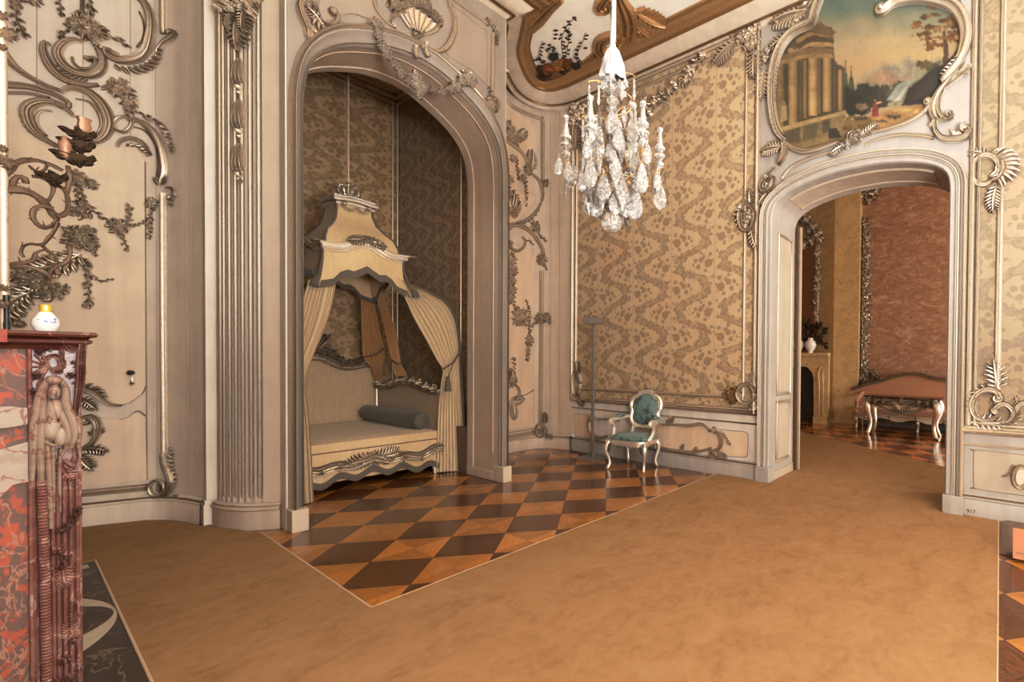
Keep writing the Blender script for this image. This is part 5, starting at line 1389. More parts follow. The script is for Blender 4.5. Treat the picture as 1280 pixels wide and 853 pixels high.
for a, b in ((PI, .4), (0, -.4)): acanth(mb, SCF, (.5, 3.0), a, .22, .07, b, 5)
SCT = Surf([(CXc - .5, CYc - .235), (CXc + .5, CYc - .235)])
for s in (-1, 1): band(mb, SCT, [(.5, 3.47), (.5 + s * .06, 3.42), (.5 + s * .14, 3.46)], .014, .03, raw=True, c1=.02 * s)
mb.tube([(CXc + .43, CYc - .52, 2.905), (CXc + .62, CYc - .45, 2.93)], [.016, .008], 8); mb.tube([(CXc - .43, CYc - .52, 2.905), (CXc - .5, CYc - .45, 2.93)], [.016, .008], 8)
mb.obj('cornice', M['silverb'], t)
mb = MB()
for o, a, b in ((0, .03, -.055),):
    up = ring(.478, .553, lambda w: scal(w) + .045); lo = ring(.49, .565, lambda w: scal(w) - .045); mi = ring(.486, .562, lambda w: scal(w)); mb.grid([up, mi, lo], True)
for sx, sy in ((-1, -1), (1, -1), (1, 1), (-1, 1)):
    mb.tube([(CXc + sx * .43, CYc + sy * .505, 2.87), (CXc + sx * .435, CYc + sy * .51, 2.7), (CXc + sx * .48, CYc + sy * .555, 2.50), (CXc + sx * .53, CYc + sy * .6, 2.42), (CXc + sx * .54, CYc + sy * .61, 2.36)], [.012, .014, .022, .04, .05], 8)
    P = [(.40, .47, 2.93), (.39, .45, 3.0), (.36, .41, 3.09), (.29, .33, 3.17), (.225, .25, 3.27), (.195, .2, 3.40), (.19, .19, 3.5)]
    mb.tube([(CXc + sx * a, CYc + sy * b, z) for a, b, z in P], .014, 8)
mb.obj('dark_braid', M['fringe'], t)
mb = MB(); c = (CXc, CYc, 3.6)
mb.lathe([(.07, 0), (.085, .02), (.075, .04), (.09, .06)], c, 16)
for k in range(8):
    a = 2 * PI * k / 8; d = V((math.cos(a), math.sin(a), 0)); q = V(c)
    mb.tube([q + d * .085 + V((0, 0, .05)), q + d * .12 + V((0, 0, .12)), q + d * .09 + V((0, 0, .18)), q + V((0, 0, .19))], .010, 6)
    mb.ball(q + d * .12 + V((0, 0, .13)), .02, 8, 6); mb.ball(q + d * .09 + V((0, 0, .075)), .018, 8, 6)
mb.ball(V(c) + V((0, 0, .21)), .03); mb.tube([V(c) + V((0, 0, .23)), V(c) + V((0, 0, .29))], .008); mb.tube([V(c) + V((-.025, 0, .265)), V(c) + V((.025, 0, .265))], .007)
mb.obj('crown', M['silverb'], dome_)
mb = MB(); mb.tube([(CXc, CYc, 3.58), (CXc, CYc, AZ)], .01, 8); mb.tube([(CXc, CYc + .4, 3.0), (CXc, AYB - .01, 3.05)], .02, 8); mb.obj('hanging_rod', M['silverd'], t)


def drape(name, rows, mat, label, pleats, amp, nu=90, ns=6, tie=None, fr=None, tassel=None, seed=1):
    """rows of (left px, right px, left Y, right Y[, gather])"""
    R = random.Random(seed); L = [onY(*r[0], r[2]) for r in rows]; Rr = [onY(*r[1], r[3]) for r in rows]; g = [r[4] if len(r) > 4 else 1 for r in rows]
    def cr(P):
        Q = [P[0] * 2 - P[1]] + P + [P[-1] * 2 - P[-2]]; out = []
        for i in range(1, len(Q) - 2):
            a, b, c, d = Q[i - 1:i + 3]
            for j in range(ns):
                s = j / ns; out.append((b * 2 + (c - a) * s + (a * 2 - b * 5 + c * 4 - d) * s * s + (b * 3 - a - c * 3 + d) * s ** 3) * .5)
        return out + [P[-1]]
    Lc, Rc = cr(L), cr(Rr); gg = [lerp_list(g, i / (len(Lc) - 1)) for i in range(len(Lc))]; ph = [R.uniform(-.5, .5) for _ in range(pleats + 2)]
    G = []
    for i in range(len(Lc)):
        w = Rc[i] - Lc[i]; row = []
        n = w.cross(V((0, 0, 1))); n = n.normalized() if n.length else V((0, -1, 0))
        for j in range(nu + 1):
            s = j / nu; f = s * pleats; k = int(f)
            a = amp * gg[i] * (math.sin(2 * PI * f + ph[k] * .6 + i * .015) + .35 * math.sin(4 * PI * f + 2 * ph[k]) + .3 * math.sin(2 * PI * f * .37 + i * .05))
            row.append(Lc[i] + w * s + n * a)
        G.append(row)
    mb = MB(); mb.grid(G); t = mb.obj(name, mat, sharp=0); tag(t, label, 'curtain')
    if fr is not None:
        m2 = MB(); e = [r[fr] for r in G]; m2.tube([p + V((0, -.01, .005)) for p in e], .016, 6); m2.obj('fringe_edge', M['fringe'], t)
    if tie is not None:
        p, q = onY(*tie[0]), onY(*tie[1]); m3 = MB(); m3.tube([p, p.lerp(q, .5) + V((0, -.05, -.035)), q], .013, 8)
        if tassel:
            a = onY(*tassel); m3.tube([p.lerp(q, .5) + V((0, -.05, -.03)), a + V((0, 0, .1))], .007, 6); m3.lathe([(.012, .12), (.028, .10), (.018, .08), (.03, .06), (.042, -.08), (0, -.085)], a, 12)
        m3.obj('tieback', M['fringe'], t)
    return t


drape('bed_curtain', [((496, 346), (512, 357), 6.66, 6.62), ((505, 371), (537, 367), 6.62, 6.5), ((517, 398), (557, 379), 6.56, 6.42), ((532, 425), (569, 400), 6.48, 6.36), ((545, 449), (574, 428), 6.40, 6.32, .8), ((553, 463), (575, 452), 6.34, 6.28, .5), ((551, 478), (576, 472), 6.33, 6.27, .7), ((547, 520), (579, 520), 6.33, 6.24, 1), ((545, 591), (583, 588), 6.32, 6.2, 1.1)], M['curtain'], 'cream silk bed curtain tied back at the right front corner of the bed', 9, .022, 110, 7, ((552, 463, 6.24), (577, 437, 6.2)), -1, (560, 482, 6.17), 3)
drape('bed_curtain', [((385, 350), (421, 346), 6.6, 6.66), ((374, 390), (413, 384), 6.5, 6.6), ((365, 425), (402, 416), 6.4, 6.5), ((358, 452), (388, 450), 6.3, 6.4, .7), ((356, 470), (380, 476), 6.25, 6.3, .6), ((358, 520), (385, 522), 6.2, 6.2, 1), ((362, 580), (389, 580), 6.14, 6.14, 1), ((364, 634), (391, 628), 6.1, 6.1, 1.1)], M['curtain'], 'cream silk bed curtain at the left front corner, half hidden by the arch jamb', 8, .022, 100, 7, None, None, None, 5)
drape('bed_curtain', [((450, 346), (465, 348), 7.7, 7.7), ((451, 385), (469, 383), 7.8, 7.8), ((452, 420), (476, 418), 7.95, 7.9), ((454, 447), (481, 437), 8.1, 8.0, .7), ((464, 460), (479, 456), 8.12, 8.05, .8), ((469, 476), (477, 476), 8.15, 8.1, .8)], M['curtain_in'], 'amber bed curtain hanging straight behind the back right bedpost', 6, .02, 70, 6, ((453, 447, 8.0), (481, 435, 7.92)), None, None, 7)
drape('bed_curtain', [((462, 346), (474, 347), 7.6, 7.6), ((474, 385), (484, 384), 7.6, 7.55), ((484, 420), (495, 418), 7.65, 7.55), ((490, 448), (501, 452), 7.7, 7.55, .6), ((492, 458), (505, 462), 7.7, 7.55, .8), ((495, 470), (510, 470), 7.7, 7.5, .9)], M['curtain_in'], 'amber bed curtain sweeping down to the right end panel of the bed', 5, .018, 60, 6, ((489, 450, 7.6), (502, 454, 7.48)), None, None, 9)
# ================================================================ rock crystal chandelier
CHX, CHY = 2.48, 2.42
K = .00588
zc = lambda v: H + (459.3 - v) * K + .012
t = thing('crystal_chandelier', 'crystal chandelier with pear shaped drops hanging from a cloth wrapped cord', 'chandelier', (CHX, CHY, zc(300)))
ctr = lambda v: V((CHX, CHY, zc(v)))
vr = V((math.sin(TH), -math.cos(TH), 0)); vt = V((-math.cos(TH), -math.sin(TH), 0))  # to the right and towards the camera
Pp = lambda x, d, v: ctr(v) + vr * (x * K) + vt * (d * K)
R = random.Random(11)
mb = MB(); prof = [(0, 300), (6, 299.5), (10, 297), (12.5, 292), (13, 287), (11, 281), (7, 277)]
mb.lathe([(r * K, zc(v)) for r, v in prof], (CHX, CHY, 0), 24); mb.obj('glass_ball', M['crystal'], t)
mb = MB()
for P in ([(2, 276), (8, 273), (10, 268), (6, 264), (3, 262)], [(2, 262), (5, 256), (6.5, 250), (5, 240), (3, 236)], [(2, 236), (5, 232), (6.5, 228), (5, 223), (2, 221)], [(2, 221), (7, 216), (8.5, 210), (8, 203), (5, 198), (2, 196)], [(2, 196), (5, 190), (9, 185), (9, 181), (4, 178)], [(3, 178), (8, 172), (10, 166), (7, 158), (3, 153)], [(3, 153), (8, 150), (7, 146), (3, 144)], [(3, 144), (7, 139), (6, 133), (3, 130)], [(3, 130), (9, 127), (11, 121), (7, 116), (3, 114)]):
    mb.lathe([(r * K, zc(v)) for r, v in P], (CHX, CHY, 0), 14, mod=lambda a, z: 1 + .07 * math.cos(a * 7))
mb.obj('stem_beads', M['crystal'], t, sharp=25)
mb = MB(); mb.tube([ctr(290), ctr(110)], .006, 8); mb.obj('stem_rod', M['brass'], t)


def pear(mb, p, L, W, ax, tilt=0.0, th=.22):
    """flat cut pear drop hanging from p; ax = horizontal axis across its face"""
    ax = V(ax).normalized(); nn = ax.cross(V((0, 0, 1))); dn = (V((0, 0, -1)) + ax * tilt).normalized()
    prof = [(0, .02), (.12, .16), (.06, .22), (.28, .36), (.48, .6), (.5, .76), (.36, .92), (0, 1)]
    rows = []
    for w, s in prof:
        rows.append([p + dn * (s * L) + (ax * math.cos(a) + nn * math.sin(a) * th) * (w * W) for a in [2 * PI * k / 8 for k in range(8)]])
    mb.grid(rows, True)


def kite(mb, p, L, W, ax):
    ax = V(ax).normalized(); nn = ax.cross(V((0, 0, 1)))
    rows = [[p - V((0, 0, s * L)) + (ax * math.cos(a) + nn * math.sin(a) * .3) * (w * W) for a in [2 * PI * k / 6 for k in range(6)]] for w, s in ((.02, 0), (.5, .42), (.46, .52), (.02, 1))]
    mb.grid(rows, True)


def spire(p, sc, t):
    mb = MB(); mb.lathe([(r * K * sc, z * K * sc) for r, z in ((0, 26), (3.2, 24), (4, 21), (2.6, 18), (1.4, 16.5), (2, 16), (3.4, 4), (4.6, 1), (6.4, -1), (7, -4), (4, -6), (3, -8), (6, -10), (7.5, -13), (4, -16), (2, -18), (5, -21), (5.5, -25), (2.5, -28), (0, -29))], p, 10, mod=lambda a, z: 1 + .06 * math.cos(a * 5)); return mb.obj('spire', M['crystal'], t, sharp=25)


def rosette(mb, p, r, n, ax):
    ax = V(ax).normalized(); up = V((0, 0, 1)); nn = ax.cross(up); m = n * 2
    rows = [[p + (ax * math.cos(2 * PI * k / m) + up * math.sin(2 * PI * k / m)) * (r * q * (1 if k % 2 else .66)) + nn * (z * r) for k in range(m)] for q, z in ((.05, .3), (.4, .32), (1, 0), (.4, -.32), (.05, -.3))]
    mb.grid(rows, True)


arms = [(math.radians(a), r, v) for a, r, v in ((45, 62, 0), (105, 56, 0), (168, 56, 0), (225, 58, 0), (285, 54, 0), (345, 60, 0))]
dirs = []
for a, r, _ in arms:
    d = vr * math.cos(a) + vt * math.sin(a); dirs.append(d); r *= K
    q = lambda x, v: ctr(v) + d * (r * x)
    mb = MB(); mb.tube(smooth_path([ctr(226), q(.25, 232), q(.5, 224), q(.7, 236), q(.92, 236), q(1, 216), q(1, 204)], .02), .006, 6)
    mb.tube(smooth_path([q(.5, 224), q(.45, 212), q(.56, 206), q(.62, 214)], .015), .004, 6); arm_ = mb.obj('arm', M['brass'], t)
    spire(q(1, 186), 1.0, arm_)
    ax = V((-d.y, d.x, 0))
    for x_, v_, r_ in ((1, 198, 9), (.62, 216, 8)): mb = MB(); rosette(mb, q(x_, v_), r_ * K, 8, ax); mb.obj('rosette', M['crystal'], arm_, sharp=20)
    for x, v, L, W in ((1, 222, 45, 17), (1.14, 206, 30, 11), (.84, 212, 34, 12)):
        mb = MB(); pear(mb, q(x, v), L * K, W * K, ax if R.random() < .5 else vr, R.uniform(-.05, .05)); mb.obj('pendant', M['crystal'], arm_, sharp=20)
    mb = MB(); pear(mb, q(.93, 214) + ax * (10 * K), 32 * K, 11 * K, d); mb.obj('pendant', M['crystal'], arm_, sharp=20)
    mb = MB(); pear(mb, q(.93, 214) - ax * (10 * K), 32 * K, 11 * K, d); mb.obj('pendant', M['crystal'], arm_, sharp=20)
for n, rr, v, L, W, o in ((8, 30, 232, 46, 19, .2), (8, 36, 214, 42, 16, .6), (7, 20, 244, 42, 16, .3), (6, 24, 176, 36, 17, .0), (6, 15, 190, 34, 16, .5), (6, 18, 148, 34, 14, .4)):
    for k in range(n):
        a = 2 * PI * (k + o) / n; d = vr * math.cos(a) + vt * math.sin(a); p = ctr(v + R.uniform(-4, 4)) + d * (rr * K); ax = V((-d.y, d.x, 0))
        mb = MB(); (kite if (k + n) % 3 == 0 else pear)(mb, p, L * K * R.uniform(.85, 1.1), W * K, ax if abs(ax.dot(vr)) > .35 else vr); mb.obj('pendant', M['crystal'], t, sharp=20)
# upper tier: thin brass hooks with long bars
mb = MB(); mc = MB()
for x, d, v, L in ((-28, 6, 118, 32), (26, -4, 104, 28), (-14, 16, 124, 26), (14, 14, 122, 20), (-24, -10, 152, 30), (-36, 4, 160, 26), (30, 10, 150, 18), (20, -16, 124, 22)):
    p = Pp(x, d, v); mb.tube(smooth_path([ctr(v + 6), Pp(x * .5, d * .5, v - 4), p + V((0, 0, .012)), p], .012), .0035, 5)
    mc.lathe([(r * K, -z * K) for r, z in ((0, 0), (1.4, 3), (1.6, L * .6), (2.2, L * .8), (0, L))], p - V((0, 0, .01)), 6)
for x, d, v, r in ((27, 8, 147, 4.5), (23, 4, 143, 2.8), (-30, 8, 196, 3), (-10, 22, 196, 4), (34, 0, 160, 3)):
    mc.ball(Pp(x, d, v), r * K, 8, 6); mb.tube([Pp(x, d, v), Pp(x * .6, d * .6, v + 10), ctr(v + 14)], .0035, 5)
for x, d, v, L, W in ((26, 8, 152, 40, 17), (-18, 12, 160, 34, 18), (8, 18, 158, 32, 16), (-32, 0, 158, 30, 10)): pear(mc, Pp(x, d, v), L * K, W * K, vr)
for a in range(8): rosette(mc, ctr(116 + 6 * (a % 2)) + (vr * math.cos(a * PI / 4) + vt * math.sin(a * PI / 4)) * (14 * K), 7 * K, 6, vr)
mb.obj('hooks', M['brass'], t); mc.obj('upper_crystals', M['crystal'], t, sharp=20)
mb = MB()
def bagmod(a, z): return 1 + .10 * math.sin(a * 9 + z * 30) + .05 * math.sin(a * 17)
mb.lathe([(r * K, zc(v)) for r, v in ((2.6, 64), (3.6, 70), (8, 76), (11, 84), (13, 94), (15, 104), (16.5, 110), (15, 112))], (CHX, CHY, 0), 48, mod=bagmod); mb.obj('gauze_bag', M['white_cloth'], t)
mb = MB(); z0, z1 = zc(70), ZC - .02
mb.tube([(CHX + .006 * math.sin(i * .9), CHY + .006 * math.cos(i * .7), z0 + (z1 - z0) * i / 24) for i in range(25)], [.019 + .003 * math.sin(i * 1.7) for i in range(25)], 12); mb.obj('wrapped_cord', M['white_cloth'], t)
# ================================================================ ceiling carving
SC_ = Flat(ZC)
def f(mb):
    S = SC_
    band(mb, S, [(770, -12), (776, 4), (781, 18), (783, 32), (781, 46), (777, 54)], [.05, .16, .14, .05], .1, 'scroll'); band(mb, S, [(764, -8), (772, 14), (775, 36)], .05, .1, 'round'); band(mb, S, [(760, 8), (752, 9), (751, 2), (758, -6)], [.05, .08, .05], .09)
    band(mb, S, [(756, 66), (750, 60), (750, 50), (757, 45), (766, 42), (774, 46), (776, 56)], [.04, .09, .09, .04], .1, c0=-.04)
    for a in range(5): acanth(mb, S, S.m(784 + a * 2, 50 - a * 10), 1.1 - .35 * a, .5, .08, -.3, 5)
    acanth(mb, S, S.m(787, 44), -.75, 1.0, .1, .2, 8); acanth(mb, S, S.m(780, 60), -1.3, .5, .08, -.2, 5)
ornament('ceiling_rocaille', f, M['gold'], 'gilded shell and palm carving on the ceiling behind the chandelier cord', 'ceiling ornament')
def f(mb):
    S = SC_
    band(mb, S, [(640, 66), (652, 78), (664, 92), (678, 101), (696, 105), (716, 101), (732, 90), (742, 76), (750, 68), (757, 60)], [.07, .12, .15, .15, .12, .08], .06, 'reed')
    band(mb, S, [(641, 62), (646, 46), (652, 34), (660, 28), (672, 20), (684, 8), (700, -4)], [.04, .1, .13, .1, .06], .09); comb(mb, S, [(646, 46), (652, 34), (664, 27), (678, 16)], .2, -1, 8, .06)
    for u, v in ((650, 20), (658, 8), (668, 2), (655, 26)): cluster(mb, S, u, v, 9, int(u), 5, h=.09)
    acanth(mb, S, S.m(700, 103), 0, .35, .06, .3, 5); acanth(mb, S, S.m(744, 72), .7, .3, .06, .3, 4)
ornament('ceiling_cartouche', f, M['gold'], 'gilded frame curling round the painted bouquet in the ceiling corner', 'ceiling ornament')
mb = MB(); S = SC_; R = random.Random(8); lay = [0]
def dab(u, v, w, h, c, rot=0.0, n=7):
    lay[0] += 1; P = []
    for k in range(n * 2):
        a = PI * k / n; q = R.uniform(.85, 1.1); x, y = w * q * math.cos(a), h * q * math.sin(a)
        P.append(S.at(*S.m(u + x * math.cos(rot) - y * math.sin(rot), v + x * math.sin(rot) + y * math.cos(rot)), .004 + .0002 * lay[0]))
    mb.poly(P, lin(*c))
for P in ([(704, 72), (702, 50), (710, 30), (720, 21)], [(706, 74), (710, 55), (711, 40), (711, 34)], [(722, 82), (722, 66), (728, 52), (732, 40)], [(685, 82), (675, 72), (664, 74), (653, 68)], [(682, 80), (674, 66), (678, 50)], [(700, 66), (688, 56), (686, 64)]):
    pts = smooth_path([V(p) for p in P], 2.2)
    for i, p in enumerate(pts):
        dab(p.x, p.y, .5, 1.2, (84, 62, 44), 0)
        if i % 2: dab(p.x + R.choice((-2.5, 2.5)), p.y, 2.6, 1.1, R.choice(((70, 52, 42), (58, 58, 48), (92, 60, 48), (64, 48, 40))), R.uniform(-.9, .9), 4)
for u, v in ((695, 35), (695, 40), (694, 45), (711, 37), (712, 42), (711, 46), (721, 59), (721, 65), (722, 70), (732, 57), (687, 53), (686, 58)): dab(u, v, 2.6, 1.5, (74, 40, 36), 0, 5)
for (u, v, r, c) in ((681, 92, 9, (96, 58, 30)), (690, 88, 8, (160, 96, 44)), (702, 82, 8, (176, 118, 62)), (712, 80, 6, (140, 84, 40)), (709, 95, 8, (58, 54, 36)), (697, 100, 9, (150, 110, 84)), (688, 104, 7, (110, 76, 56)), (722, 82, 5, (52, 50, 40)), (694, 70, 5, (44, 54, 60)), (676, 100, 6, (70, 48, 30)), (716, 100, 6, (62, 54, 40))):
    u -= 2; v -= 4; r *= 1.25; dab(u, v, r, r * .85, c)
    for k in range(14):
        f_ = R.uniform(.5, 1.5); dab(u + R.uniform(-.8, .8) * r, v + R.uniform(-.75, .75) * r, r * R.uniform(.16, .34), r * R.uniform(.12, .24), tuple(min(255, int(q * f_)) for q in c), R.uniform(0, 3), 4)
for u, v in ((699, 102), (704, 98), (692, 107)): dab(u, v, 4, 2.2, (176, 148, 122), .5, 5)
tag(mb.obj('painted_bouquet', M['vcol'], smooth=False), 'painted flower bouquet with dark sprigs in the gilded ceiling corner', 'ceiling painting')
# ================================================================ chimney breast, fireplace, sconce on the left
FY0, FY1, CBX = 3.55, 5.35, .0
mb = MB(); mb.box(XL, CBX, FY0 + .06, FY1 - .06, 1.6, ZC); struct(mb.obj('wall_chimney_breast', M['cream'], smooth=False))
t = thing('marble_fireplace', 'red marble fireplace with carved plum coloured corner figure at the left edge', 'fireplace', (-.1, (FY0 + FY1) / 2, 0))
S = Surf([(XL, FY0), (.215, FY0)])
mb = MB(); mb.box(XL, .064, FY0 + .015, FY1 - .015, 0, 1.575); mb.obj('side_slab', M['redmarble'], t, smooth=False)
mb = MB(); mb.plate(S, [S.m(*p) for p in [(-40, 512), (12, 508), (36, 510), (36, 530), (14, 534), (-40, 540)]], -.01, .006); mb.plate(S, [S.m(*p) for p in [(-40, 572), (0, 562), (36, 552), (37, 580), (36, 602), (16, 606), (0, 622), (-40, 640)]], -.01, .006)
mb.obj('pale_vein', M['creammarble'], t, smooth=False)
mb = MB(); mb.box(.06, .205, FY0 + .02, FY0 + .30, .0, 1.575); mb.box(.06, .205, FY1 - .30, FY1 - .02, .0, 1.575); mb.box(.0, .2, FY0 + .2, FY1 - .2, 1.2, 1.575); mb.obj('pilaster', M['carvedmarble'], t, bevel=.004)
mb = MB(); mb.box(-.2, .052, FY0 + .35, FY1 - .35, 0, 1.15); mb.obj('fire_opening', M['dark'], t, smooth=False)
mb = MB()                                                                 # carved side of the pilaster
band(mb, S, [(36.5, 428), (38, 560), (39, 700), (42, 900)], .007, .012, 'round'); band(mb, S, [(42, 560), (43, 700), (46, 900)], .004, .012, 'round')
for u in (66, 72, 80, 88, 96): band(mb, S, [(u, 600 if u < 75 else 590), (u + 3, 900)], .0065, .014, 'round')
P = [S.m(52 + (v - 560) * .024, v) for v in range(560, 900, 1)]
rows = []
for i, p in enumerate(P):                                                 # stacked coin moulding
    r = .70 + .3 * abs(math.sin(i * PI / 4.0)); rows.append([S.at(p.x + .017 * math.cos(a) * (.85 + .15 * r), p.y, .028 * math.sin(a) * r) for a in [PI * k / 8 for k in range(9)]])
mb.grid(rows)
for k, (u, v, r, n) in enumerate(((93, 642, 9, 5), (84, 656, 10, 6), (90, 650, 8, 5), (76, 662, 8, 5), (98, 636, 6, 4), (74, 690, 9, 6), (82, 696, 8, 5), (76, 708, 7, 4), (92, 800, 8, 4), (80, 825, 9, 5), (88, 845, 10, 5), (98, 835, 6, 4), (72, 850, 8, 4))): cluster(mb, S, u, v, r * .62, 400 + k, n, h=.035)
acanth(mb, S, S.m(78, 705), -1.5, .12, .02, 0, 5); acanth(mb, S, S.m(94, 775), 1.6, .07, .02, -.3, 4); acanth(mb, S, S.m(86, 800), 1.4, .1, .02, .3, 5)
band(mb, S, [(66, 462), (58, 456), (60, 447), (70, 445), (77, 451), (77, 459), (70, 462)], [.006, .012, .012, .006], .03, c1=.008); band(mb, S, [(78, 448), (78, 436), (84, 432), (88, 438)], [.006, .011, .006], .025, c1=.006)
for a in range(7): band(mb, S, [S.m(60, 458), S.m(60 + 24 * math.cos(2.0 + a * .35), 462 - 26 * math.sin(2.0 + a * .35))], [.007, .003], .018, 'round', raw=True)
for k, (u, v) in enumerate(((50, 440), (45, 470), (42, 490), (58, 436), (90, 470), (98, 480), (99, 500), (96, 455), (100, 465))): cluster(mb, S, u, v, 5, 420 + k, 4, h=.022)
acanth(mb, S, S.m(72, 575), -1.3, .12, .02, .2, 5); band(mb, S, [(82, 560), (92, 556), (95, 570), (88, 584), (80, 578)], [.005, .011, .01, .004], .025, c1=.008)
band(mb, S, [(103, 430), (101, 450), (100, 480), (96, 505), (95, 520)], [.012, .014, .012, .006], .05)
mb.obj('carving', M['carvedmarble'], t)
# draped term figure: head, veil falling both sides, body tapering into the shaft
mb = MB()
hd = S.m(65, 487)
def blob(u, v, rx, rz, ry, o): 
    c = S.m(u, v); mb.ball(S.at(c.x, c.y, o), (rx, ry, rz), 14, 10)
blob(67, 490, .018, .034, .03, .038); blob(67, 475, .022, .02, .03, .03); blob(68, 512, .022, .05, .03, .026); blob(64, 536, .027, .05, .036, .022); blob(75, 545, .02, .045, .032, .022)
nz = S.m(68.5, 491); leaf(mb, S, (nz.x, nz.y + .012), -PI / 2, .03, .005, .02, 0, .062); leaf(mb, S, (nz.x, nz.y - .022), 0, .012, .004, .008, 0, .06)
for P, w, h in (([(60, 474), (52, 486), (47, 505), (43, 530), (42, 560), (40, 600)], [.012, .016, .014, .008], .045), ([(57, 480), (54, 500), (52, 525), (50, 560), (51, 600)], [.01, .014, .014, .01], .05), ([(74, 474), (81, 486), (82, 505), (90, 525), (93, 545), (88, 560)], [.01, .016, .016, .008], .045), ([(71, 500), (77, 520), (84, 540), (82, 560), (74, 572)], [.008, .013, .013, .006], .05), ([(62, 500), (60, 520), (66, 535), (74, 530), (78, 520)], [.007, .011, .011, .006], .055), ([(58, 540), (60, 570), (62, 610), (64, 660)], [.008, .010, .007], .035), ([(66, 555), (66, 590), (67, 640)], [.007, .008, .005], .035), ([(76, 560), (74, 590), (75, 640)], [.006, .007, .004], .03), ([(86, 510), (95, 520), (99, 540), (97, 560)], [.006, .011, .006], .03), ([(48, 545), (56, 552), (66, 556), (78, 552), (88, 545)], [.004, .008, .004], .045)):
    band(mb, S, P, w, h, 'round')
mb.obj('draped_figure', M['creammarble'], t)
mb = MB()
pr = [(.0, 1.575), (.012, 1.575), (.018, 1.585), (.012, 1.592), (.022, 1.598), (.034, 1.604), (.036, 1.617), (.024, 1.622), (.03, 1.628), (.046, 1.632), (.050, 1.642), (.044, 1.655), (.0, 1.655)]
pl = [(XL, FY0), (.2, FY0), (.2, FY1), (XL, FY1)]
sweep_plan(mb, pl, pr); mb.box(XL, .2, FY0, FY1, 1.6, 1.655); shf = mb.obj('mantel_shelf', M['shelfmarble'], t, sharp=35)
mb = MB(); mb.box(XL, .018, FY0 - .052, FY0 - .02, 1.602, 1.656); mb.obj('shelf_inset', plain('vivid red marble', (.26, .055, .03), .65, 0, .35, 30), shf, smooth=False)

t = thing('overmantel_mirror', 'tall mirror whose narrow silver frame edge shows at the left edge of the photo', 'mirror', (.0, 4.45, 1.66))
mb = MB(); mb.box(.0, .006, FY0 + .12, FY1 - .12, 1.66, 5.5); mb.obj('mirror_glass', M['mirror'], t, smooth=False)
mb = MB()
for y in (FY0 + .07, FY1 - .07): mb.tube([(.012, y, 1.66), (.012, y, 5.6)], .014, 10); mb.tube([(.006, y + .03, 1.66), (.006, y + .03, 5.6)], .01, 8)
mb.tube([(.012, FY0 + .07, 5.6), (.012, FY1 - .07, 5.6)], .02, 8)
SM = Surf([(-.2, FY0 + .05), (.3, FY0 + .05)])
for u, v, r in ((2, 20, 6), (8, 44, 8), (3, 60, 4), (6, 200, 7), (10, 206, 6), (2, 186, 5), (4, 360, 5), (2, 380, 6)): cluster(mb, SM, u, v, r, int(v), 5, h=.03)
mb.obj('mirror_frame', M['silverd'], t)

# sconce of thorny branches
S = Surf([(-.3, FY0 + .12), (.5, FY0 + .12)])
t = thing('branch_sconce', 'brown metal sconce of thorny branches with flower candle cups by the mirror', 'sconce', (.0, FY0 + .12, 2.3))
mb = MB(); R = random.Random(2)
def br(P, r0, r1, d=.03, thorns=True):
    pts = smooth_path([S.m(*p) for p in P], .012); n = len(pts)
    q = [S.at(p.x, p.y, d + .02 * math.sin(i * .3)) for i, p in enumerate(pts)]
    k = S.px(60, 250); mb.tube(q, [k * (r0 + (r1 - r0) * i / (n - 1)) * (1 + .12 * math.sin(i * 1.3)) for i in range(n)], 8, flat=.7)
    if thorns:
        for i in range(2, n - 2, 3):
            p = pts[i]; a = R.uniform(0, 2 * PI); mb.tube([S.at(p.x, p.y, d), S.at(p.x + math.cos(a) * .018, p.y + math.sin(a) * .03, d + .015)], [.004, .0008], 5)
br([(-14, 228), (4, 222), (18, 208), (32, 202), (48, 202), (64, 207), (78, 214)], 5, 2.4); br([(-14, 240), (10, 240), (30, 241), (46, 248), (58, 258), (66, 268), (72, 274)], 5, 4)
br([(58, 208), (56, 214), (48, 218), (40, 214), (36, 210)], 1.8, 1.6); br([(40, 222), (50, 224), (60, 230), (66, 238), (62, 250), (56, 254)], 2, 1.6)
br([(16, 240), (16, 230), (22, 224), (30, 226), (32, 232)], 2.4, 3); br([(72, 272), (82, 268), (84, 256), (82, 244), (76, 236), (72, 234)], 3, 1.8); br([(66, 262), (54, 260), (44, 262), (40, 272), (46, 282), (56, 286), (66, 282), (72, 274)], 2.4, 2.6)
br([(72, 280), (66, 292), (58, 302), (52, 308), (40, 306), (30, 308), (26, 316), (30, 322)], 2.4, 1.8); br([(52, 308), (60, 316), (68, 322), (70, 330)], 1.8, 2); br([(12, 332), (26, 330), (40, 328), (44, 318), (54, 314)], 2.2, 1.6); br([(12, 334), (30, 334), (46, 338), (58, 344), (64, 350)], 2.6, 2.2); br([(74, 304), (84, 306), (94, 308), (98, 312)], 1.4, 1.2); br([(86, 308), (86, 322), (80, 330), (70, 334), (62, 340), (60, 352), (56, 362)], 2, 2.4); br([(58, 330), (66, 332), (80, 330)], 1.2, 1.2); br([(70, 334), (72, 345)], 2, 2.6); br([(82, 244), (86, 226), (84, 210)], 2.2, 2.4)
brn = mb.obj('branches', M['bronze'], t)
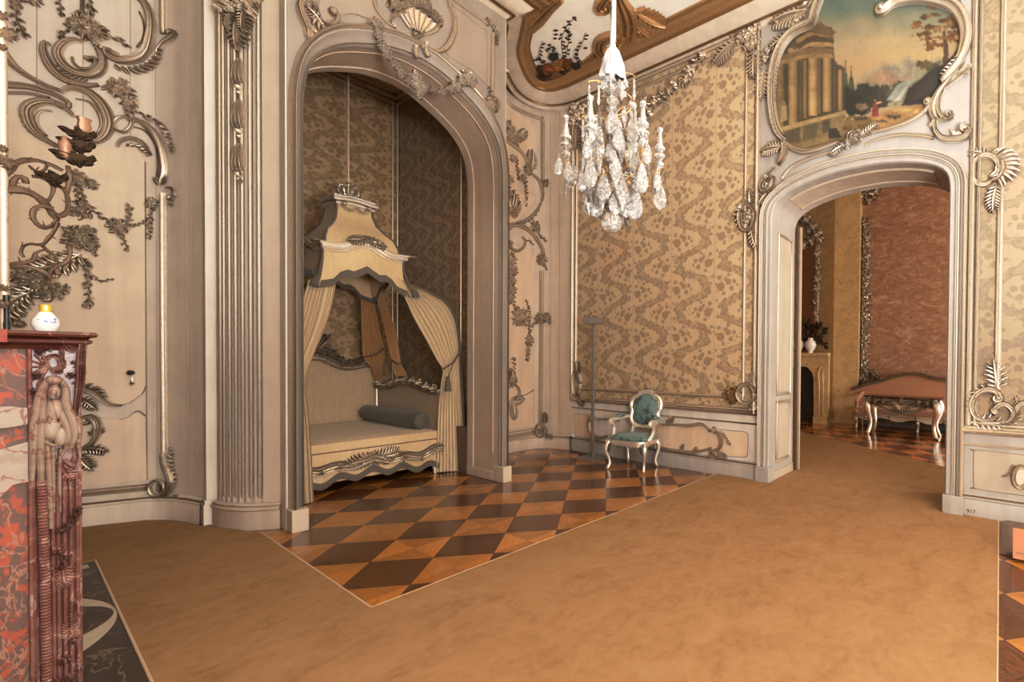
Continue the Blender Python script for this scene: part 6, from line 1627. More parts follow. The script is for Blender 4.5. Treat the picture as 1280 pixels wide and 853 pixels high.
for (u, v, w, h) in ((92, 202, 25, 9), (96, 186, 18, 9), (66, 227, 12, 9), (98, 173, 17, 6)):
    mb = MB(); c = S.m(u, v); k = S.px(u, v); kx = (S.m(u + 1, v) - S.m(u, v)).length
    q = S.at(c.x, c.y, .04); rows = []
    for i in range(7):
        s = i / 6; rows.append([q + V((math.cos(a) * w * kx * (.25 + .75 * s) * (1 + .16 * math.cos(5 * a) * s), math.sin(a) * .05 * (.3 + .7 * s), h * k * (s - .5) * (1 + .25 * math.cos(5 * a)))) for a in [2 * PI * j / 20 for j in range(20)]])
    mb.grid(rows, True)
    for a in range(7): leaf(mb, S, (c.x + (a - 3) * w * kx * .3, c.y), (a - 3) * -.4 + (PI / 2 if a % 2 else -PI / 2), .04, .016, .03, .9, .05)
    mb.obj('candle_cup', M['bronze'], brn)
mb = MB(); c = S.m(103, 160); mb.lathe([(.004, -.05), (.016, -.035), (.022, -.005), (.018, .02), (.024, .035), (.016, .03), (.0, .01)], S.at(c.x, c.y, .04), 12, mod=lambda a, z: 1 + .12 * math.cos(a * 3)); c2 = S.m(80, 187); mb.lathe([(.004, -.06), (.018, -.04), (.02, .01), (.012, .04), (0, .05)], S.at(c2.x, c2.y, .06), 12)
mb.obj('tulip_cup', plain('dull copper', (.30, .16, .10), .5, .3, .3, 40), brn)

# things standing on the mantel
zt_ = 1.655; c = onY(57, 405, FY0 + .08); c.z = zt_
t = thing('porcelain_vase', 'small white porcelain vase with yellow neck standing on the mantelpiece', 'vase', tuple(c))
mb = MB(); mb.lathe([(0, 0), (.028, 0), (.032, .01), (.04, .03), (.037, .055), (.026, .075), (.018, .088)], c, 24); mb.obj('vase_body', M['porcelain'], t)
mb = MB(); mb.lathe([(.0178, .084), (.0165, .09), (.0155, .10), (.0185, .122), (.017, .122), (.014, .1)], c, 24, mod=lambda a, z: 1 + .04 * math.cos(6 * a)); mb.obj('vase_neck', M['yellow'], t)
mb = MB()
for i in range(9):
    a = -PI * .5 + R.uniform(-.8, .8); z = R.uniform(.03, .06); rr = .0405 if z < .05 else .037; mb.ball(c + V((math.cos(a) * rr, math.sin(a) * rr, z)), (.0035, .0015, .0025), 6, 5)
mb.obj('painted_flowers', plain('blue flower glaze', (.10, .12, .30), .3), t)
c = onY(8.3, 405, FY0 + .05); c.z = zt_
mb = MB(); mb.lathe([(0, 0), (.009, 0), (.009, .03), (.0075, .035), (.0075, .09), (.009, .095), (.009, .152), (.0, .152)], c, 14); tag(mb.obj('black_tube', M['black']), 'thin black upright tube standing on the mantelpiece at the left edge', 'tube')

# hearth slab on the floor
t = thing('hearth_slab', 'dark brown marble hearth slab with pale ring inlay at the foot of the fireplace', 'hearth', (.0, 4.45, 0))
mb = MB(); mb.box(XL, .378, 3.27, 5.66, 0, .010); mb.obj('slab', M['hearth'], t, smooth=False)
mb = MB()
def fl(P, z): mb.poly([onZ(u, v, z) for u, v in P])
def ell(cx, cy, rx, ry, z, a0=0, a1=2 * PI, n=40): return [V((cx + rx * math.cos(a0 + (a1 - a0) * i / n), cy + ry * math.sin(a0 + (a1 - a0) * i / n), z)) for i in range(n + 1)]
o, i_ = ell(-.36, 4.44, .735, .79, .0112, -1.1, 1.1), ell(-.2, 4.45, .565, .40, .0112, -1.4, 1.4)
mb.grid([o, i_]); mb.add([(-.2, 5.50, .0112), (.345, 5.50, .0112), (.345, 5.60, .0112), (-.2, 5.60, .0112)], [(0, 1, 2, 3)]); mb.obj('ring_inlay', M['hearth_ring'], t, smooth=False)
# ================================================================ silvered armchair
def chair():
    rz = math.radians(188.0); t = thing('armchair', 'silvered rococo armchair with teal damask seat and back standing before the dado', 'armchair', (4.985, 4.39, 0), None, rz)
    Lw = lambda x, y, z: V((4.985 + x * math.cos(rz) - y * math.sin(rz), 4.39 + x * math.sin(rz) + y * math.cos(rz), z))
    sil = M['silverb']
    # local axes: x towards the front, y to the sitter's left
    for fx, s, nm in ((.20, 1, 0), (.20, -1, 0), (-.20, 1, 1), (-.20, -1, 1)):
        mb = MB(); y = (.285 if fx > 0 else .235) * s; k = 1 if fx > 0 else -.7
        P = [(fx, y, .40), (fx + .03 * k, y + .03 * s, .34), (fx + .035 * k, y + .035 * s, .26), (fx + .005 * k, y + .01 * s, .16), (fx - .005 * k, y, .08), (fx + .02 * k, y + .012 * s, .03), (fx + .03 * k, y + .02 * s, .0)]
        mb.tube(smooth_path([Lw(*p) for p in P], .02), [.036, .04, .034, .026, .02, .017, .019, .021, .016], 10)
        mb.ball(Lw(fx + .03 * k, y + .03 * s, .36), (.034, .034, .05)); mb.ball(Lw(fx + .03 * k, y + .02 * s, .015), (.025, .025, .015))
        SL = Surf([tuple(Lw(fx + .045 * k, y - .08, 0).xy), tuple(Lw(fx + .045 * k, y + .08, 0).xy)] if fx < 0 else [tuple(Lw(fx + .055, y + .08, 0).xy), tuple(Lw(fx + .055, y - .08, 0).xy)])
        acanth(mb, SL, (.08, .40), -PI / 2, .16, .03, 0, 4)
        mb.obj('leg', sil, t)
    # seat rail with serpentine front
    def seat_out(z, g=0.0):
        out = []
        for i in range(48):
            a = 2 * PI * i / 48; c, s = math.cos(a), math.sin(a)
            x = math.copysign(abs(c) ** .5, c) * (.25 + g); y = math.copysign(abs(s) ** .5, s) * ((.275 + .045 * (c > 0) * abs(c) ** .5) + g)
            out.append(Lw(x, y, z))
        return out
    mb = MB(); mb.grid([seat_out(.355, -.03), seat_out(.345, -.005), seat_out(.36, .012), seat_out(.40, .018), seat_out(.425, .012), seat_out(.43, -.02)], True); 
    SF_ = Surf([tuple(Lw(.265, .28, 0).xy), tuple(Lw(.265, -.28, 0).xy)])
    cluster(mb, SF_, 0, 0, .05, 501, 5, raw=(.28, .375), h=.03); acanth(mb, SF_, (.24, .375), PI, .18, .03, -.2, 5); acanth(mb, SF_, (.32, .375), 0, .18, .03, .2, 5)
    for a in (.09, .47): band(mb, SF_, [(a - .05, .35), (a, .365), (a + .05, .35)], .012, .02, 'round', raw=True)
    mb.obj('seat_rail', sil, t)
    mb = MB(); mb.grid([seat_out(.425, .0), seat_out(.455, .004), seat_out(.475, -.01), seat_out(.488, -.05), seat_out(.495, -.11), seat_out(.498, -.2)], True); mb.add(seat_out(.498, -.2), [tuple(range(48))]); mb.obj('seat', M['teal'], t)
    # back: cartouche shaped, leaning
    def bp(y, z, d=0.0): return Lw(-.215 - (z - .45) * .20 - d, y, z)
    def outl(k): 
        P = [(0, .565), (.12, .575), (.20, .615), (.235, .70), (.225, .78), (.258, .85), (.255, .93), (.215, .99), (.15, 1.025), (.09, 1.07), (0, 1.085)]
        P = P + [(-y, z) for y, z in reversed(P[1:-1])]
        cy, cz = 0, .82
        return smooth_path([V((cy + (y - cy) * k, cz + (z - cz) * k)) for y, z in P + P[:1]], .02)
    o = outl(1); mb = MB(); mb.tube([bp(p.x, p.y) for p in o], .030, 8, False); mb.tube([bp(p.x * .9, .82 + (p.y - .82) * .9, -.012) for p in o], .012, 6, False)
    for y, z, r in ((0, 1.105, .055), (.13, 1.045, .03), (-.13, 1.045, .03), (.25, .84, .03), (-.25, .84, .03), (0, .56, .04)):
        SBk = Surf([tuple(bp(.3, z, -.03).xy), tuple(bp(-.3, z, -.03).xy)]); cluster(mb, SBk, 0, 0, r, int(500 + z * 99), 4, raw=(.3 - y, z), h=.03)
    mb.ball(bp(0, 1.125), (.03, .04, .035))
    for s in (-1, 1): mb.tube(smooth_path([bp(.17 * s, .62), bp(.18 * s, .54), bp(.19 * s, .46), bp(.2 * s, .40)], .03), .026, 8)
    mb.obj('back_frame', sil, t)
    mb = MB(); a = outl(.9); rows = [[bp(p.x * q, .82 + (p.y - .82) * q, -d) for p in a] for q, d in ((1.0, .0), (.97, .018), (.8, .034), (.5, .045), (.02, .05))]; mb.grid(rows); mb.grid([[bp(p.x * q, .82 + (p.y - .82) * q, .015) for p in a] for q in (1, .02)]); mb.obj('backrest', M['teal'], t)
    for s in (-1, 1):
        mb = MB(); P = [(-.27, .245, .71), (-.16, .29, .705), (-.02, .325, .69), (.09, .335, .685), (.13, .335, .66), (.12, .335, .635), (.095, .335, .64)]
        mb.tube(smooth_path([Lw(x, y * s, z) for x, y, z in P], .02), [.022, .024, .026, .03, .034, .026, .016], 8)
        mb.lathe([(0, -.026), (.034, -.022), (.044, 0), (.034, .022), (0, .026)], Lw(.10, .335 * s, .655), 14, (Lw(0, 1, 0) - Lw(0, 0, 0)))
        mb.tube(smooth_path([Lw(.07, .33 * s, .66), Lw(.03, .335 * s, .58), Lw(.045, .325 * s, .50), Lw(.10, .30 * s, .42)], .02), [.026, .022, .024, .034], 8); mb.obj('arm', sil, t)
        mb = MB(); mb.tube([Lw(-.2, .28 * s, .725), Lw(-.12, .30 * s, .73), Lw(-.03, .322 * s, .722), Lw(.02, .328 * s, .712)], [.012, .03, .03, .012], 8); mb.obj('arm_pad', M['teal'], t)


chair()

# ================================================================ grey steel floor stand, socket and cable
c = V((5.10, 5.36, 0))
t = thing('floor_stand', 'slim grey metal floor stand with square foot plate in the far corner', 'stand', tuple(c))
u1 = V((.7071, .7071, 0)) * .19; u2 = V((.7071, -.7071, 0)) * .19
mb = MB(); mb.obox(c + V((0, 0, .012)), V((-.0, .21, 0)), V((.21, 0, 0)), V((0, 0, .010))); mb.obj('foot_plate', M['grey_metal'], t, bevel=.004)
mb = MB(); zt2 = 1.55 + (459 - 400) / 572.5 * 6.2; mb.box(c.x - .017, c.x + .017, c.y - .017, c.y + .017, .02, 2.14); mb.box(c.x - .024, c.x + .024, c.y - .024, c.y + .024, .60, .66); mb.obj('pole', M['grey_metal'], t, smooth=False)
mb = MB(); mb.obox(c + V((0, 0, 2.165)), V((.05, -.12, 0)), V((.05, .02, 0)), V((0, 0, .05))); mb.obj('head_plate', M['grey_metal'], t, bevel=.004)
S = SRW; q = S.m(716, 546.5)
t = thing('wall_socket', 'round white power socket low on the wall in the far corner', 'socket', tuple(S.at(q.x, q.y, 0)))
mb = MB(); mb.lathe([(.0, .02), (.042, .02), (.046, .014), (.048, .0)], S.at(q.x, q.y, .004), 20, (-1, 0, 0)); mb.obj('socket_plate', M['plastic'], t)
mb = MB(); mb.lathe([(.02, -.002), (.021, .03), (.017, .034), (0, .034)], S.at(q.x + .005, q.y, .02), 14, (-1, 0, 0)); mb.obj('plug', M['black'], t)
mb = MB(); pts = [S.at(q.x + .005, q.y - .01, .05), S.at(q.x + .01, q.y - .1, .055), S.at(q.x + .03, .1, .07), S.at(q.x + .06, .03, .08), S.at(q.x + .16, .012, .10), V((c.x + .1, c.y + .23, .012)), V((c.x + .05, c.y + .21, .012))]
mb.tube(smooth_path(pts, .02), .006, 6); tag(mb.obj('power_cable', M['black']), 'thin black cable running from the wall socket to the floor stand', 'cable')

# ================================================================ board on the floor at the right edge
t = thing('information_stand', 'low dark brown stand with salmon coloured sign panel on the floor at the right edge', 'sign', (4.8, -.3, 0))
a, b = onZ(1248.5, 653), onZ(1255.5, 694.5)
mb = MB(); x0, x1 = b.x, 5.33; mb.add([(x0, -.015, .004), (x1, -.015, .004), (x1, -.09, .035), (x0, -.09, .035), (x0, -.8, .035), (x1, -.8, .035), (x0, -.8, .004), (x1, -.8, .004), (x0, -.09, .004), (x1, -.09, .004)], [(0, 1, 2, 3), (3, 2, 5, 4), (0, 3, 8), (3, 4, 6, 8), (1, 9, 2), (4, 5, 7, 6)]); mb.obj('foot_board', M['brownwood'], t, smooth=False)
mb = MB(); p0 = onZ(1266, 698, .036); p0y = p0.y
mb.add([V((p0.x, p0y, .036)), V((p0.x, p0y - .75, .036)), V((p0.x + .12, p0y - .75, .24)), V((p0.x + .12, p0y, .24)), V((p0.x + .14, p0y, .036)), V((p0.x + .14, p0y - .75, .036))], [(0, 1, 2, 3), (0, 3, 4), (1, 5, 2), (3, 2, 5, 4)]); mb.obj('sign_panel', M['copper'], t, smooth=False)
mb = MB()
for i in range(9):
    y = p0y - .022 - i * .017; mb.add([V((p0.x + .019 - .004, y, .072)), V((p0.x + .019 - .004, y - .012, .072)), V((p0.x + .025 - .004, y - .012, .083)), V((p0.x + .025 - .004, y, .083))], [(0, 1, 2, 3)])
mb.obj('small_lettering', M['brownwood'], t, smooth=False)
# little painted inventory number on the baseboard
cu = bpy.data.curves.new('inventory_number', 'FONT'); cu.body = '917'; cu.size = .052; cu.extrude = .0006
o = bpy.data.objects.new('inventory_number', cu); C.objects.link(o); q = onX(1208, 640.8, XR - .031)
o.location = q; o.rotation_euler = (PI / 2, 0, -PI / 2); cu.materials.append(M['black']); o.parent = bpy.data.objects['baseboard_right_near']

# ================================================================ carpets
def carpet(name, P, label, z=.014, bind=()):
    mb = MB(); n = len(P); top = [V((x, y, z)) for x, y in P]; mb.poly(top); mb.add(top + [V((x, y, .001)) for x, y in P], [(i, (i + 1) % n, n + (i + 1) % n, n + i) for i in range(n)])
    o = tag(mb.obj(name, M['carpet'], smooth=False), label, 'carpet')
    if bind:
        m = MB()
        for i in bind: m = MB(); m.tube([V((*P[i], z - .003)), V((*P[(i + 1) % n], z - .003))], .006, 6); m.obj('binding', M['bind'], o)


M['bind'] = fabric('carpet binding', (.44, .29, .155), rough=.9)
carpet('carpet', [(XL + .01, -.01), (XR - .035, -.01), (XR - .035, 3.221), (1.242, 3.221), (XL + .01, 3.221)], 'large camel carpet across the front of the room', bind=(0, 2))
carpet('carpet', [(.383, 3.226), (1.242, 3.226), (1.242, 5.37), (1.15, 5.62), (1.045, 6.0), (.97, 6.1), (.90, 6.38), (.74, 6.66), (.36, 6.855), (-.2, 6.95), (-.3, 5.67), (.383, 5.67)], 'camel carpet runner from the fireplace to the left fluted pilaster', bind=(1, 11))
carpet('carpet', [(XR - .03, .475), (XD + .02, .475), (XD + .02, 2.435), (XR - .03, 2.435)], 'camel carpet piece lying in the doorway', z=.013)
carpet('carpet', [(XD + .025, -.9), (6.6, -.9), (7.65, .676), (9.76, 3.816), (10.1, 4.5), (XD + .025, 4.5)], 'pale camel carpet in the next room beyond the doorway', bind=(1, 2, 3))
# ================================================================ the next room, seen through the doorway
XF = 11.95
mb = MB(); mb.add([(XF, YS, 0), (XF, 2.98, 0), (XF, 2.98, ZC), (XF, YS, ZC)], [(0, 1, 2, 3)]); struct(mb.obj('wall_next_room_far', M['pinksilk'], smooth=False))
mb = MB(); mb.box(11.75, XF + .1, 2.98, 3.56, 0, ZC); struct(mb.obj('trim_50', M['sienna'], smooth=False))
mb = MB(); mb.box(11.575, XF + .1, 3.56, 7, 0, ZC); struct(mb.obj('wall_next_room_chimney', M['sienna_shade'], smooth=False))
mb = MB(); mb.add([(XD, 7, 0), (XF, 7, 0), (XF, 7, ZC), (XD, 7, ZC)], [(0, 1, 2, 3)]); struct(mb.obj('wall_next_room_left', M['sienna_shade'], smooth=False))
mb = MB(); mb.add([(XD, YS, ZC), (XF + .2, YS, ZC), (XF + .2, 7, ZC), (XD, 7, ZC)], [(0, 1, 2, 3)]); struct(mb.obj('ceiling_next_room', M['ceil'], smooth=False))
mb = MB(); xs = [XD, 7.6, 8.9, 9.8, 11.1, XF + .2]
for i in range(0, 6, 2): mb.box(xs[i], xs[i + 1], YS - .25, YS, 0, ZC)
for a, b in ((7.6, 8.9), (9.8, 11.1)): mb.box(a, b, YS - .25, YS, 0, .4); mb.box(a, b, YS - .25, YS, 4.4, ZC)
struct(mb.obj('wall_next_room_back', M['cream'], smooth=False))
for k, (a, b) in enumerate(((7.6, 8.9), (9.8, 11.1))):
    mb = MB()
    for x in (a, (a + b) / 2 - .03, b - .07): mb.box(x, x + .07, YS - .2, YS - .14, .4, 4.4)
    for z in (.4, 1.4, 2.4, 3.4, 4.33): mb.box(a, b, YS - .195, YS - .145, z, z + .05)
    struct(mb.obj('window_%d' % (k + 4), M['paintg'], smooth=False))
SFR = Surf([(XF, 2.98), (XF, YS)])
mb = MB(); mb.box(XF - .04, XF, YS, 2.98, 0, .5); mb.box(XF - .055, XF, YS, 2.98, 0, .12); struct(mb.obj('baseboard_next_room', M['paintg'], smooth=False))
def f(mb):
    band(mb, SFR, [(.09, .5), (.09, 5.2)], .06, .06, raw=True, step=.3); R = random.Random(3)
    for i in range(26): cluster(mb, SFR, 0, 0, .10 + .03 * (i % 3), 520 + i, 5, raw=(.09 + R.uniform(-.02, .05), .9 + i * .165), leaves=7, h=.08)
    for (u, v, r) in ((1082, 237, 9), (1090, 243, 9), (1078, 246, 8), (1085, 251, 6), (1096, 237, 6)): cluster(mb, SFR, u, v, r, int(u), 5, h=.1)
    for (u, v, r) in ((1076, 474, 5), (1084, 466, 7), (1092, 468, 6), (1096, 474, 5)): cluster(mb, SFR, u, v, r, int(u), 5, h=.1)
ornament('carved_flower_border', f, M['silver'], 'tall silver flower border beside the salmon silk wall of the next room')

t = thing('marble_fireplace', 'yellow marble fireplace with dark opening in the next room', 'fireplace', (11.45, 4.4, 0))
SC2 = Surf([(11.5, 5.6), (11.5, 3.5)])
mb = MB(); o = [onX(u, v, 11.5) for u, v in ((980, 530), (980, 461), (1000, 458), (1010, 459), (1016, 466), (1018, 474), (1018, 530))]
P = [(5.6 - p.y, max(0, p.z)) for p in o]; ya, yb = onX(1036, 500, 11.5).y, 5.55; zt3 = onX(1015, 445, 11.5).z
pg = [(5.6 - yb, 0), (P[0][0] - .0, 0)] + P[1:-1] + [(P[-1][0], 0), (5.6 - ya, 0), (5.6 - ya, zt3), (5.6 - yb, zt3)]
mb.plate(SC2, pg, -.06, .06)
a0 = 5.6 - onX(1027, 500, 11.5).y; band(mb, SC2, [(a0, .18), (a0, 1.0), (a0 - .03, 1.25), (a0 + .04, 1.4)], .07, .09, raw=True); mb.box(11.3, 11.5, ya, ya + .34, 0, .16); mb.box(11.28, 11.52, ya - .03, yb, zt3, zt3 + .07); mb.obj('surround', M['sienna'], t, smooth=False)
mb = MB(); mb.box(11.52, 11.54, ya + .1, yb, 0, zt3); mb.obj('fire_opening', M['dark'], t, smooth=False)
mb = MB(); p = onZ(1012, 528, 0); 
for y in (4.15, 4.5): mb.tube([(11.42, y, .0), (11.42, y, .12), (11.42, y - .08, .16), (11.42, y - .14, .12)], .014, 6)
mb.tube([(11.42, 4.1, .13), (11.42, 4.7, .13)], .012, 6); mb.obj('fire_dogs', M['bronze'], t)
zm = zt3 + .07
t = thing('mantel_mirror', 'tall mirror with dark silver flower frame over the next room fireplace', 'mirror', (11.52, 4.5, zm))
SC3 = Surf([(11.54, 5.6), (11.54, 3.5)])
mb = MB(); mb.plate(SC3, [(0, zm + .05), (5.6 - onX(1019, 330, 11.54).y, zm + .05), (5.6 - onX(1019, 330, 11.54).y, 4.55), (0, 4.7)], 0, .012); mb.obj('mirror_glass', plain('dim mirror', (.34, .19, .12), .08, .8, .1, 3, 0), t, smooth=False)
mb = MB(); R = random.Random(6)
band(mb, SC3, [(1022, 300), (1022, 360), (1020, 410)], .045, .06)
for (u, v, r) in ((1000, 272, 7), (1008, 275, 8), (1016, 284, 7), (1021, 295, 8), (1025, 300, 6), (1014, 302, 7), (1005, 306, 7), (1021, 318, 6), (1022, 335, 5), (1022, 350, 6), (1020, 362, 6), (1019, 378, 5), (1020, 392, 5), (998, 312, 6), (1012, 290, 5)): cluster(mb, SC3, u, v, r, int(u + v), 5, h=.12)
mb.obj('mirror_frame', M['silverd'], t)
for k, (u, v) in enumerate(((998, 436), (1013, 434))):
    c = onX(u, 444, 11.36); c.z = zm
    q = thing('porcelain_vase', ('white porcelain vase at the left on the far yellow mantelpiece', 'white porcelain vase at the right end of the far yellow mantelpiece')[k], 'vase', tuple(c), 'vases on the far mantelpiece')
    mb = MB(); mb.lathe([(0, 0), (.07, 0), (.06, .03), (.12, .12), (.15, .22), (.12, .30), (.06, .34), (.08, .38)], c, 18); mb.obj('vase_body', M['porcelain'], q)
c = onX(1014, 424, 11.42)
t = thing('branch_sconce', 'dark flowering branch candelabrum above the far yellow mantelpiece', 'sconce', tuple(c))
mb = MB(); S4 = Surf([(11.44, 5.6), (11.44, 3.5)])
for P in ([(1004, 432), (1008, 420), (1015, 412), (1024, 406)], [(1010, 432), (1018, 424), (1026, 420), (1032, 414)], [(1008, 428), (1004, 412), (1006, 402)], [(1020, 418), (1028, 428), (1032, 432)]):
    mb.tube([S4.at(*S4.m(*p), .03) for p in P], .018, 6); spray(mb, S4, P, .14, int(P[0][0] + P[-1][1]), fl=.5, h=.08)
for u, v in ((1025, 408), (1031, 414), (1020, 414), (1012, 408), (1026, 422)): cluster(mb, S4, u, v, 4, int(u), 4, h=.1)
mb.obj('branches', M['bronze'], t)

# sofa against the far wall
t = thing('sofa', 'long salmon sofa with carved silver back rail in the next room', 'sofa', (11.55, 1.3, 0))
SS = Surf([(11.80, 2.95), (11.80, -1.2)])
px = [(1067, 487), (1074, 484), (1086, 480), (1100, 477), (1120, 471), (1136, 468), (1150, 468), (1165, 472), (1180, 475), (1215, 478), (1260, 488)]
top = [SS.m(*p) for p in px]
mb = MB(); mb.plate(SS, [(top[0].x, .42)] + [tuple(p) for p in smooth_path(top, .06)] + [(top[-1].x, .42)], -.06, .04); bk = mb.obj('backrest', M['pink_sofa'], t, smooth=False)
mb = MB(); band(mb, SS, top, .035, .08, raw=True, base=.02)
R = random.Random(2)
for i, p in enumerate(smooth_path(top, .16)): cluster(mb, SS, 0, 0, .05, 560 + i, 4, raw=(p.x, p.y + .02), h=.09)
mb.obj('back_rail', M['silver'], bk)
mb = MB(); y1, y0 = 2.92, -1.0
cushion(mb, 11.15, 11.78, y0, y1, .34, .50, .0); mb.obj('seat', M['pink_sofa'], t)
mb = MB(); mb.box(11.12, 11.78, y0, y1, .27, .345); SF2 = Surf([(11.12, y1), (11.12, y0)])
n = 60; mb.plate(SF2, [((y1 - y0) * i / n, .24 + .035 * math.cos(i * .62)) for i in range(n + 1)] + [((y1 - y0) * i / n, .35) for i in range(n, -1, -1)], -.02, .02)
for i in range(7): cluster(mb, SF2, 0, 0, .07, 580 + i, 4, raw=(.3 + i * .55, .30), h=.05)
mb.obj('seat_rail', M['silver'], t)
for y in (2.85, 1.52, .2, -.9):
    mb = MB(); mb.tube([(11.17, y, .3), (11.13, y, .2), (11.17, y, .09), (11.12, y, 0)], [.05, .045, .025, .03], 8); mb.obj('leg', M['silver'], t)
for y in (2.85, 1.0, -.9):
    mb = MB(); mb.tube([(11.74, y, .3), (11.74, y, 0)], [.04, .025], 8); mb.obj('leg', M['silver'], t)
for y in (2.86, -.96):
    mb = MB(); mb.tube([(11.75, y, .80), (11.5, y, .74), (11.25, y, .68), (11.17, y, .62), (11.2, y, .5), (11.16, y, .36)], [.04, .05, .05, .05, .035, .04], 8); mb.obj('arm', M['pink_sofa'], t)

# silver console table before the sofa
t = thing('console_table', 'carved silver console table with shell apron standing before the salmon sofa', 'table', (10.55, 1.7, 0))
TX0, TX1, TY0, TY1, TZ = 10.26, 10.86, 1.0, 2.45, .84
mb = MB(); n = 40; P = []
for i in range(n):
    a = 2 * PI * i / n; c_, s_ = math.cos(a), math.sin(a); P.append(V(((TX0 + TX1) / 2 + math.copysign(abs(c_) ** .4, c_) * .32, (TY0 + TY1) / 2 + math.copysign(abs(s_) ** .3, s_) * (.76 + .02 * math.cos(6 * a)), 0)))
mb.grid([[p + V((0, 0, z)) + (p - V((10.56, 1.725, 0))).normalized() * o for p in P] for z, o in ((TZ - .05, -.02), (TZ - .04, 0), (TZ - .01, .004), (TZ, -.006))], True); mb.add([p + V((0, 0, TZ)) for p in P], [tuple(range(n))]); mb.obj('table_top', M['shelfmarble'], t)
ST = Surf([(TX0 + .02, TY1), (TX0 + .02, TY0)]); W = TY1 - TY0
mb = MB(); m = 40; mb.plate(ST, [(W * i / m, TZ - .30 - .10 * math.exp(-((i / m - .5) / .12) ** 2) + .10 * (2 * i / m - 1) ** 2) for i in range(m + 1)] + [(W, TZ - .045), (0, TZ - .045)], -.03, 0); apr = mb.obj('apron', M['silverd'], t, smooth=False)
mb = MB()
for k, a in enumerate([PI + PI * i / 10 for i in range(11)]): leaf(mb, ST, (W / 2, TZ - .12), a, .24, .034, .09, 0)
cluster(mb, ST, 0, 0, .09, 601, 6, raw=(W / 2, TZ - .10), h=.1)
for x in (.1, .22, W - .22, W - .1, .38, W - .38): cluster(mb, ST, 0, 0, .085, int(602 + x * 50), 5, raw=(x, TZ - .12), h=.10)
band(mb, ST, [(.25, TZ - .2), (W * .35, TZ - .3), (W / 2, TZ - .35), (W * .65, TZ - .3), (W - .25, TZ - .2)], .03, .06, raw=True); band(mb, ST, [(.0, TZ - .07), (W, TZ - .07)], .025, .05, raw=True)
mb.obj('shell_carving', M['silverb'], apr)
for x, y in ((TX0 + .06, TY1 - .1), (TX0 + .06, TY0 + .1), (TX1 - .05, TY1 - .1), (TX1 - .05, TY0 + .1)):
    s = 1 if y > 1.7 else -1; mb = MB(); k = -1 if x < 10.5 else 1
    mb.tube(smooth_path([V((x, y, TZ - .05)), V((x + .05 * k, y + .05 * s, TZ - .18)), V((x + .04 * k, y + .04 * s, TZ - .34)), V((x - .02 * k, y - .01 * s, TZ - .56)), V((x - .0 * k, y + .01 * s, .12)), V((x + .05 * k, y + .05 * s, .0))], .04), [.06, .08, .085, .07, .05, .04, .035, .045, .04], 10)
    mb.ball((x + .05 * k, y + .05 * s, .03), (.05, .05, .03)); mb.obj('leg', M['silverb'], t)
# ================================================================ light and camera
def area(name, loc, rot, sx, sy, e, col, spread=180):
    l = bpy.data.lights.new(name, 'AREA'); l.shape = 'RECTANGLE'; l.size = sx; l.size_y = sy; l.energy = e; l.color = col; l.spread = math.radians(spread)
    o = bpy.data.objects.new(name, l); C.objects.link(o); o.location = loc; o.rotation_euler = rot; return o


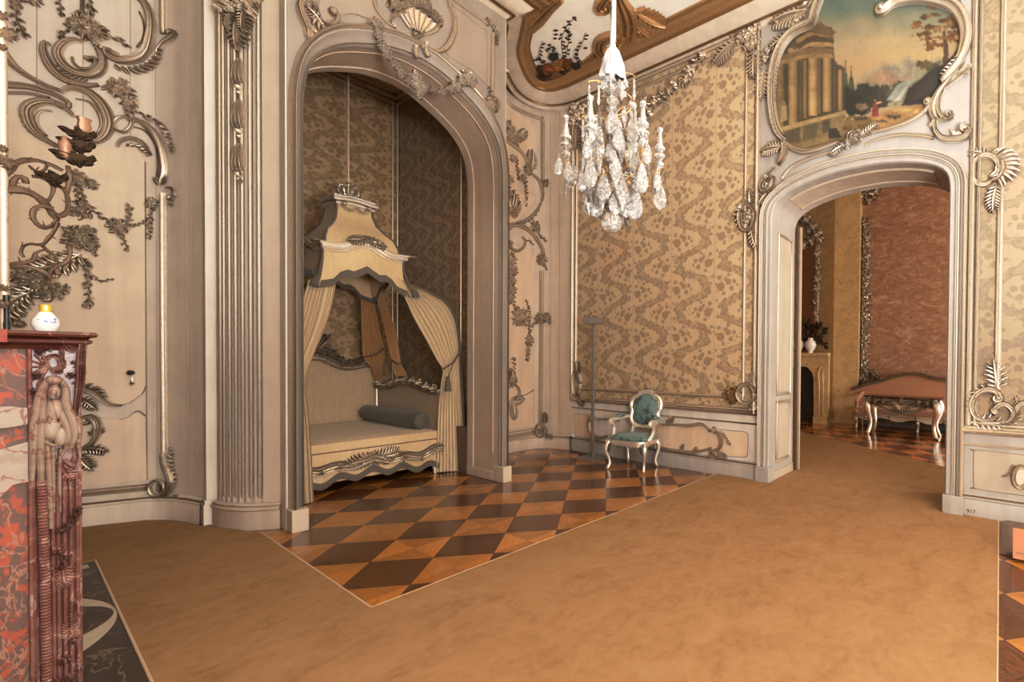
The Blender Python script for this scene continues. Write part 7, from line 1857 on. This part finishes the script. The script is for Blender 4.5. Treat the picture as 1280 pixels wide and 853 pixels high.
for i, (a, b) in enumerate(WX):                                           # daylight in the three windows behind the camera
    area('window_light', ((a + b) / 2, YS - .02, 2.6), (PI / 2, 0, 0), b - a, 3.8, (120, 100, 60)[i], (1.0, 1.0, .985))
area('window_light', (XL - .02, sum(LW) / 2, 2.6), (PI / 2, 0, -PI / 2), 1.7, 3.9, 25, (1.0, 1.0, .985))  # added light in the invented left window, brightens the right wall
for i, (a, b) in enumerate(((7.6, 8.9), (9.8, 11.1))):
    area('window_light', ((a + b) / 2, YS - .02, 1.7), (PI / 2, 0, 0), b - a, 2.4, (350, 370)[i], (1.0, .95, .84))
def add_fill(loc, e, r):                                                      # added unseen fill lights, evening out the room
    l = bpy.data.lights.new('fill_light', 'POINT'); l.energy = e; l.shadow_soft_size = r; l.color = (1.0, 1.0, .985)
    o = bpy.data.objects.new('fill_light', l); C.objects.link(o); o.location = loc


add_fill((.3, -2.3, 1.6), 820, .6); add_fill((-.1, 1.6, 3.0), 60, .3)
area('up_fill_light', (1.2, -2.2, 1.5), (PI, 0, 0), 1.6, 1.6, 1000, (1.0, 1.0, .985))  # added unseen upward fill that brightens the ceiling
w = bpy.data.worlds.new('World'); bpy.context.scene.world = w; w.use_nodes = True
w.node_tree.nodes['Background'].inputs[0].default_value = (1.0, .93, .85, 1); w.node_tree.nodes['Background'].inputs[1].default_value = .6

cam = bpy.data.cameras.new('Camera'); co = bpy.data.objects.new('Camera', cam); C.objects.link(co); bpy.context.scene.camera = co
cam.sensor_fit = 'HORIZONTAL'; cam.sensor_width = 36; cam.lens = 36 * F / 1280
cam.shift_x = (640 - CX) / 1280; cam.shift_y = (CY - 426.5) / 1280; cam.clip_start = .05; cam.clip_end = 60
fw = V((math.cos(TH) * math.cos(PIT), math.sin(TH) * math.cos(PIT), -math.sin(PIT)))
rt = V((math.sin(TH), -math.cos(TH), 0)); up = rt.cross(fw)
c_, s_ = math.cos(ROL), math.sin(ROL)
# image roll: a level right vector appears turned clockwise by ROL
r2 = rt * c_ + up * s_; u2 = up * c_ - rt * s_
from mathutils import Matrix
m = Matrix((r2, u2, -fw)).transposed().to_4x4(); m.translation = V((0, 0, H)); co.matrix_world = m
sc = bpy.context.scene
sc.view_settings.view_transform = 'Standard'; sc.view_settings.look = 'None'; sc.view_settings.exposure = -.28
sc.cycles.max_bounces = 8; sc.cycles.diffuse_bounces = 4; sc.cycles.glossy_bounces = 3; sc.cycles.transmission_bounces = 6; sc.cycles.transparent_max_bounces = 6
sc.cycles.caustics_reflective = False; sc.cycles.caustics_refractive = False; sc.cycles.sample_clamp_indirect = 6
vs = sc.view_settings; vs.use_curve_mapping = True
cv = vs.curve_mapping.curves[3]; cv.points.new(.25, .222); cv.points.new(.72, .755); vs.curve_mapping.update()
